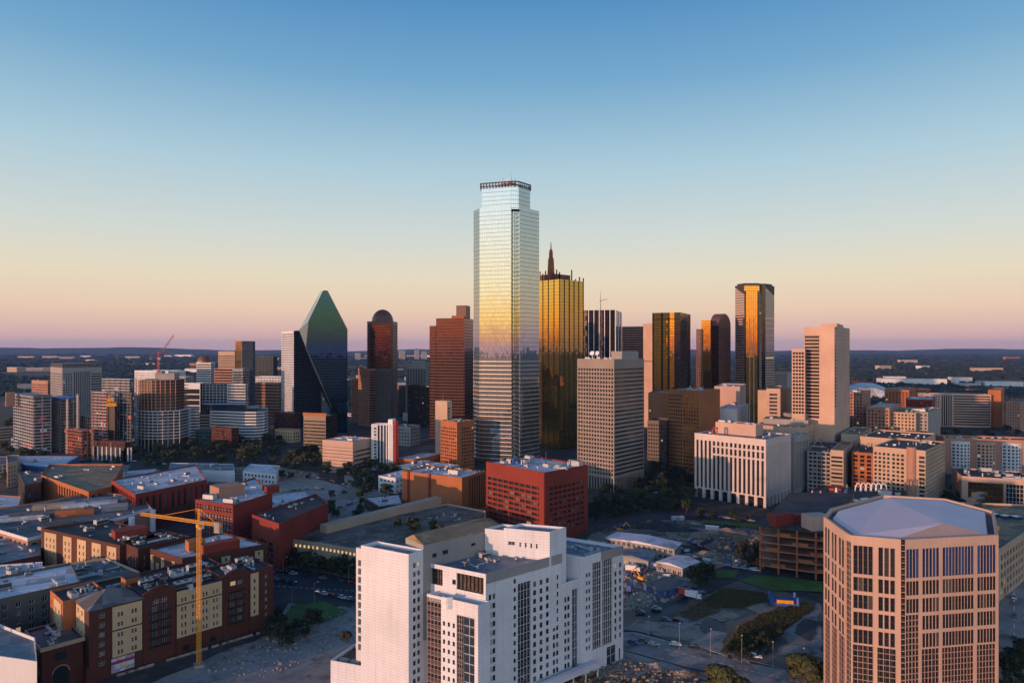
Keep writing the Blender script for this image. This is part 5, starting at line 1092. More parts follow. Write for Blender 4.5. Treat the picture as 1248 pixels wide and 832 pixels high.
b.mass(pl, 14, zt, [strip(3.5, 2, .5, 1, 1.2, 'gl', .3, 3)]*4, 'brick', 'rtan'); 
for e in (3, 0):
    p, q = Vector(pl[e]), Vector(pl[(e+1) % 4]); n = max(2, int((q-p).length/6))
    for k in range(n+1): v = p.lerp(q, k/n); mb = MB(); mb.obox((v.x, v.y), 0, 1.1, 1.1, 0, 14); b.part('column', mb, 'white2')
mb = MB(); mb.prism(inset(pl, 4), 0, 14); b.part('core_wall', mb, 'black'); b.done()
# round fronted site tower
def arc(px0, px1, Y, depth, n=10):
    p, q = Vector(pt(px0, Y)), Vector(pt(px1, Y)); out = []
    for k in range(n+1):
        t = k/n; s = math.sin(math.pi*t); m = p.lerp(q, t); out.append((m.x, m.y-depth*s))
    return out+[(q.x, q.y+30), (p.x, p.y+30)]
Yv = 770
b = Bld('unfinished_tower', 'round fronted site tower, upper floors coloured as orange lit, with a red crane on top', 'building site', pt(190, Yv+10)); lo, up = arc(165, 219, Yv, 10), arc(166, 214, Yv+4, 9)
zl, zu = Z_(500, Yv), Z_(463, Yv)
for P_l, za, zb, m1, m2 in ((lo, 14, zl, 'white2', 'grey'), (up, zl, zu, 'pbrick', 'pbrick')):  # upper slabs and columns take pink brick colour for the orange sunlight
    mb = MB(); mb.prism(inset(P_l, -.5), -.6, 0, bottom=True); me = mb.mesh('floor_slab', M[m1], (b.loc[0], b.loc[1], 0)); n = int((zb-za)/3.4)
    for k in range(n+1): link('floor_slab', me, b.root, (0, 0, za+(zb-za)*k/n))
    for k in range(11): mb = MB(); c = P_l[k]; mb.obox(c, 0, .9, .9, 0 if za < 20 else za, zb-.5); b.part('column', mb, m2)
    mb = MB(); mb.prism(inset(P_l, 3), za if za > 20 else 0, zb-.3); b.part('core_wall', mb, 'dbrown')
mb = MB(); mb.obox(pt(204, Yv+18), 0, 22, 12, zu, zu+7); mb.obox(pt(196, Yv+18), 0, 6, 8, zu, zu+10); b.part('climbing_form', mb, 'grey'); b.done()
def crane(name, label, px, Y, ztop, jib, counter, jang, z0=0, w=1.0, mat='yellow', luff=0.0):
    x, y = pt(px, Y); t = thing(name, label, 'crane', (x, y, z0)); mb = MB()
    def truss(p0, p1, w, up=Vector((0, 0, 1)), m=mb):
        p0, p1 = Vector(p0), Vector(p1); d = (p1-p0); L = d.length; d.normalize(); s = d.cross(up).normalized() if abs(d.z) < .95 else Vector((1, 0, 0)); u = s.cross(d)
        cs = [s*w/2+u*w/2, -s*w/2+u*w/2, -s*w/2-u*w/2, s*w/2-u*w/2]; r = max(.09, w*.075)
        for c in cs: m.tube(p0+c, p1+c, r, n=4, caps=False)
        n = max(2, int(L/(w*1.15)))
        for k in range(n):
            a, e = p0+d*(L*k/n), p0+d*(L*(k+1)/n)
            for i in range(4):
                j = (i+1) % 4
                m.tube(a+cs[i], e+cs[j], r*.7, n=4, caps=False); m.tube(e+cs[i], e+cs[j], r*.7, n=4, caps=False)
    truss((x, y, z0+1), (x, y, ztop), w); mb.build('mast', M[mat], t)
    mb = MB(); mb.obox((x, y), .5, w*3, w*3, z0, z0+1); mb.build('base', M['slab'] if mat == 'yellow' else M[mat], t)
    mb = MB(); mb.tube((x, y, ztop-.2), (x, y, ztop+1), w*.9, n=10); mb.build('slewing_ring', M[mat], t)
    d = Vector((math.cos(jang), math.sin(jang), 0)); q = Vector((x, y, ztop+1.6)); dj = (d+Vector((0, 0, luff))).normalized()
    mb = MB(); truss(q, q+dj*jib, w*.75, m=mb); mb.build('jib', M[mat], t)
    mb = MB(); truss(q, q-d*counter, w*.75, m=mb); mb.build('counter_jib', M[mat], t)
    mb = MB(); mb.obox(tuple((q-d*(counter-1.5)).xy), jang, 2.6, w*1.4, ztop-1.2, ztop+2.6); mb.build('counterweight', M['slab'], t)
    mb = MB(); truss(q, q+Vector((0, 0, w*4.2)), w*.5, m=mb); apx = q+Vector((0, 0, w*4.2)); mb.build('tower_head', M[mat], t)
    mb = MB(); mb.tube(apx, q+dj*jib*.62+Vector((0, 0, .5)), .07, n=4); mb.tube(apx, q-d*(counter*.85), .07, n=4); mb.build('tie_rod', M[mat], t)
    s_ = d.cross(Vector((0, 0, 1))); mb = MB(); c = q+s_*w*1.1+d*.5; mb.obox(tuple(c.xy), jang, w*1.5, w*1.2, ztop-1.2, ztop+1.2); mb.build('cab', M['whitep'], t)
    return t
crane('tower_crane', 'slim red luffing crane on the roof of the round fronted site tower', 193, Yv+14, zu+24, 30, 9, .6, zu, 1.7, 'redp', 1.6)
# banded white office (two wings)
yb = YB(541)
P1 = [pt(205, 850), pt(219, 838), pt(232, 832), pt(243, 834), pt(243, 870), pt(205, 880)]; P2 = [pt(256, 828), pt(295, 812), pt(312, 812), pt(322, 818), pt(326.5, 832), pt(326, 870), pt(256, 875)]
b = Bld('banded_office', 'low white office with dark ribbon windows and rounded ends below the blue glass block', 'office', pt(270, 840))
rb = ribbon(3.55, 1.7, .9, .1, 3, 1.0, 'glh', .5, 6); zo = Z_(500, 830)
b.mass(P1, 0, zo, [rb, rb, rb, None, None, rb], 'white2', 'rgrey'); b.mass(P2, 0, zo, [rb, rb, rb, rb, rb, None, rb], 'white2', 'rgrey', name='wing_wall', rname='wing_roof')
P3 = [pt(243, 842), pt(256, 842), pt(256, 868), pt(243, 868)]; b.mass(P3, 0, zo-6, rb, 'grey', 'rgrey', name='link_wall', rname='link_roof')
P4 = [pt(246, 842), pt(300, 838), pt(300, 866), pt(246, 866)]; b.mass(P4, zo-6, zo+6.5, [K('tealgl', 2.5, 0, .4), None, None, None], 'bluep', 'rwhite', name='roof_cabin_wall', rname='roof_cabin_roof')
P5 = [pt(300, 830), pt(316, 828), pt(318, 850), pt(300, 850)]; b.mass(P5, zo-2, zo+4.5, [ribbon(4, 2.6, .6), ribbon(4, 2.6, .6), None, None], 'rblue', 'rwhite', name='roof_cabin_wall', rname='roof_cabin_roof'); b.done()
simple('teal_canopy_block', 'low teal fronted block in front of the banded white office', 'shop', 238, 262, 272, 524, 800, W(4, 3, 2, 4), None, 'teal', 'rblue', 15)
simple('brick_gate_block', 'small red brick block with white windows among the trees below the banded office', 'shop', 258, 282, 291, 522, 770, W(3, 1.5, 1.8, 3.5), W(3, 1.5, 1.8, 3.5), 'brick', 'rgrey', 30)
# glass and striped offices behind
simple('dark_office', 'black glass office with white frame lines behind the white banded office', 'office', 214, 244, 250, 467, 960, ribbon(8, 6.6, .6, .8, 2, 1), K('blackgl', d=.1), 'white2', 'rdark', 12)
simple('blue_glass_office', 'blue black glass office with thin white verticals, left of the banded glass corner', 'office', 246.5, 277, 279, 467.5, 905, None, K('bluegl', 5, 3.8, .35, .1, 'fr'), 'dgrey', 'rblue', 4, units=3)
simple('white_rib_office', 'glass corner office with white floor bands right of the blue black one', 'office', 277, 299, 302, 468, 900, None, ribbon(3.8, 2.4, .8, .3, 2, .8, 'glm', .4, 8), 'white2', 'rblue', 8, units=2)
b = simple('blue_tower', 'slender blue glass tower with a left face coloured orange for sun glint, behind the blue office', 'tower', 287, 294.5, 311, 415.5, 1010, K('amber', 0, 3.8, .4), K('bluegl', 0, 3.8, .5), 'steel', 'rdark', 30, finish=False)  # amber left face has the sun glint put into its glass colour
pe, ze = box2(306, 309, 311.5, 420, 1005, 60); b.done()
simple('beige_tower', 'beige striped tower behind the orange faced slender tower', 'tower', 266, 286, 292, 428, 1180, None, ribbon(3.7, 1.5, 1, .6, 3, 4), 'tanp', 'rwhite', 14)
simple('brown_ribbon_office', 'brown and white striped office in front of the beige striped tower', 'office', 261, 287, 294, 449, 1060, None, ribbon(4.2, 2.2, 1.1, .5, 3, 1), 'pbrick', 'rwhite', 10)
simple('shaded_blue_office', 'shaded blue grey office filling the gap under the slender orange faced tower', 'office', 283, 296, 304, 449, 985, None, ribbon(3.8, 2.0, .9, .4, 2, 1), 'rblue', 'rgrey', 20)
b = simple('cap_roof_tower', 'pale banded tower with a dark humped cap roof, left of the beige striped tower', 'tower', 239.5, 257, 262, 441, 1120, None, ribbon(3.8, 2.0, .9, .4, 2, 1), 'white2', 'rdark', 14, finish=False)
mb = MB(); c = cen(b.poly); prev = None
for k in range(7):
    th = math.pi/2*k/6; ring = ngon((c[0], c[1]-4), max(11.5*math.cos(th), .1), 20); z = b.zt+11*math.sin(th)
    if prev:
        for i in range(20): j = (i+1) % 20; mb.poly([(*prev[0][i], prev[1]), (*prev[0][j], prev[1]), (*ring[j], z), (*ring[i], z)])
    prev = (ring, z)
b.part('cap_roof', mb, 'brown', True); b.done()
simple('teal_office', 'dark teal office cube on the skyline left of the crystal tower', 'office', 310, 333, 338, 434, 1380, None, K('tealgl', d=.1), 'teal', 'rdark', 10)
simple('striped_hall', 'low red and white striped hall between the slender tower and the pale slim tower', 'hall', 309, 339, 345, 466, 1120, None, ribbon(5, 2.2, 1.5, .5, 1, 1), 'pbrick', 'rwhite', 10)
simple('white_hall', 'white roofed hall on the slope behind the red and white striped hall', 'hall', 306, 342, 350, 459, 1300, None, W(6, 4, 2, 5), 'white2', 'rwhite', 10)
simple('stone_court_block', 'low cream shop with a yellow awning below the slim pale tower', 'shop', 335, 357, 366, 524, 830, W(4, 2, 2, 4), W(4, 2.4, 2, 4), 'cream', 'rgrey', 25)
simple('brick_court_block', 'low red topped block at the foot of the slim pale tower', 'office', 334, 358, 366, 503, 900, None, W(3, 1.6, 1.8, 3.6), 'brick', 'rwhite', 20)
for i, (xl, xc, xr, yt, Y, lab) in enumerate(((164, 205, 226, 452, 1500, 'long white warehouse behind the red crane'), (198, 226, 236, 459, 1250, 'flat white grey office right of the red crane'), (428, 438, 446, 462, 1050, 'narrow red brick block between the crystal tower and the sunlit slit wing'), (486, 494, 498, 470, 1150, 'dim low block between the domed and the arched tower'), (497, 523, 530, 470, 990, 'dark low block in front of the arched tower'), (478, 500, 512, 520, 800, 'grey low block with a dark roof behind the striped residential block'))):
    simple('low_office', lab, 'office', xl, xc, xr, yt, Y, W(4, 2, 2, 4), W(4, 2, 2, 4), ('white2', 'grey', 'pbrick', 'dbrown', 'black', 'grey')[i], ('rwhite', 'rwhite', 'rgrey', 'rdark', 'rdark', 'rgrey')[i], 25, units=1)
# ================================================================ left: low brick blocks
def polyb(name, label, cat, pl, zt, styles, wall, roof, par=1.0, units=0, group=None, finish=True):
    b = Bld(name, label, cat, cen(pl), group); b.ins, b.zr = b.mass(pl, 0, zt, styles, wall, roof, par); b.poly, b.zt = pl, zt
    if units: b.units(b.ins, b.zr, units, len(label))
    if finish: b.done()
    return b
pil = strip(5.2, 3.2, 1.2, 1.5, 3.0, 'gl', 1.0, 4)
pl, zt = box2(50, 107, 150, 588, 470, 50)
p1 = [pt(107, 455), pt(170, 505), pt(140, 560), pt(50, 510)]
b = polyb('brick_warehouse', 'long orange brick warehouse with tall pilasters and a tan roof', 'warehouse', [pt(108, 452), pt(136, 470), pt(150, 560), pt(60, 560), pt(50, 512)], 20, [pil, None, None, None, pil], 'obrick', 'rtan', 1.2, 4)
b = polyb('brick_warehouse', 'dark red brick warehouse with a cluttered white roof in the middle of the left side', 'warehouse', [pt(165, 430), pt(252, 478), pt(238, 540), pt(136, 478)], 23, [strip(4.6, 2.2, 1.5, 9, 3, 'gl', .7, 3), None, None, pil], 'red', 'rwhite', 1.0, 12, finish=False)
mb = MB(); p, q = Vector(pt(168, 427)), Vector(pt(246, 470)); mb.prism([tuple(p), tuple(q), tuple(q+Vector((-2, 3))), tuple(p+Vector((-2, 3)))], 0, 10); b.part('lower_wall', mb, 'brick'); b.done()
b = polyb('curved_garage', 'low block with a curved white banded roof deck and coloured pilasters on the left side', 'garage', [pt(34, 352), pt(80, 368), pt(130, 388), pt(160, 402), pt(166, 408), pt(185, 418), pt(176, 445), pt(120, 470), pt(60, 440), pt(-60, 400)], 17, [strip(4.6, 2.9, 1, 1, 3, 'glb', .8, 4)]*4+[None, strip(5, 3.5, 1, 1, 2.6, 'glb', .8, 3)]+[None]*3+[strip(5, 2.6, 1, 1, 3, 'gl', .8, 3)], 'pbrick', 'rgrey', 1.4, 16, finish=False)
mb = MB(); e = inset(b.poly, -.4)
for i in (0, 1, 2, 3, 4, 9):
    j = (i+1) % 10; mb.prism([e[i], e[j], b.poly[j], b.poly[i]], 15.6, 17.3, bottom=True)
b.part('roof_band', mb, 'white2')
for px, yy in ((160.5, 398), (186, 416)): mb = MB(); mb.tube((*pt(px, yy), 0), (*pt(px, yy), 16.5), 1.7, n=12); b.part('round_column', mb, 'whitep')
mb = MB(); mb.obox(pt(86, 405), .4, 15, 5, b.zr, b.zr+4); b.part('roof_cabin', mb, 'obrick'); mb = MB(); mb.obox(pt(45, 400), .3, 26, 6, b.zr, b.zr+3); b.part('roof_cabin', mb, 'dbrown')
for px, yy, lx, ly, h_, m_ in ((110, 430, 30, 9, 2.2, 'rwhite'), (66, 425, 22, 7, 2.6, 'tanp'), (140, 420, 14, 8, 3.2, 'grey'), (20, 395, 26, 8, 2.4, 'rwhite'), (104, 408, 9, 6, 3.6, 'obrick'), (128, 445, 24, 6, 2, 'rblue'), (70, 385, 16, 4, 1.6, 'dgrey')):
    mb = MB(); mb.obox(pt(px, yy), .5, lx, ly, b.zr, b.zr+h_); b.part('roof_cabin', mb, m_)
b.done()
polyb('blue_shed', 'wide blue walled shed with a bright white roof below the site towers', 'shed', [pt(30, 590), pt(72, 575), pt(96, 640), pt(14, 640)], 14, [W(4, 2, 2, 4)]*4, 'bluep', 'rwhite', .5, 2)
polyb('low_shed', 'dark low shed with a long grey roof right of the blue walled shed', 'shed', [pt(80, 560), pt(150, 565), pt(160, 620), pt(95, 640)], 9, None, 'teal', 'rgrey', .4, 3)
polyb('low_shed', 'narrow shed with a long white roof edge behind the dark red warehouse', 'shed', [pt(100, 530), pt(200, 560), pt(190, 590), pt(96, 560)], 11, [W(4, 2, 2, 4)]*4, 'grey', 'rwhite', .4, 8)
polyb('low_shed', 'brown walled shed with a white roof at the edge of the cleared field', 'shed', [pt(208, 520), pt(232, 510), pt(246, 570), pt(190, 570)], 13, [W(4, 2, 2, 4)]*4, 'pbrick', 'rwhite', .4, 4)
polyb('low_shed', 'long shed with a pale blue roof among the trees beyond the cleared field', 'shed', [pt(206, 590), pt(286, 585), pt(284, 620), pt(208, 625)], 10, None, 'white2', 'rblue', .4, 2)
polyb('low_shed', 'pale grey shed with a slanted white roof beside the dark trees', 'shed', [pt(296, 585), pt(336, 570), pt(341, 610), pt(305, 620)], 10, [W(4, 2, 2, 4)]*4, 'white2', 'rwhite', .4)
polyb('orange_shop', 'small orange shop with a wide dark display window on the left edge', 'shop', [pt(22, 430), pt(26, 470), pt(-30, 480), pt(-40, 440)], 13, [None, None, None, Hs((0, None), (12, W(0, 0, 4, 9, 2.6, .6, 0, 2, .4, 'glb')), (1.5, None))], 'obrick', 'rwhite', .6, 2)
polyb('dark_brick_house', 'stepped dark brick house between the orange shop and the long warehouse', 'house', [pt(30, 480), pt(50, 490), pt(54, 530), pt(22, 530)], 19, [W(4, 1.4, 1.8, 4)]*4, 'dbrown', 'rgrey', .6, 1)
polyb('grey_house', 'narrow stone grey house at the left edge below the unfinished condo', 'house', [pt(9, 560), pt(21, 570), pt(24, 600), pt(8, 600)], 21, [W(3, 1.2, 1.6, 3.4)]*4, 'tanp', 'rgrey', .5)
polyb('low_shed', 'low purple grey terrace row at the left edge behind the stone grey house', 'shed', [pt(-20, 600), pt(10, 610), pt(12, 650), pt(-25, 650)], 12, [W(3, 1.6, 1.6, 3.4)]*4, 'grey', 'rgrey', .5)
# red brick school like block with white windows
pl = [pt(284, 370), pt(332, 402), pt(310, 450), pt(238, 384)]; zt = 30
b = polyb('white_window_block', 'pink brick block with a grid of white framed windows and a white roof', 'office', pl, zt, [Hs((3, None), (14, Vs((18, W(3, 2.2, 2.6, 3.2, .3, .3, 3, 0, .3, 'glb', 'fr', 2, 1)), (None, None))), (0, None)), None, None, Vs((24.5, W(2.4, 1.9, 2.4, 3.1, .4, .8, 2, 0, .3, 'glb', 'fr', 2, 2)), (None, W(2.4, 1.5, 2.6, 4, .8, .8, 0, .6, .4, 'glb', 'fr', 1, 2)))], 'red', 'rwhite', 1.0, 8, finish=False)
mb = MB(); mb.obox(pt(277, 400), .8, 15, 13, b.zr, b.zr+6); b.part('roof_cabin', mb, 'pbrick'); mb = MB(); mb.obox(pt(330, 408), .8, 8, 6, b.zr, b.zr+4); b.part('roof_cabin', mb, 'red'); b.done()
b = polyb('brick_wing', 'dark red brick wing with a tall white gridded window facing the grove', 'office', [pt(340, 352), pt(400, 400), pt(385, 425), pt(307, 372)], 24.5, [None, None, None, Hs((3, None), (9, Vs((16, W(2.6, 2.2, 2.4, 2.9, .2, .3, 2, 0, .3, 'glb', 'fr', 1, 1)), (None, None))), (3, None))], 'red', 'rdark', 1.0, 5); 
# curved tan podium with a lit window band
pl = [G(342, 655, 13), G(390, 661, 13), G(455, 672, 13), G(500, 676, 13), G(560, 668, 13), G(590, 640, 13), G(592, 622, 13), G(545, 613, 13), G(470, 628, 13), G(380, 634, 13), G(350, 645, 13)]
b = polyb('tan_podium', 'low tan podium with a curved front, a band of lit windows and rooftop trees', 'podium', pl, 13, [Vs((8, None), (12, W(2.6, 1.5, 1.6, 4, 1.2, .5, 0, 0, .4, 'warm', 'fr', 1, 1)), (None, None))]*3+[None]*8, 'tanp', 'rpod', 1.0, 0, finish=False) if 'warm' in M else None
if b is None:
    m_, t_, b_ = newmat('warm_lit_window'); b_.inputs['Base Color'].default_value = (.3, .2, .08, 1); b_.inputs['Emission Color'].default_value = (1, .62, .25, 1); b_.inputs['Emission Strength'].default_value = .75; b_.inputs['Roughness'].default_value = .2; M['warm'] = m_
    b = polyb('tan_podium', 'low tan podium with a curved front, a band of lit windows and rooftop trees', 'podium', pl, 13, [Vs((8, None), (12, W(2.6, 1.5, 1.6, 4, 1.2, .5, 0, 0, .4, 'warm', 'fr', 1, 1)), (None, None))]*3+[None]*8, 'tanp', 'rpod', 1.0, 0, finish=False)
mb = MB(); p, q = Vector(G(398, 648, 13)), Vector(G(538, 612, 13)); n_ = Vector((-(q-p).y, (q-p).x)).normalized(); mb.prism([tuple(p), tuple(q), tuple(q+n_*6), tuple(p+n_*6)], b.zr, b.zr+4.5); b.part('roof_wall', mb, 'tanp')
mb = MB(); p, q = Vector(G(478, 682, 13)), Vector(G(572, 645, 13)); n_ = Vector((-(q-p).y, (q-p).x)).normalized(); mb.prism([tuple(p), tuple(q), tuple(q+n_*4), tuple(p+n_*4)], b.zr, b.zr+3, 0); b.part('ramp_cover', mb, 'pinkc')
b.units(inset([G(500, 640, 12), G(560, 640, 12), G(580, 626, 12), G(540, 618, 12)], .1), b.zr, 6, 8, .7); b.done()
polyb('flat_roof_pavilion', 'low dark pavilion with a flat white roof beside the orange block', 'pavilion', [pt(462, 462), pt(490, 470), pt(486, 500), pt(444, 490)], 8, [W(3, 2.2, 2.2, 3, .3)]*4, 'dbrown', 'rwhite', .4, 2)
for i, (pts, lab) in enumerate((([pt(318, 452), pt(392, 470), pt(372, 520), pt(306, 500)], 'broad low warehouse with a patched white roof on the cleared land'), ([pt(352, 430), pt(402, 440), pt(396, 462), pt(348, 450)], 'low blue white roof right in front of the patched white warehouse'))): polyb('flat_warehouse', lab, 'warehouse', pts, 6, [W(5, 2, 2, 4)]*4, 'grey', 'rwhite', .4, 12)
polyb('concrete_ramp', 'pale concrete ramp block at the foot of the cream grooved office', 'ramp', [pt(424, 560), pt(452, 570), pt(456, 600), pt(420, 590)], 5, None, 'slab', 'slab', .3)
# ================================================================ left foreground: brick and cream apartments
AP = 'brick and cream apartment blocks, lower left'
def apt(label, pl, zt, styles, units=6, roof='rdark', wall='brick', finish=True, name='brick_apartments'):
    return polyb(name, label, 'apartment block', pl, zt, styles, wall, roof, .9, units, AP, finish)
wb = W(3.2, 1.0, 1.6, 3.1, .9, .6, 3, 1.2, .25, 'gl', 'fr', 2, 2)
wp = W(4.2, .9, 1.6, 3.1, .9, .6, 3, 1.2, .25, 'gl', 'fr', 1, 2, pair=.35)
def cream_panel(b, a, d, u0, u1, z0, z1, st, mat='cream', out=.25, name='stucco_bay'):
    """a stucco bay standing proud of the brick"""
    A = (a[0]+d[0]*u0+d[1]*out, a[1]+d[1]*u0-d[0]*out); mb = MB(); b.face(mb, A, d, 0, u1-u0, z0, z1, st)
    B_ = (A[0]+d[0]*(u1-u0), A[1]+d[1]*(u1-u0)); k = (-d[1]*(out-.02), d[0]*(out-.02))
    mb.poly([(*A, z0), (*A, z1), (A[0]+k[0], A[1]+k[1], z1), (A[0]+k[0], A[1]+k[1], z0)][::-1]); mb.poly([(*B_, z0), (*B_, z1), (B_[0]+k[0], B_[1]+k[1], z1), (B_[0]+k[0], B_[1]+k[1], z0)])
    mb.poly([(*A, z1), (*B_, z1), (B_[0]+k[0], B_[1]+k[1], z1), (A[0]+k[0], A[1]+k[1], z1)]); mb.poly([(*A, z0), (A[0]+k[0], A[1]+k[1], z0), (B_[0]+k[0], B_[1]+k[1], z0), (*B_, z0)])
    b.part(name, mb, mat)
def balconies(b, a, d, u0, u1, zs, dep=1.5):
    c = ((a[0]+d[0]*(u0+u1)/2+d[1]*dep/2), (a[1]+d[1]*(u0+u1)/2-d[0]*dep/2)); ang = math.atan2(d[1], d[0]); mb = MB(); w = u1-u0
    mb.box(-w/2, w/2, -dep/2, dep/2, -.15, 0); 
    for x0, x1, y0, y1 in ((-w/2, w/2, -dep/2, -dep/2+.06), (-w/2, -w/2+.06, -dep/2, dep/2), (w/2-.06, w/2, -dep/2, dep/2)):
        mb.box(x0, x1, y0, y1, 1.0, 1.08, 0); n = int(max(x1-x0, y1-y0)/.28)
        for k in range(n+1): t = k/max(n, 1); x, y = x0+(x1-x0)*t if x1-x0 > .1 else (x0+x1)/2, y0+(y1-y0)*t if y1-y0 > .1 else (y0+y1)/2; mb.poly([(x-.03, y-.03, 0), (x+.03, y+.03, 0), (x+.03, y+.03, 1), (x-.03, y-.03, 1)])
    me = mb.mesh('balcony', M['dsteel'])
    for z in zs: link('balcony', me, b.root, (c[0]-b.loc[0], c[1]-b.loc[1], z), ang)
def hip(b, poly, z, h, mat='rgrey', over=.6, name='hip_roof'):
    e = inset(poly, -over); c = [tuple(Vector(e[0]).lerp(Vector(e[2]), .38)), tuple(Vector(e[0]).lerp(Vector(e[2]), .62))]; mb = MB(); L = (Vector(e[1])-Vector(e[0])).length > (Vector(e[2])-Vector(e[1])).length
    m0 = Vector(cen(e)); d = ((Vector(e[1])-Vector(e[0])) if L else (Vector(e[2])-Vector(e[1]))).normalized()*abs((Vector(e[1])-Vector(e[0])).length-(Vector(e[2])-Vector(e[1])).length)/2
    r0, r1 = (*(m0-d), z+h), (*(m0+d), z+h); E = [(*p, z) for p in e]
    if L: mb.poly([E[0], E[1], r1, r0]); mb.poly([E[1], E[2], r1]); mb.poly([E[2], E[3], r0, r1]); mb.poly([E[3], E[0], r0])
    else: mb.poly([E[1], E[2], r1, r0]); mb.poly([E[2], E[3], r1]); mb.poly([E[3], E[0], r0, r1]); mb.poly([E[0], E[1], r0])
    mb.poly(E[::-1]); b.part(name, mb, mat)
# front row along the torn-up street: near corner px 109 (Y 234) to far corner px 325 (Y 281)
Ca, Cb = Vector((-145.0, 234.0)), Vector((-101.0, 281.0)); dr = (Cb-Ca).normalized(); dl = Vector((-dr.y, dr.x)); LR = (Cb-Ca).length
def at(u, w): p = Ca+dr*u+dl*w; return (p.x, p.y)
zA = 24.8
# corner house with hip roof
b = apt('corner brick house with a grey hipped roof, cream bays and a billboard below', [at(0, 0), at(17, 0), at(17, 15), at(0, 15)], zA, [Hs((2.2, None), (3.4, W(3.4, 1.7, 1.7, 3.3, .9, .3, 4, 1, .25, 'glb', 'fr', 2, 2)), (0, None)), None, None, Hs((3.0, None), (0, None))], 0, finish=False)
d_ = (dr.x, dr.y); cream_panel(b, at(0, 0), d_, 7.2, 16.8, 6.5, 15.6, W(4.6, .8, 1.6, 3.05, .7, .3, 0, .2, .25, 'gl', 'fr', 1, 2, pair=.25)); cream_panel(b, at(0, 0), d_, 7.2, 16.8, 16.1, zA-.6, W(4.6, .8, 1.6, 3.4, .9, .3, 0, .2, .25, 'gl', 'fr', 1, 2, pair=.25))
dl2 = (-dl.x, -dl.y); cream_panel(b, at(0, 15), dl2, 1.0, 10.5, 13.5, zA-.6, W(4.6, .8, 1.8, 3.4, 1.2, .3, 0, .2, .25, 'gl', 'fr', 1, 2, pair=.25)); cream_panel(b, at(0, 15), dl2, 1.0, 10.5, 4, 13, W(4.6, .9, 1.4, 3.4, 1.0, .3, 0, .2, .25, 'gl', 'fr', 1, 2), 'brick')
hip(b, [at(0, 0), at(17, 0), at(17, 15), at(0, 15)], zA, 4.2, 'rgrey')
mb = MB(); p = at(7, -.9); q = at(14, -.9); mb.prism([at(6.6, -.35), at(14.4, -.35), at(14.4, -.1), at(6.6, -.1)], 1, 6.4, bottom=True); b.part('billboard_frame', mb, 'dsteel')
m_, t_, b_ = newmat('billboard_print'); uv_, u_, v_ = uvout(t_)
cc = mixc(t_, math_(t_, 'LESS_THAN', noise(t_, uv_, .35, 2), .48), (.45, .55, .6), (.32, .25, .4)); cc = mixc(t_, math_(t_, 'LESS_THAN', noise(t_, uv_, .8, 1), .42), cc, (.6, .45, .1)); cc = mixc(t_, math_(t_, 'LESS_THAN', math_(t_, 'ABSOLUTE', math_(t_, 'SUBTRACT', v_, 4.6)), .55), cc, (.28, .02, .12)); t_.links.new(cc, b_.inputs['Base Color']); M['bill'] = m_
mb = MB(); mb.poly([(*at(6.8, -.37), 1.2), (*at(14.2, -.37), 1.2), (*at(14.2, -.37), 6.2), (*at(6.8, -.37), 6.2)]); b.part('billboard_print', mb, 'bill'); b.done()
# balcony house with arched gable
def balc(label, u0, u1, zt, w=16, door=2.6):
    b = apt(label, [at(u0, 0), at(u1, 0), at(u1, w), at(u0, w)], zt, [Hs((1.8, None), (0, Vs((6, None), (zt-4.6, W(3.1, 2.2, 2.2, 3.1, .15, .4, 0, 0, .9, 'glb', 'fr', 3, 1)), (zt-1.6, W(3, 2.2, 1.7, 4, .2, 1, 0, .2, .3, 'glb', 'fr', 3, 2)), (None, None))), (1.8, None)), None, None, None], 3, finish=False)
    balconies(b, at(u0, 0), d_, 2.0, u1-u0-2.0, [6.1+3.1*k for k in range(int((zt-10.8)/3.1)+1)])
    mb = MB(); prev = None; n = 12
    for k in range(n+1):
        t = k/n; p = at(u0+(u1-u0)*t, -.3); q = at(u0+(u1-u0)*t, .4); z = zt+1.9*math.sin(math.pi*t)
        if prev: mb.poly([(*prev[0], zt-.6), (*p, zt-.6), (*p, z), (*prev[0], prev[2])]); mb.poly([(*prev[0], prev[2]), (*p, z), (*q, z), (*prev[1], prev[2])]); mb.poly([(*q, zt-.6), (*prev[1], zt-.6), (*prev[1], prev[2]), (*q, z)])
        prev = (p, q, z)
    b.part('curved_gable', mb, 'brick'); b.done()
balc('brick house with stacked black balconies under a curved gable, right of the corner house', 17.2, 28.5, zA+1.2)
b = apt('long cream fronted apartment house with slit windows on a brick base, behind the crane', [at(28.7, 0), at(46, 0), at(46, 16), at(28.7, 16)], zA-.5, [Vs((6, W(6, 2.4, 2.2, 5, 1, 1, 0, .5, .5, 'gl', 'frd', 2, 1)), (None, None)), None, None, None], 6, finish=False)
cream_panel(b, at(28.7, 0), d_, .2, 17.1, 6.6, 18.6, W(4.1, .75, 1.6, 3.0, .7, .5, 0, .2, .25, 'gl', 'fr', 1, 2, pair=.5)); cream_panel(b, at(28.7, 0), d_, .2, 17.1, 19.1, zA-.8, W(4.1, .75, 1.7, 3.0, .6, .5, 0, .2, .25, 'gl', 'fr', 1, 2, pair=.5)); b.done()
balc('brick house with stacked black balconies just right of the crane mast', 46.2, 57, zA+.5)
b = apt('end brick house with a dark side wall of small white windows facing the grove', [at(57.2, 0), at(LR+3, 0), at(LR+3, 20), at(57.2, 20)], zA, [Hs((3.4, W(3.2, .9, 1.6, 3.1, .9, .2, 5, 1.0, .25, 'gl', 'fr', 1, 2)), (0, Vs((4, None), (None, W(3.6, 1.1, 1.5, 3.1, .9, .8, 0, 1.2, .25, 'glb', 'fr', 2, 2)))))]+[W(3.6, 1.1, 1.5, 3.1, .9, 1.5, 4, 1.2, .25, 'glb', 'fr', 2, 2), None, None], 4, finish=False)
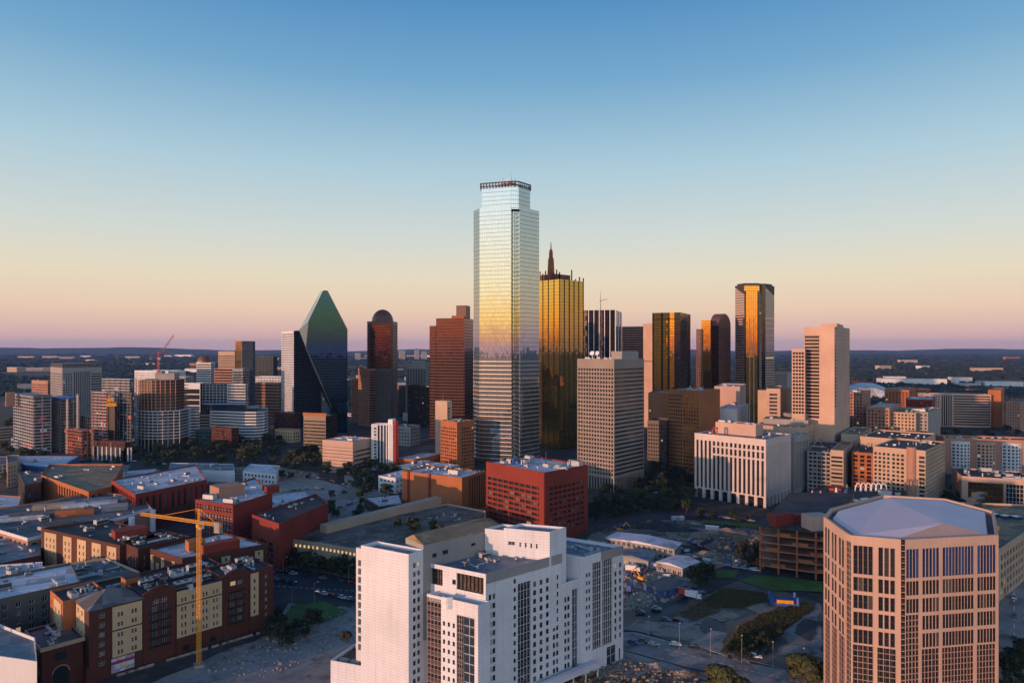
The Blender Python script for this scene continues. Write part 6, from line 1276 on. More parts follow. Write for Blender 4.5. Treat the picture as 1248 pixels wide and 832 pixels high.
cream_panel(b, at(57.2, 0), d_, .3, 3.6, 6.6, zA-1, W(3, .9, 1.6, 3.1, .8, .2, 0, .2, .25, 'gl', 'fr', 1, 2)); b.done()
# blocks behind the front row (roofs and sunlit left faces)
b = apt('orange brick house with one cream bay behind the hipped corner house', [at(-4, 15.2), at(10, 15.2), at(10, 32), at(-4, 32)], zA+.6, [None, None, None, Hs((4.5, W(3.2, 1, 1.6, 3.2, .9, .4, 4, 1.5, .25, 'gl', 'fr', 1, 2)), (0, None))], 3, wall='obrick', finish=False)
cream_panel(b, at(-4, 32), dl2, 6, 15, 12, zA-.6, W(4.4, .8, 1.8, 3.3, 1.0, .3, 0, .2, .25, 'gl', 'fr', 1, 2, pair=.3)); b.done()
apt('long brick apartment house with a dark cluttered roof behind the balcony houses', [at(11, 16.2), at(56, 16.2), at(56, 36), at(11, 36)], zA-1.5, None, 16, finish=False)
bb = COL.objects[-1] if False else None
p = at(20, 22); st_ = thing('stair_head', 'orange brick stair head standing on the dark apartment roofs', 'stair head', (*p, zA-2.4), AP); mb = MB(); mb.obox(p, math.atan2(dr.y, dr.x), 5, 5, zA-2.4, zA+2.2); mb.build('wall', M['obrick'], st_); mb = MB(); mb.obox(p, math.atan2(dr.y, dr.x), 5.6, 5.6, zA+2.2, zA+2.6, bottom=True); mb.build('roof', M['rdark'], st_)
p = at(40, 24); mb = MB(); mb.poly([(*at(36, 20), zA-2.34), (*at(50, 20), zA-2.34), (*at(48, 25), zA-2.34), (*at(37, 26), zA-2.34)]); tag(mb.build('roof_membrane', M['rwhite']), 'bright white patch of membrane on the dark roofs left of the crane', 'roof patch')
b = apt('grey apartment house with a white roof and dark cream striped side, left edge', [at(-22, 40), at(8, 40), at(12, 70), at(-22, 70)], zA-1, [Hs((3, None), (0, W(4, 1.6, 1.8, 3.1, .8, .6, 3, 1.5, .4, 'glb', 'fr', 2, 1)), (1, None)), None, None, W(4, 1.2, 1.8, 3.1, .8, .6, 3, 1.5, .4, 'gl', 'fr', 2, 1)], 3, 'rwhite', 'dgrey')
b = apt('bright red gabled brick house with white windows at the left edge', [at(-24, 36), at(-22.5, 36), at(-22.5, 58), at(-40, 58), at(-40, 40)], zA-1, [None, None, None, None, W(3, 1.4, 1.8, 3.1, .8, .6, 3, 1.5, .3, 'glb', 'fr', 2, 2)], 1, 'rdark', 'red')
# arched brick annex by the street
b = apt('low brown annex with round arches and a tan cornice at the lower left', [at(-13, 3), at(-1, 3), at(-1, 24), at(-13, 24)], 15.5, [None]*4, 2, 'rgrey', finish=False, name='arched_annex')
e = inset(b.poly, -.5); mb = MB(); mb.prism(e, 14.3, 15.56, top=False)
for i in range(4): mb.poly([(*e[i], 15.56), (*e[(i+1) % 4], 15.56), (*b.poly[(i+1) % 4], 15.56), (*b.poly[i], 15.56)])
b.part('cornice', mb, 'tanp')
def arch(b, a, d, uc, w, zb, h, glass='gl'):
    mb = MB(); o = .06; pts = [(uc-w/2, zb), (uc+w/2, zb)]+[(uc+w/2*math.cos(math.pi*k/10), zb+h+w/2*math.sin(math.pi*k/10)) for k in range(11)]
    P = lambda u, z, k: (a[0]+d[0]*u+d[1]*k, a[1]+d[1]*u-d[0]*k, z)
    mb.poly([P(u, z, o) for u, z in pts]); b.part('arched_window', mb, glass); mb = MB()
    for k in range(10):
        q = [(uc+r*math.cos(math.pi*(k+j)/10), zb+h+r*math.sin(math.pi*(k+j)/10)) for r in (w/2, w/2+.35) for j in (0, 1)]
        mb.poly([P(*q[1], .16), P(*q[0], .16), P(*q[2], .16), P(*q[3], .16)][::-1]); mb.poly([P(*q[2], .16), P(*q[3], .16), P(*q[3], 0), P(*q[2], 0)])
    b.part('arch_trim', mb, 'pbrick')
for u in (4, 10, 16): arch(b, at(-13, 24), dl2, u, 3.6, 1, 4.6); arch(b, at(-13, 24), dl2, u, 1.5, 9.4, 2.4)
arch(b, at(-13, 3), d_, 5.5, 4.6, 1, 4.6); mb = MB(); mb.prism([at(-9.2, 2.9), at(-6, 2.9), at(-6, 3.02), at(-9.2, 3.02)], 10, 12.6, bottom=True); b.part('window', mb, 'glb'); b.done()
b = apt('small tan roofed lean-to between the arched annex and the corner house', [at(-1, -1), at(-.2, -1), at(-.2, 12), at(-1, 12)], 6, None, 0); 
# white corner building bottom left
b = polyb('white_corner_building', 'low white building with a pale roof in the bottom left corner', 'office', [(X_(45, 205), 205), (X_(43, 222), 222), (X_(-60, 250), 250), (X_(-80, 215), 215)], 21, [None, None, None, None], 'white2', 'rblue', 1.0, 1)
# second row
p0, p1_ = Vector(G(128, 676, 22)), Vector(G(232, 664, 22))
def quadb(label, pxs, z, styles, roof='rdark', wall='brick', units=5, finish=True):
    return apt(label, [G(x, y, z) for x, y in pxs], z, styles, units, roof, wall, finish)
cw = W(3.0, .95, 1.7, 3.1, .8, .4, 2, 1, .25, 'gl', 'fr', 1, 2)
b = quadb('brick and cream apartment house with dark roof and a red stair head, second row', [(74, 648), (150, 666), (190, 650), (120, 632), (50, 642)][0:1]+[(146, 664), (200, 652), (130, 632), (50, 643)], 24, [None]*5, units=8, finish=False)
ee = [Vector(p) for p in b.poly]; 
for i in (0, 4):
    a_, c_ = ee[i], ee[(i+1) % 5]; dd = (c_-a_); L = dd.length; dd.normalize(); n = max(1, int(L/11))
    for k in range(n): cream_panel(b, tuple(a_), (dd.x, dd.y), L*(k+.2)/n, L*(k+.8)/n, 3, 22.5, cw)
mb = MB(); mb.obox(G(158, 646, 26), .7, 14, 9, b.zr, b.zr+4); b.part('roof_cabin', mb, 'red'); b.done()
b = quadb('dark brick apartment house with white windows right of the red stair head house', [(168, 668), (232, 653), (196, 645), (147, 660)], 24, [W(3.2, 1, 1.7, 3.1, .8, 1, 2, 1, .25, 'gl', 'fr', 1, 2), None, None, W(3.2, 1.2, 1.8, 3.1, .8, 1, 2, 1, .25, 'glb', 'fr', 2, 2)], units=5)
b = quadb('striped brick and cream apartment house with a white blue roof behind the crane mast', [(222, 680), (326, 662), (270, 648), (183, 668)], 24, [None]*4, 'rwhite', 'brick', 3, finish=False)
ee = [Vector(p) for p in b.poly]
for i, n in ((3, 6), (0, 5)):
    a_, c_ = ee[i], ee[(i+1) % 4]; dd = (c_-a_); L = dd.length; dd.normalize()
    for k in range(n): cream_panel(b, tuple(a_), (dd.x, dd.y), L*(k+.22)/n, L*(k+.72)/n, 3, 21.5-(k % 2)*3, W(3, 1.0, 1.7, 3.1, .8, .2, 0, .4, .25, 'glb', 'fr', 1, 2))
mb = MB(); mb.obox(G(238, 660, 27), .7, 7, 6, b.zr, b.zr+5); b.part('roof_cabin', mb, 'obrick'); mb = MB(); mb.obox(G(268, 664, 26), .75, 16, 5, b.zr, b.zr+4.5); b.part('roof_cabin', mb, 'red'); b.done()
b = quadb('flat grey roofed apartment house with low cream gables between the two rows', [(100, 712), (170, 696), (130, 679), (52, 690)], 20, [W(3.2, 1.2, 1.5, 3.1, .8, .5, 2, 1, .25, 'glb', 'fr', 2, 1), None, None, W(3.2, 1.2, 1.5, 3.1, .8, .5, 2, 1, .25, 'glb', 'fr', 2, 1)], 'rgrey', 'cream', 8)
b = quadb('long low blue roofed house at the left edge below the curved garage', [(0, 686), (50, 676), (50, 650), (-30, 655)], 14, [W(3.2, 1.2, 1.5, 3.1, .8, .5, 2, 1, .25, 'glb', 'fr', 2, 1)]*4, 'rblue', 'brick', 5)
b = quadb('white roofed service building with big white air units, left edge', [(0, 714), (50, 700), (52, 684), (-30, 690)], 19, None, 'rwhite', 'white2', 9)
# cranes
crane('tower_crane', 'tall yellow tower crane standing on the torn-up street before the brick apartments', 242.5, 247, 50.5, 30, 11, math.atan2(12, -27), 0, 1.15, 'yellow')
# ================================================================ trees
def leafmat(name, a, c):
    m, t, b = newmat(name); oi = N(t, 'ShaderNodeObjectInfo'); ge = N(t, 'ShaderNodeNewGeometry')
    k = math_(t, 'ADD', math_(t, 'MULTIPLY', ge.outputs['Random Per Island'], .65), math_(t, 'MULTIPLY', oi.outputs['Random'], .5))
    t.links.new(mixc(t, k, a, c), b.inputs['Base Color']); b.inputs['Roughness'].default_value = .7
    return m
M['leaf'] = leafmat('oak_leaves', (.014, .026, .009), (.058, .066, .018)); M['leafd'] = leafmat('dark_leaves', (.010, .019, .009), (.030, .040, .014))
M['bark'] = flat('bark', (.09, .065, .045), .9)
def tree_meshes(seed, h=9.0, r=4.2, nl=1500, leaf='leaf', squat=.72):
    rr = np.random.default_rng(seed); th = h*.3; mb = MB(); mb.tube((0, 0, -.2), (0, 0, th), .32, .22, 7)
    cl = []
    for k in range(13):
        a = rr.uniform(0, 2*math.pi); u = rr.uniform(.15, .95)**.6*r*.72; z = th+rr.uniform(.12, 1)*(h-th)*(1-.45*(u/r)**2)-.1*h; p = (u*math.cos(a), u*math.sin(a), max(z, th+.2)); cl.append((p, rr.uniform(.30, .48)*r))
        if k < 7: mb.tube((0, 0, th*.9), (p[0]*.85, p[1]*.85, p[2]-.2), .15, .05, 5)
    cl.append(((0, 0, h*.7), r*.55)); trunk = mb.mesh('trunk', M['bark'])
    V = []; per = nl//len(cl)
    for (p, q) in cl:
        d = rr.normal(size=(per, 3)); d /= np.linalg.norm(d, axis=1)[:, None]; rad = q*rr.uniform(.55, 1.05, per)**.5
        c = np.array(p)+d*rad[:, None]*np.array([1, 1, squat]); s = rr.uniform(.22, .48, per)*r/4.2
        t = rr.normal(size=(per, 3)); t -= (t*d).sum(1)[:, None]*d*.7; t /= np.linalg.norm(t, axis=1)[:, None]; w = np.cross(d, t); w /= np.linalg.norm(w, axis=1)[:, None]+1e-9
        V.append(np.stack([c-t*s[:, None], c+w*s[:, None]*.6, c+t*s[:, None], c-w*s[:, None]*.6], 1))
    V = np.concatenate(V).reshape(-1, 3); n = len(V)//4
    me = bpy.data.meshes.new('crown'); me.from_pydata(V.tolist(), [], np.arange(n*4).reshape(n, 4).tolist()); me.materials.append(M[leaf]); me.update()
    return trunk, me
TREES = [tree_meshes(1), tree_meshes(2, 10.5, 4.6, 1700), tree_meshes(3, 7.5, 3.8, 1300, 'leafd'), tree_meshes(4, 9.5, 4.0, 1500, 'leafd', .85), tree_meshes(5, 5.0, 2.8, 900)]
BIGT = tree_meshes(11, 9.5, 6.2, 5200, 'leaf', .7)
def tree(x, y, z, s, kind, label, group, name='tree'):
    t = thing(name, label, 'tree', (x, y, z), group); tr, cr = kind; t.rotation_euler = (0, 0, rng.uniform(0, 6.28)); t.scale = (s*rng.uniform(.9, 1.1), s*rng.uniform(.9, 1.1), s*rng.uniform(.85, 1.15))
    link('trunk', tr, t); link('crown', cr, t); return t
BLOCK = []
def grove(label, px, n, smin, smax, z=0.0, kinds=(0, 1, 2, 3), gap=4.0, seed=0):
    poly = [G(x, y, z) for x, y in px]; r = random.Random(seed+n); xs = [p[0] for p in poly]; ys = [p[1] for p in poly]; put = []; k = 0
    while len(put) < n and k < n*60:
        k += 1; x, y = r.uniform(min(xs), max(xs)), r.uniform(min(ys), max(ys))
        if not inside(poly, x, y) or any((x-a)**2+(y-b_)**2 < gap*gap for a, b_ in put): continue
        put.append((x, y)); tree(x, y, z, r.uniform(smin, smax), TREES[r.choice(kinds)], label, label)
grove('dark green tree in the grove between the brick apartments and the white tower', [(330, 690), (352, 668), (440, 682), (436, 712), (352, 694)], 34, .95, 1.35, kinds=(0, 1, 2, 3), gap=5)
grove('dark bushy tree on the bank right of the end brick house', [(322, 784), (329, 752), (342, 752), (350, 771), (392, 762), (352, 790)], 15, .55, .9, gap=4, kinds=(2, 3))
grove('street tree in the belt below the crystal tower', [(345, 575), (352, 548), (420, 560), (475, 575), (486, 605), (452, 612), (420, 592), (392, 582)], 46, 1.0, 1.5, gap=8)
grove('dark tree in the belt at the foot of the banded white office', [(140, 566), (165, 552), (215, 548), (345, 538), (345, 560), (300, 568), (200, 566)], 52, 1.1, 1.7, gap=10)
grove('tree on the planted deck of the tan podium', [(476, 645), (490, 636), (528, 642), (545, 652), (530, 668), (490, 668)], 8, .7, 1.0, z=12, gap=4)
grove('dark street tree between the red block and the courthouse', [(716, 640), (722, 618), (760, 612), (790, 600), (845, 600), (845, 626), (790, 626), (740, 636)], 44, .9, 1.3, gap=8, kinds=(2, 3, 0))
grove('small street tree at the foot of the courthouse', [(846, 632), (850, 626), (940, 636), (980, 612), (986, 620), (945, 640)], 14, .5, .8, gap=7)
grove('tree under the grid tower and the brown office block', [(716, 606), (760, 592), (800, 572), (845, 580), (845, 597), (790, 602)], 30, .9, 1.3, gap=8, kinds=(2, 3))
grove('low tree beside the concrete frame building', [(900, 690), (906, 668), (925, 670), (926, 692)], 8, .7, 1.0, gap=5, kinds=(2, 3))
grove('round tree on the lot left of the green lawns', [(846, 712), (852, 700), (868, 706), (862, 716)], 5, .8, 1.1, gap=4, kinds=(2, 3))
grove('scrubby bush on the vacant lot in the lower right', [(880, 800), (890, 782), (925, 770), (955, 772), (935, 798), (900, 810)], 30, .3, .62, gap=3, kinds=(4, 2))
grove('tree on the bank at the lower right by the octagonal tower', [(1220, 848), (1224, 812), (1256, 800), (1262, 850)], 8, .8, 1.1, gap=5)
grove('tree near the far overpass on the right', [(1095, 545), (1130, 530), (1260, 520), (1260, 535), (1160, 545)], 12, .9, 1.4, gap=8)
grove('tree in front of the low buildings at the far left edge', [(0, 566), (0, 520), (20, 516), (60, 560), (100, 566)], 22, 1.0, 1.5, gap=9)
grove('shrub in the planting of the white building terrace', [(672, 824), (702, 802), (748, 780), (752, 786), (700, 812)], 8, .3, .45, gap=2, kinds=(4,))
grove('tree on the cleared land around the white roofed sheds', [(240, 575), (300, 556), (392, 580), (396, 596), (320, 588)], 16, .7, 1.1, gap=9, kinds=(2, 3, 0))
grove('tree between the brick warehouses on the left', [(0, 590), (30, 574), (90, 566), (230, 566), (240, 574), (120, 572)], 20, .8, 1.2, gap=9, kinds=(2, 3, 0))
grove('tree along the car park left of the tan podium', [(395, 640), (400, 606), (440, 596), (475, 612), (470, 630)], 12, .6, .95, gap=6)
grove('tree between the apartment blocks and the glass fronted hall', [(1140, 622), (1150, 596), (1172, 596), (1172, 620)], 8, .7, 1.0, gap=5, kinds=(2, 3))
for px, py, s, lab in ((884, 838, 1.15, 'big round tree at the bottom edge right of the white building'), (982, 822, 1.2, 'big round tree left of the octagonal tower, near the road')):
    x, y = G(px, py+10); tree(x, y, 0, s, BIGT, lab, None)
x, y = G(420, 783, 9); tree(x, y+2, 8, .62, TREES[0], 'small tree on the white tiled terrace by the white building', None)
# ---------------------------------------------------------------- woodland beyond the city
def woodland():
    rr = np.random.default_rng(9); n = 26000; u = rr.uniform(0, 1, n); Yw = 1/(1/1150+(1/13000-1/1150)*u**.8); X = rr.uniform(-.86, .86, n)*Yw
    # clearings
    f = np.sin(X*.0031+1.3*np.sin(Yw*.0017))+np.sin(Yw*.0043+X*.0011)+.8*np.sin(X*.011+Yw*.007); keep = f > -1.0; X, Yw = X[keep], Yw[keep]; n = len(X)
    base = np.array([(math.cos(a)*c, math.sin(a)*c, z) for z, c, o in ((0, .95, 0), (.55, .9, .5)) for a in [2*math.pi*(k+o)/5 for k in range(5)]]+[(0, 0, 1.)])
    fc = [(i, (i+1) % 5, 5+i) for i in range(5)]+[((i+1) % 5, 5+(i+1) % 5, 5+i) for i in range(5)]+[(5+i, 5+(i+1) % 5, 10) for i in range(5)]
    sz = np.maximum(7, Yw*.0055)*rr.uniform(.6, 1.5, n); hz = rr.uniform(7, 13, n)*np.clip(Yw/3000, 1, 1.5)
    V = base[None]*rr.uniform(.75, 1.25, (n, 11, 1)); V = V*np.stack([sz, sz, hz], 1)[:, None, :]+np.stack([X, Yw, np.zeros(n)], 1)[:, None, :]
    Fc = (np.array(fc)[None]+(np.arange(n)*11)[:, None, None]).reshape(-1, 3)
    me = bpy.data.meshes.new('woodland'); me.from_pydata(V.reshape(-1, 3).tolist(), [], Fc.tolist()); me.materials.append(M['wood']); me.update()
    return tag(link('woodland', me), kind='stuff')
M['wood'] = leafmat('woodland_leaves', (.007, .013, .009), (.022, .028, .015))
woodland()
# undergrowth on the vacant lot
def tufts(name, px, n, h, mat, seed):
    poly = [G(x, y) for x, y in px]; r = random.Random(seed); xs = [p[0] for p in poly]; ys = [p[1] for p in poly]; v = []; f = []
    k = 0
    while k < n:
        x, y = r.uniform(min(xs), max(xs)), r.uniform(min(ys), max(ys))
        if not inside(poly, x, y): continue
        k += 1
        for q in range(5):
            a = r.uniform(0, 6.28); s = r.uniform(.15, .4)*h; ox, oy = x+r.uniform(-.6, .6), y+r.uniform(-.6, .6); b0 = len(v)
            v += [(ox-s*math.cos(a), oy-s*math.sin(a), 0), (ox+s*math.cos(a), oy+s*math.sin(a), 0), (ox+r.uniform(-.3, .3)*h, oy+r.uniform(-.3, .3)*h, h*r.uniform(.5, 1.2))]; f.append((b0, b0+1, b0+2))
    me = bpy.data.meshes.new(name); me.from_pydata(v, [], f); me.materials.append(M[mat]); me.update(); tag(link(name, me), kind='stuff')
M['dry'] = leafmat('dry_grass', (.06, .05, .02), (.14, .11, .05)); M['gr'] = leafmat('weed_leaves', (.03, .04, .015), (.08, .08, .03))
tufts('undergrowth', [(880, 795), (900, 765), (930, 748), (985, 735), (992, 742), (960, 765), (925, 795)], 2600, 1.0, 'gr', 3)
tufts('dry_grass', [(858, 732), (880, 717), (930, 722), (950, 730), (905, 742), (868, 740)], 1600, .8, 'dry', 4)
tufts('dry_grass', [(690, 830), (700, 812), (752, 800), (868, 832), (880, 850)], 1500, .7, 'dry', 5)
tufts('undergrowth', [(826, 748), (862, 728), (880, 744), (840, 760)], 700, .7, 'dry', 6)
# ================================================================ far buildings among the trees
FAR = 'pale sheds and halls among the far woods'
r = random.Random(21); spots = []
for k in range(46):
    py = 433+48*r.random()**1.3; px = r.choice((r.uniform(0, 345), r.uniform(0, 345), r.uniform(1040, 1248), r.uniform(425, 525))); spots.append((px, py))
for px, py in ((62, 437), (80, 437), (20, 453), (40, 452), (190, 445), (240, 455), (1090, 464), (1130, 470), (1170, 466), (1222, 470)): spots.append((px, py))
for i, (px, py) in enumerate(spots):
    Y = min(F*H/(py-HY), 8500); w = r.uniform(35, 110)*(1+Y/6000); d = r.uniform(20, 60); h = r.uniform(8, 18)*(1+Y/9000); x = X_(px, Y); a = r.uniform(-.5, .5)
    t = thing('far_hall', 'pale low hall standing alone among the dark far woods', 'hall', (x, Y, 0), FAR); mb = MB(); mb.obox((x, Y), a, w, d, 0, h); n = max(2, int(w/12))
    mb.build('wall', M[r.choice(('white2', 'pinkc', 'white2', 'tanp', 'obrick', 'grey'))], t)
    mb = MB(); mb.obox((x, Y), a, w*1.02, d*1.04, h+.01, h+1.2, bottom=True); mb.build('roof', M[r.choice(('rwhite', 'rgrey', 'rwhite', 'rtan'))], t)
# small buildings scattered between the towers
r = random.Random(77); SM = 'small low buildings scattered between the towers'
fp = [(min(p[0] for p in q)-4, max(p[0] for p in q)+4, min(p[1] for p in q)-4, max(p[1] for p in q)+4) for q in FOOT]
k = tries = 0
while k < 58 and tries < 3000:
    tries += 1; px = r.choice((r.uniform(0, 345), r.uniform(0, 240), r.uniform(425, 530), r.uniform(1045, 1248))); py = r.uniform(462, 545)
    if px > 1000 and py > 500: continue
    x, Y = G(px, py); w, d = r.uniform(16, 46), r.uniform(14, 30); h = r.choice((5, 7, 9, 12, 15, 20)); 
    if any(x+w > a and x-w < b_ and Y+d > c and Y-d*.7 < e for a, b_, c, e in fp): continue
    fp.append((x-w/2, x+w/2, Y-d/2, Y+d/2)); k += 1; an = r.uniform(.2, 1.1); ca, sa = math.cos(an), math.sin(an); pl = [(x+ca*u-sa*v, Y+sa*u+ca*v) for u, v in ((-w/2, -d/2), (w/2, -d/2), (w/2, d/2), (-w/2, d/2))]
    b = Bld('low_building', 'small flat roofed building among trees in the gaps between the larger buildings', 'building', (x, Y), SM, 12); st = r.choice((ribbon(3.5, 1.5), W(4, 2, 1.7, 3.5), W(6, 3.5, 2.2, 4), None))
    i_, z_ = b.mass(pl, 0, h, st, r.choice(('white2', 'pinkc', 'tanp', 'grey', 'brick', 'obrick', 'dgrey', 'pbrick')), r.choice(('rwhite', 'rgrey', 'rdark', 'rwhite', 'rtan')), .6); b.done()
sky_ = [(430, 445, 8), (436, 430, 12), (450, 425, 9), (490, 427, 14), (508, 426, 10), (517, 428, 12)]
for px, py, w in sky_:
    Y = 6500; t = thing('far_tower', 'tiny tower of the distant skyline on the horizon between the downtown towers', 'tower', (X_(px, Y), Y, 0), 'distant skyline towers'); z = Z_(py, Y); mb = MB(); mb.obox((X_(px, Y), Y), .3, w*4, 30, 0, z); mb.build('wall', M['grey'], t)
    mb = MB(); mb.obox((X_(px, Y), Y), .3, w*2, 15, z, z+8); mb.build('roof_cabin', M['dgrey'], t)
# ================================================================ vehicles and small things
def paint(name, c): m = flat(name, c, .25, .2, .05, .3); return m
CARP = {k: paint(k+'_car_paint', c) for k, c in (('white', (.7, .7, .7)), ('silver', (.35, .36, .38)), ('black', (.02, .02, .022)), ('blue', (.04, .09, .25)), ('red', (.35, .03, .02)), ('grey', (.12, .12, .13)))}
M['tyre'] = flat('tyre_rubber', (.02, .02, .02), .9); M['lampglass'] = flat('lamp_lens', (.6, .58, .5), .2); M['taillamp'] = flat('tail_lens', (.35, .02, .01), .3)
def car_parts():
    prof = [(-2.25, .35), (2.2, .35), (2.25, .7), (1.9, .86), (.95, .95), (-1.75, .98), (-2.2, .9), (-2.25, .6)]
    def ext(prof, w, w2=None):
        mb = MB(); w2 = w2 or w; n = len(prof)
        L = [(x, -w, z) for x, z in prof]; Rr = [(x, w, z) for x, z in prof]; mb.poly(L); mb.poly(Rr[::-1])
        for i in range(n): j = (i+1) % n; mb.poly([L[j], L[i], Rr[i], Rr[j]])
        return mb
    body = ext(prof, .88)
    cab = MB(); b0 = [(-1.8, .97), (1.0, .95)]; t0 = [(-1.35, 1.42), (.25, 1.42)]
    A = [(-1.85, -.84, .97), (1.0, -.84, .94), (1.0, .84, .94), (-1.85, .84, .97)]; T = [(-1.4, -.66, 1.42), (.25, -.66, 1.42), (.25, .66, 1.42), (-1.4, .66, 1.42)]
    for i in range(4): cab.poly([A[i], A[(i+1) % 4], T[(i+1) % 4], T[i]])
    roof = MB(); roof.prism([(-1.44, -.69), (.29, -.69), (.29, .69), (-1.44, .69)], 1.42, 1.47, bottom=True)
    wheel = MB(); wheel.tube((0, -.12, 0), (0, .12, 0), .33, n=14)
    return body, cab, roof, wheel
_b, _c, _r, _w = car_parts()
CM = {}
for k, m in CARP.items(): CM[k] = (_b.mesh('body', [m]), _r.mesh('roof', [m]))
CABM = _c.mesh('cabin_glass', [M['gl']]); WHM = _w.mesh('wheel', [M['tyre']])
_l = MB(); _l.box(-.02, .05, -.18, .18, -.07, .07); HLM = _l.mesh('headlight', [M['lampglass']]); TLM = _l.mesh('tail_light', [M['taillamp']])
def car(x, y, rz, col, label, group, z=.35, near=True):
    t = thing('parked_car', label, 'car', (x, y, z), group); t.rotation_euler = (0, 0, rz)
    link('body', CM[col][0], t); link('cabin_glass', CABM, t); link('roof', CM[col][1], t)
    if near:
        for wx in (-1.4, 1.4):
            for wy in (-.8, .8): link('wheel', WHM, t, (wx, wy, .33))
        for wy in (-.6, .6): link('headlight', HLM, t, (2.22, wy, .68)); link('tail_light', TLM, t, (-2.27, wy, .72))
    return t
cr = random.Random(5); CK = list(CARP)
def row(label, p0, p1, n, jit=.3, along=True, near=True, skip=.0):
    a, c = Vector(G(*p0)), Vector(G(*p1)); d = c-a; ang = math.atan2(d.y, d.x)+(0 if along else math.pi/2)
    for k in range(n):
        if cr.random() < skip: continue
        p = a.lerp(c, (k+.5)/n)+Vector((cr.uniform(-jit, jit), cr.uniform(-jit, jit))); col = cr.choice(CK); car(p.x, p.y, ang+(math.pi if cr.random() < .5 else 0)+cr.uniform(-.05, .05), col, f'{col} car {label}', f'{col} cars {label}', near=near)
row('parked along the street left of the white building', (385, 723), (436, 733), 7)
row('standing on the street beside the grove', (330, 706), (372, 714), 4, skip=.3)
for px, py, col, lab in ((823, 787, 'white', 'white car driving on the curving road in the lower right'), (846, 790, 'black', 'black car behind the white one on the curving road'), (772, 785, 'blue', 'blue car at the bend of the road by the white building'), (784, 783, 'grey', 'grey car beside the blue one at the road bend'), (797, 787, 'silver', 'silver car parked at the road bend nearest the white car'), (812, 757, 'blue', 'blue car by the puddles on the vacant lot'), (826, 758, 'black', 'black car next to the blue one on the vacant lot'), (921, 802, 'white', 'white car near the end of the curving road'), (800, 743, 'silver', 'silver car standing in the big puddle'), (780, 747, 'grey', 'grey car at the edge of the big puddle')):
    x, y = G(px, py); car(x, y, cr.uniform(-.8, -.2), col, lab, None)
row('parked on the lot by the site sheds', (762, 690), (790, 697), 6, jit=.8, along=False)
row('parked in the row behind the white building', (758, 682), (780, 686), 5, jit=.8, along=False)
row('parked among the building materials by the lawns', (838, 660), (862, 672), 5, jit=1.5)
row('parked on the street in front of the courthouse', (846, 628), (930, 637), 9, skip=.2)
row('parked under the trees by the red block', (724, 656), (760, 640), 8, jit=1.5)
row('parked in the lot between the red block and the grid tower', (724, 622), (790, 610), 9, jit=2, near=False)
row('parked in the lot under the brown office block', (760, 604), (830, 600), 8, jit=2, near=False)
row('on the car park left of the tan podium', (400, 622), (455, 606), 7, jit=2)
row('at the edge of the cleared field', (372, 578), (420, 592), 7, jit=2, near=False)
row('by the low white sheds below the cream office', (420, 575), (455, 582), 4, jit=1.5, near=False)
row('on the access road by the lawns', (880, 690), (925, 697), 4, jit=.8)
row('parked along the far side of the street left of the white building', (330, 696), (436, 712), 9, skip=.3)
row('on the white car park behind the white window block', (330, 600), (395, 596), 8, jit=2, near=False)
row('on the sandy lot before the striped residential block', (440, 592), (480, 600), 5, jit=1.5, near=False)
row('parked at the foot of the orange block', (505, 628), (560, 640), 6, jit=.8) if False else None
row('in the lot beside the low terrace row at the left edge', (0, 578), (60, 568), 7, jit=2, near=False)
row('on the road between the brick warehouses and the white roofed sheds', (150, 560), (240, 572), 8, jit=2, near=False)
row('parked by the pale apartment blocks on the right', (1150, 610), (1170, 596), 4, jit=1, near=False)
row('on the street at the right edge', (1232, 700), (1240, 830), 5, jit=.6)
# --- site sheds, containers, machines, mounds on the building land
simple_g = 'site sheds'
def shed(label, px, z, roof='rwhite', wall='white2'):
    pl = [G(x, y, z) for x, y in px]; b = Bld('site_shed', label, 'shed', cen(pl)); b.mass(pl, 0, z, [W(3, 1.6, 1.6, 3.2, .8, .5, .4, .4, .2, 'gl', 'fr', 2, 1)]*4, 'grey' if wall == 'white2' else wall, None, par=0); e = inset(pl, -.6); mb = MB()
    m0, m1 = Vector(e[0]).lerp(Vector(e[3]), .5), Vector(e[1]).lerp(Vector(e[2]), .5); A, B, C_, D = [(*p, z) for p in e]; r0, r1 = (m0.x, m0.y, z+1.2), (m1.x, m1.y, z+1.2)
    mb.poly([A, B, r1, r0]); mb.poly([r0, r1, C_, D]); mb.poly([D, A, r0]); mb.poly([B, C_, r1]); mb.poly([D, C_, B, A]); b.part('roof', mb, roof); b.done()
shed('long two storey site shed with a bright ridged roof behind the white building', [(822, 669), (830, 661), (752, 648), (738, 655)][::1], 7)
shed('square white roofed site shed at the bend, right of the long shed', [(832, 692), (852, 684), (824, 676), (800, 684)], 5)
shed('low shed with a pale roof close behind the white building', [(790, 683), (798, 675), (760, 668), (752, 676)], 5, 'rblue')
shed('small green roofed shed left of the long site shed', [(738, 660), (744, 653), (722, 650), (716, 656)], 6, 'teal')
shed('low blue walled shed with a dark flat roof near the puddles', [(806, 720), (838, 712), (815, 703), (784, 710)], 3.5, 'rgrey', 'bluep')
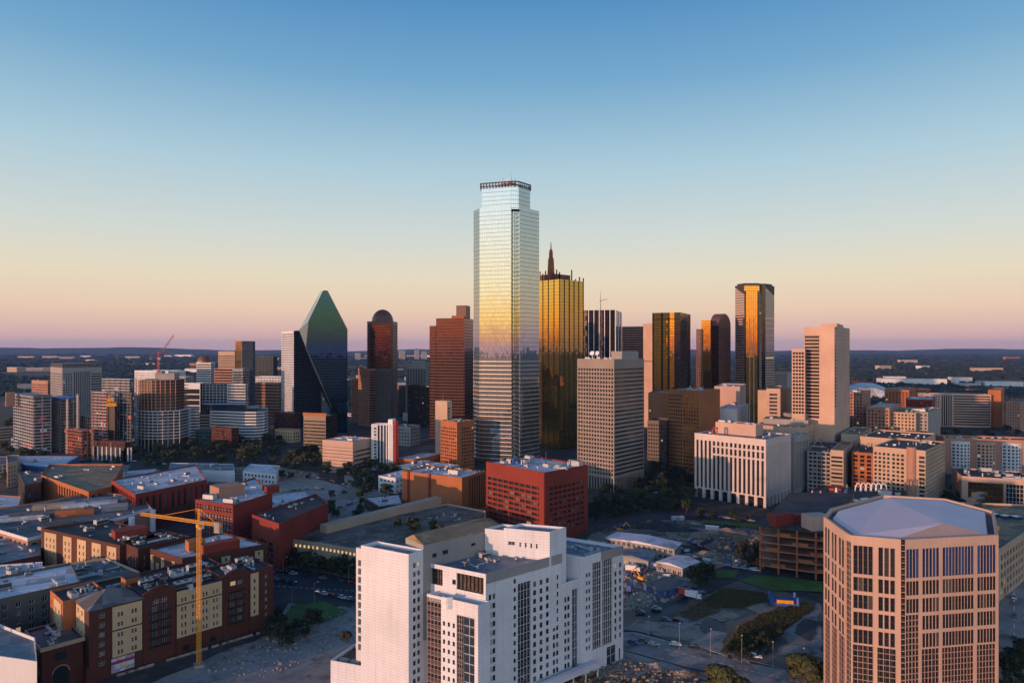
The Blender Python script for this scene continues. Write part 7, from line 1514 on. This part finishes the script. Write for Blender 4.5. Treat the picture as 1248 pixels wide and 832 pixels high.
def container(label, px, py, rz, mat, L=12):
    x, y = G(px, py); t = thing('shipping_container', label, 'container', (x, y, .3)); mb = MB(); n = int(L/.5)
    for s in (-1, 1):
        for k in range(n): x0 = -L/2+L*k/n; o = .06 if k % 2 else 0; mb.poly([(x0, s*(1.22-o), .1), (x0+L/n, s*(1.22-o), .1), (x0+L/n, s*(1.22-o), 2.5), (x0, s*(1.22-o), 2.5)][::s])
    mb.box(-L/2, L/2, -1.16, 1.16, .1, 2.45); o = link('body', mb.mesh('body', M[mat]), t); mb = MB()
    for sx_ in (-L/2, L/2):
        for sy_ in (-1.2, 1.2): mb.box(sx_-.1, sx_+.1, sy_-.1, sy_+.1, 0, 2.6)
    mb.box(-L/2, L/2, -1.25, 1.25, 2.5, 2.6); link('frame', mb.mesh('frame', M[mat]), t); mb = MB(); mb.box(L/2+.001, L/2+.05, -1.1, -.02, .15, 2.4); link('door', mb.mesh('door', M[mat]), t); mb = MB(); mb.box(L/2+.001, L/2+.05, .02, 1.1, .15, 2.4); link('door', mb.mesh('door', M[mat]), t); t.rotation_euler = (0, 0, rz)
container('white office container just right of the white building', 786, 691, -.35, 'whitep'); container('grey container in the yard behind the white building', 768, 678, -.3, 'steel'); container('blue container beside the excavator', 806, 668, .3, 'bluep', 6); container('white container by the rubble heap', 868, 646, -.3, 'whitep', 8); container('blue green container left of the courthouse lawn', 846, 642, -.4, 'teal', 8); container('pale container at the far edge of the earth lot', 826, 634, .1, 'rwhite', 8)
def pickup(label, px, py, rz, mat):
    x, y = G(px, py); t = thing('box_truck', label, 'truck', (x, y, .35)); t.rotation_euler = (0, 0, rz)
    mb = MB(); mb.box(-4, 1.4, -1.2, 1.2, .9, 3.4); link('cargo_box', mb.mesh('cargo_box', M[mat]), t); mb = MB(); mb.prism([(1.6, -1.1), (3.4, -1.0), (3.4, 1.0), (1.6, 1.1)], .6, 2.4); link('cab', mb.mesh('cab', M['whitep']), t); mb = MB(); mb.box(3.41, 3.45, -.9, .9, 1.4, 2.2); link('windscreen', mb.mesh('windscreen', M['gl']), t)
    for wx in (-3, 2.6):
        for wy in (-1, 1): o = link('wheel', WHM, t, (wx, wy, .45)); o.scale = (1.35, 1.3, 1.35)
pickup('white box truck on the vacant lot with a red trailer nearby', 846, 730, -.6, 'whitep'); pickup('red box truck on the wet vacant lot', 838, 727, -.5, 'redp'); pickup('white box truck in the yard of the site sheds', 772, 697, -.3, 'whitep'); pickup('blue box truck at the mud lot edge behind the white building', 768, 720, 1.2, 'bluep')
def excavator(label, px, py, rz):
    x, y = G(px, py); t = thing('excavator', label, 'excavator', (x, y, .3)); t.rotation_euler = (0, 0, rz)
    for s in (-1, 1): mb = MB(); mb.prism([(-2, s*1.3-.35), (2, s*1.3-.35), (2, s*1.3+.35), (-2, s*1.3+.35)], 0, .9, bottom=True); link('track', mb.mesh('track', M['tyre']), t)
    mb = MB(); mb.box(-2.2, 1.4, -1.4, 1.4, 1, 2.2); link('body', mb.mesh('body', M['yellow']), t); mb = MB(); mb.box(0, 1.5, -1.35, -.2, 2.2, 3.4); link('cab', mb.mesh('cab', M['gl']), t)
    mb = MB(); mb.tube((1, .3, 2), (4, .3, 5.5), .35, n=6); link('boom', mb.mesh('boom', M['yellow']), t); mb = MB(); mb.tube((4, .3, 5.5), (6.4, .3, 2.6), .28, n=6); link('stick', mb.mesh('stick', M['yellow']), t); mb = MB(); mb.prism([(5.8, -.3), (7, -.3), (7, .9), (5.8, .9)], 1.2, 2.6); link('bucket', mb.mesh('bucket', M['dsteel']), t)
excavator('yellow excavator by the end of the long site shed', 815, 672, .8); excavator('yellow excavator on the torn ground right of the white building', 782, 708, 2.2); excavator('yellow excavator working by the far earth lot', 756, 648, .2)
def mound(label, px, py, w, d, h, mat, seed, name='earth_mound'):
    x, y = G(px, py); r = random.Random(seed); n, m = 14, 8; mb = MB(); prev = None
    for j in range(m+1):
        t = j/m; ring = []
        for k in range(n): a = 2*math.pi*k/n; q = (1-t)*(1+.25*math.sin(3*a+seed)+r.uniform(-.12, .12)); ring.append((x+w/2*q*math.cos(a), y+d/2*q*math.sin(a), h*t**.8*(1+r.uniform(-.1, .1))))
        if prev:
            for k in range(n): mb.poly([prev[k], prev[(k+1) % n], ring[(k+1) % n], ring[k]])
        prev = ring
    o = mb.build(name, M[mat], loc=(x, y, 0)); tag(o, label, 'mound')
mound('long dark mound of earth on the bare lot before the courthouse', 770, 652, 40, 16, 4, 'mud', 1); mound('black covered heap beside the pale container', 800, 642, 34, 14, 4.5, 'rdark', 2); mound('bluish covered heap right of the black one', 822, 646, 30, 12, 3.5, 'rdark', 3); mound('reddish rubble heap overgrown with weeds by the concrete frame', 885, 652, 46, 22, 4.5, 'dirt', 4); mound('small sand heap near the bottom road', 800, 812, 8, 6, 1.6, 'slab', 6); mound('grey gravel heap in the middle of the building yard', 838, 678, 12, 7, 2.2, 'slab', 8); mound('brown spoil heap between the site sheds and the lawns', 858, 676, 18, 9, 2.6, 'dirt', 9); mound('dark spoil heap left of the round trees', 832, 712, 14, 8, 2.0, 'mud', 10); mound('pale sand heap by the yellow excavator and white tower', 772, 714, 10, 6, 1.8, 'slab', 11); mound('low soil heap at the bottom edge by the road', 835, 822, 14, 7, 1.6, 'dirt', 7)
# blue and yellow playground tent on the lot
x, y = G(955, 735); t = thing('bouncy_castle', 'blue and yellow inflatable play tent on the vacant lot beside the lawn', 'play tent', (x, y, .2))
mb = MB(); mb.box(-6, 6, -4, 4, 0, 1.2)
for sx_ in (-5.4, 5.4):
    for sy_ in (-3.4, 3.4): mb.tube((sx_, sy_, 0), (sx_, sy_, 4), .8, .6, 8)
link('walls', mb.mesh('walls', M['bluep']), t); mb = MB(); mb.box(-3.5, 3.5, -3.9, -3.2, 1.2, 2.6); mb.box(-2.2, 2.2, -4.1, -3.9, 1.6, 2.2); link('slide', mb.mesh('slide', M['yellow']), t); t.rotation_euler = (0, 0, -.2)
# street lamps
lm = MB(); lm.tube((0, 0, 0), (0, 0, 9), .12, .08); lm.tube((0, 0, 9), (1.8, 0, 9.4), .06); POLE = lm.mesh('pole', [M['steel']]); lm = MB(); lm.box(1.5, 2.3, -.18, .18, 9.3, 9.48); HEAD = lm.mesh('lamp_head', [M['whitep']])
def lamp(px, py, rz, label, group):
    x, y = G(px, py); t = thing('street_lamp', label, 'street lamp', (x, y, 0), group); t.rotation_euler = (0, 0, rz); link('pole', POLE, t); link('lamp_head', HEAD, t)
for k in range(6): lamp(790+38*k, 782+8.5*k, 1.2, 'grey street lamp along the curving road in the lower right', 'lamps along the curving road')
for px, py in ((383, 735), (356, 735), (425, 712), (345, 702)): lamp(px, py, .8, 'grey street lamp by the small lawn left of the white building', 'lamps by the small lawn')
# barriers along the torn-up street
bm = MB(); bm.prism([(-2, -.3), (2, -.3), (2, .3), (-2, .3)], 0, .25); bm.prism([(-2, -.12), (2, -.12), (2, .12), (-2, .12)], .25, .85); BAR = bm.mesh('traffic_barrier', [M['slab']])
a, c = Vector(G(150, 822)), Vector(G(330, 768)); d = c-a; n = 20
for k in range(n):
    if k in (4, 5, 11): continue
    p = a.lerp(c, k/n); tag(link('traffic_barrier', BAR, None, (p.x, p.y, .15), math.atan2(d.y, d.x)), 'pale concrete barrier lined up between the brick apartments and the torn-up street', 'barrier', 'barriers along the torn-up street')
# site clutter right of the white building
pr_ = random.Random(12)
for k in range(90):
    px, py = pr_.uniform(757, 930), pr_.uniform(640, 730)
    if 858 < px and py > 696: continue
    x, y = G(px, py); L = pr_.uniform(2, 5); t = MB()
    for j in range(4): t.obox((pr_.uniform(-.6, .6), pr_.uniform(-.4, .4)), pr_.uniform(-.2, .2), L, .5, .3*j, .3*j+.27)
    o = link('timber_stack', t.mesh('timber_stack', M[pr_.choice(('whitep', 'tanp', 'bluep', 'steel', 'obrick', 'rwhite'))]), None, (x, y, .3), pr_.uniform(0, 3)); tag(o, 'small pallet of building material on the muddy site behind the white building', 'pallet', 'pallets of building material on the site')
x, y = G(693, 828); t = thing('site_cabin', 'small red brick kiosk behind the garden wall at the foot of the white building', 'kiosk', (x, y, 0)); mb = MB(); mb.obox((x, y), .7, 6, 5, 0, 3.4); mb.build('wall', M['brick'], t); mb = MB(); mb.obox((x, y), .7, 6.6, 5.6, 3.4, 3.7, bottom=True); mb.build('roof', M['rdark'], t); mb = MB(); mb.obox((x+.2, y-2.8), .7, 1, .2, 0, 2.1); mb.build('door', M['dsteel'], t)
def rubble(px, n, smax, mat, seed):
    poly = [G(x, y) for x, y in px]; r = random.Random(seed); xs = [p[0] for p in poly]; ys = [p[1] for p in poly]; mb = MB(); k = 0
    while k < n:
        x, y = r.uniform(min(xs), max(xs)), r.uniform(min(ys), max(ys))
        if not inside(poly, x, y): continue
        k += 1; s_ = smax*r.random()**2.2+.15; a = r.uniform(0, 6.28); h = s_*r.uniform(.3, .8); pts = [(x+s_*math.cos(a+q)*r.uniform(.6, 1.2), y+s_*math.sin(a+q)*r.uniform(.5, 1)) for q in (0, 1.5, 3.0, 4.6)]
        z0 = .25; t_ = [(x+(p[0]-x)*.55, y+(p[1]-y)*.55) for p in pts]
        for i in range(4): j = (i+1) % 4; mb.poly([(*pts[i], z0-.2), (*pts[j], z0-.2), (*t_[j], z0+h), (*t_[i], z0+h)])
        mb.poly([(*p, z0+h) for p in t_])
    tag(mb.build('rubble', M[mat]), kind='stuff')
rubble([(757, 745), (757, 690), (800, 688), (842, 704), (838, 722), (800, 738)], 700, 1.5, 'slab', 1)
rubble([(858, 668), (905, 642), (925, 646), (925, 688), (880, 690)], 500, 1.8, 'dirt', 2)
rubble([(690, 835), (700, 812), (752, 800), (868, 832), (880, 850)], 900, 1.2, 'dirt', 3)
rubble([(745, 655), (790, 634), (852, 634), (880, 650), (850, 663)], 400, 1.6, 'mud', 4)
rubble([(240, 820), (330, 776), (440, 733), (440, 770), (330, 826)], 450, .8, 'dirt2', 5)
rubble([(246, 577), (330, 567), (388, 577), (384, 584), (246, 590)], 300, 1.8, 'dirt', 6)
# ================================================================ unseen blocks added behind the viewer to shade the streets
BG = 'unseen blocks added behind the viewer for shade'
for i, (x, y, w, d, h, a) in enumerate(((-330, -60, 120, 30, 34, .5), (-190, -150, 110, 30, 30, .6), (-60, -230, 90, 30, 28, .7))):
    c = (x, y); ca, sa = math.cos(-a), math.sin(-a); pl = [(x+ca*u-sa*v, y+sa*u+ca*v) for u, v in ((-w/2, -d/2), (w/2, -d/2), (w/2, d/2), (-w/2, d/2))]
    b = Bld('brick_block', 'plain unseen brick block added behind the viewer for shade', 'apartment block', c, BG); b.mass(pl, 0, h, None, 'brick', 'rdark'); b.done()
# ================================================================ evening haze
m = bpy.data.materials.new('evening_haze'); m.use_nodes = True; t = m.node_tree; t.nodes.clear()
o_ = N(t, 'ShaderNodeOutputMaterial'); v_ = N(t, 'ShaderNodeVolumePrincipled'); v_.inputs['Color'].default_value = (.22, .40, .9, 1); v_.inputs['Density'].default_value = 2.2e-5; v_.inputs['Anisotropy'].default_value = 0.0
t.links.new(v_.outputs[0], o_.inputs['Volume'])
mb = MB(); mb.box(-24500, 24500, -9500, 24500, -1.5, 345); tag(mb.build('haze', m), kind='stuff')
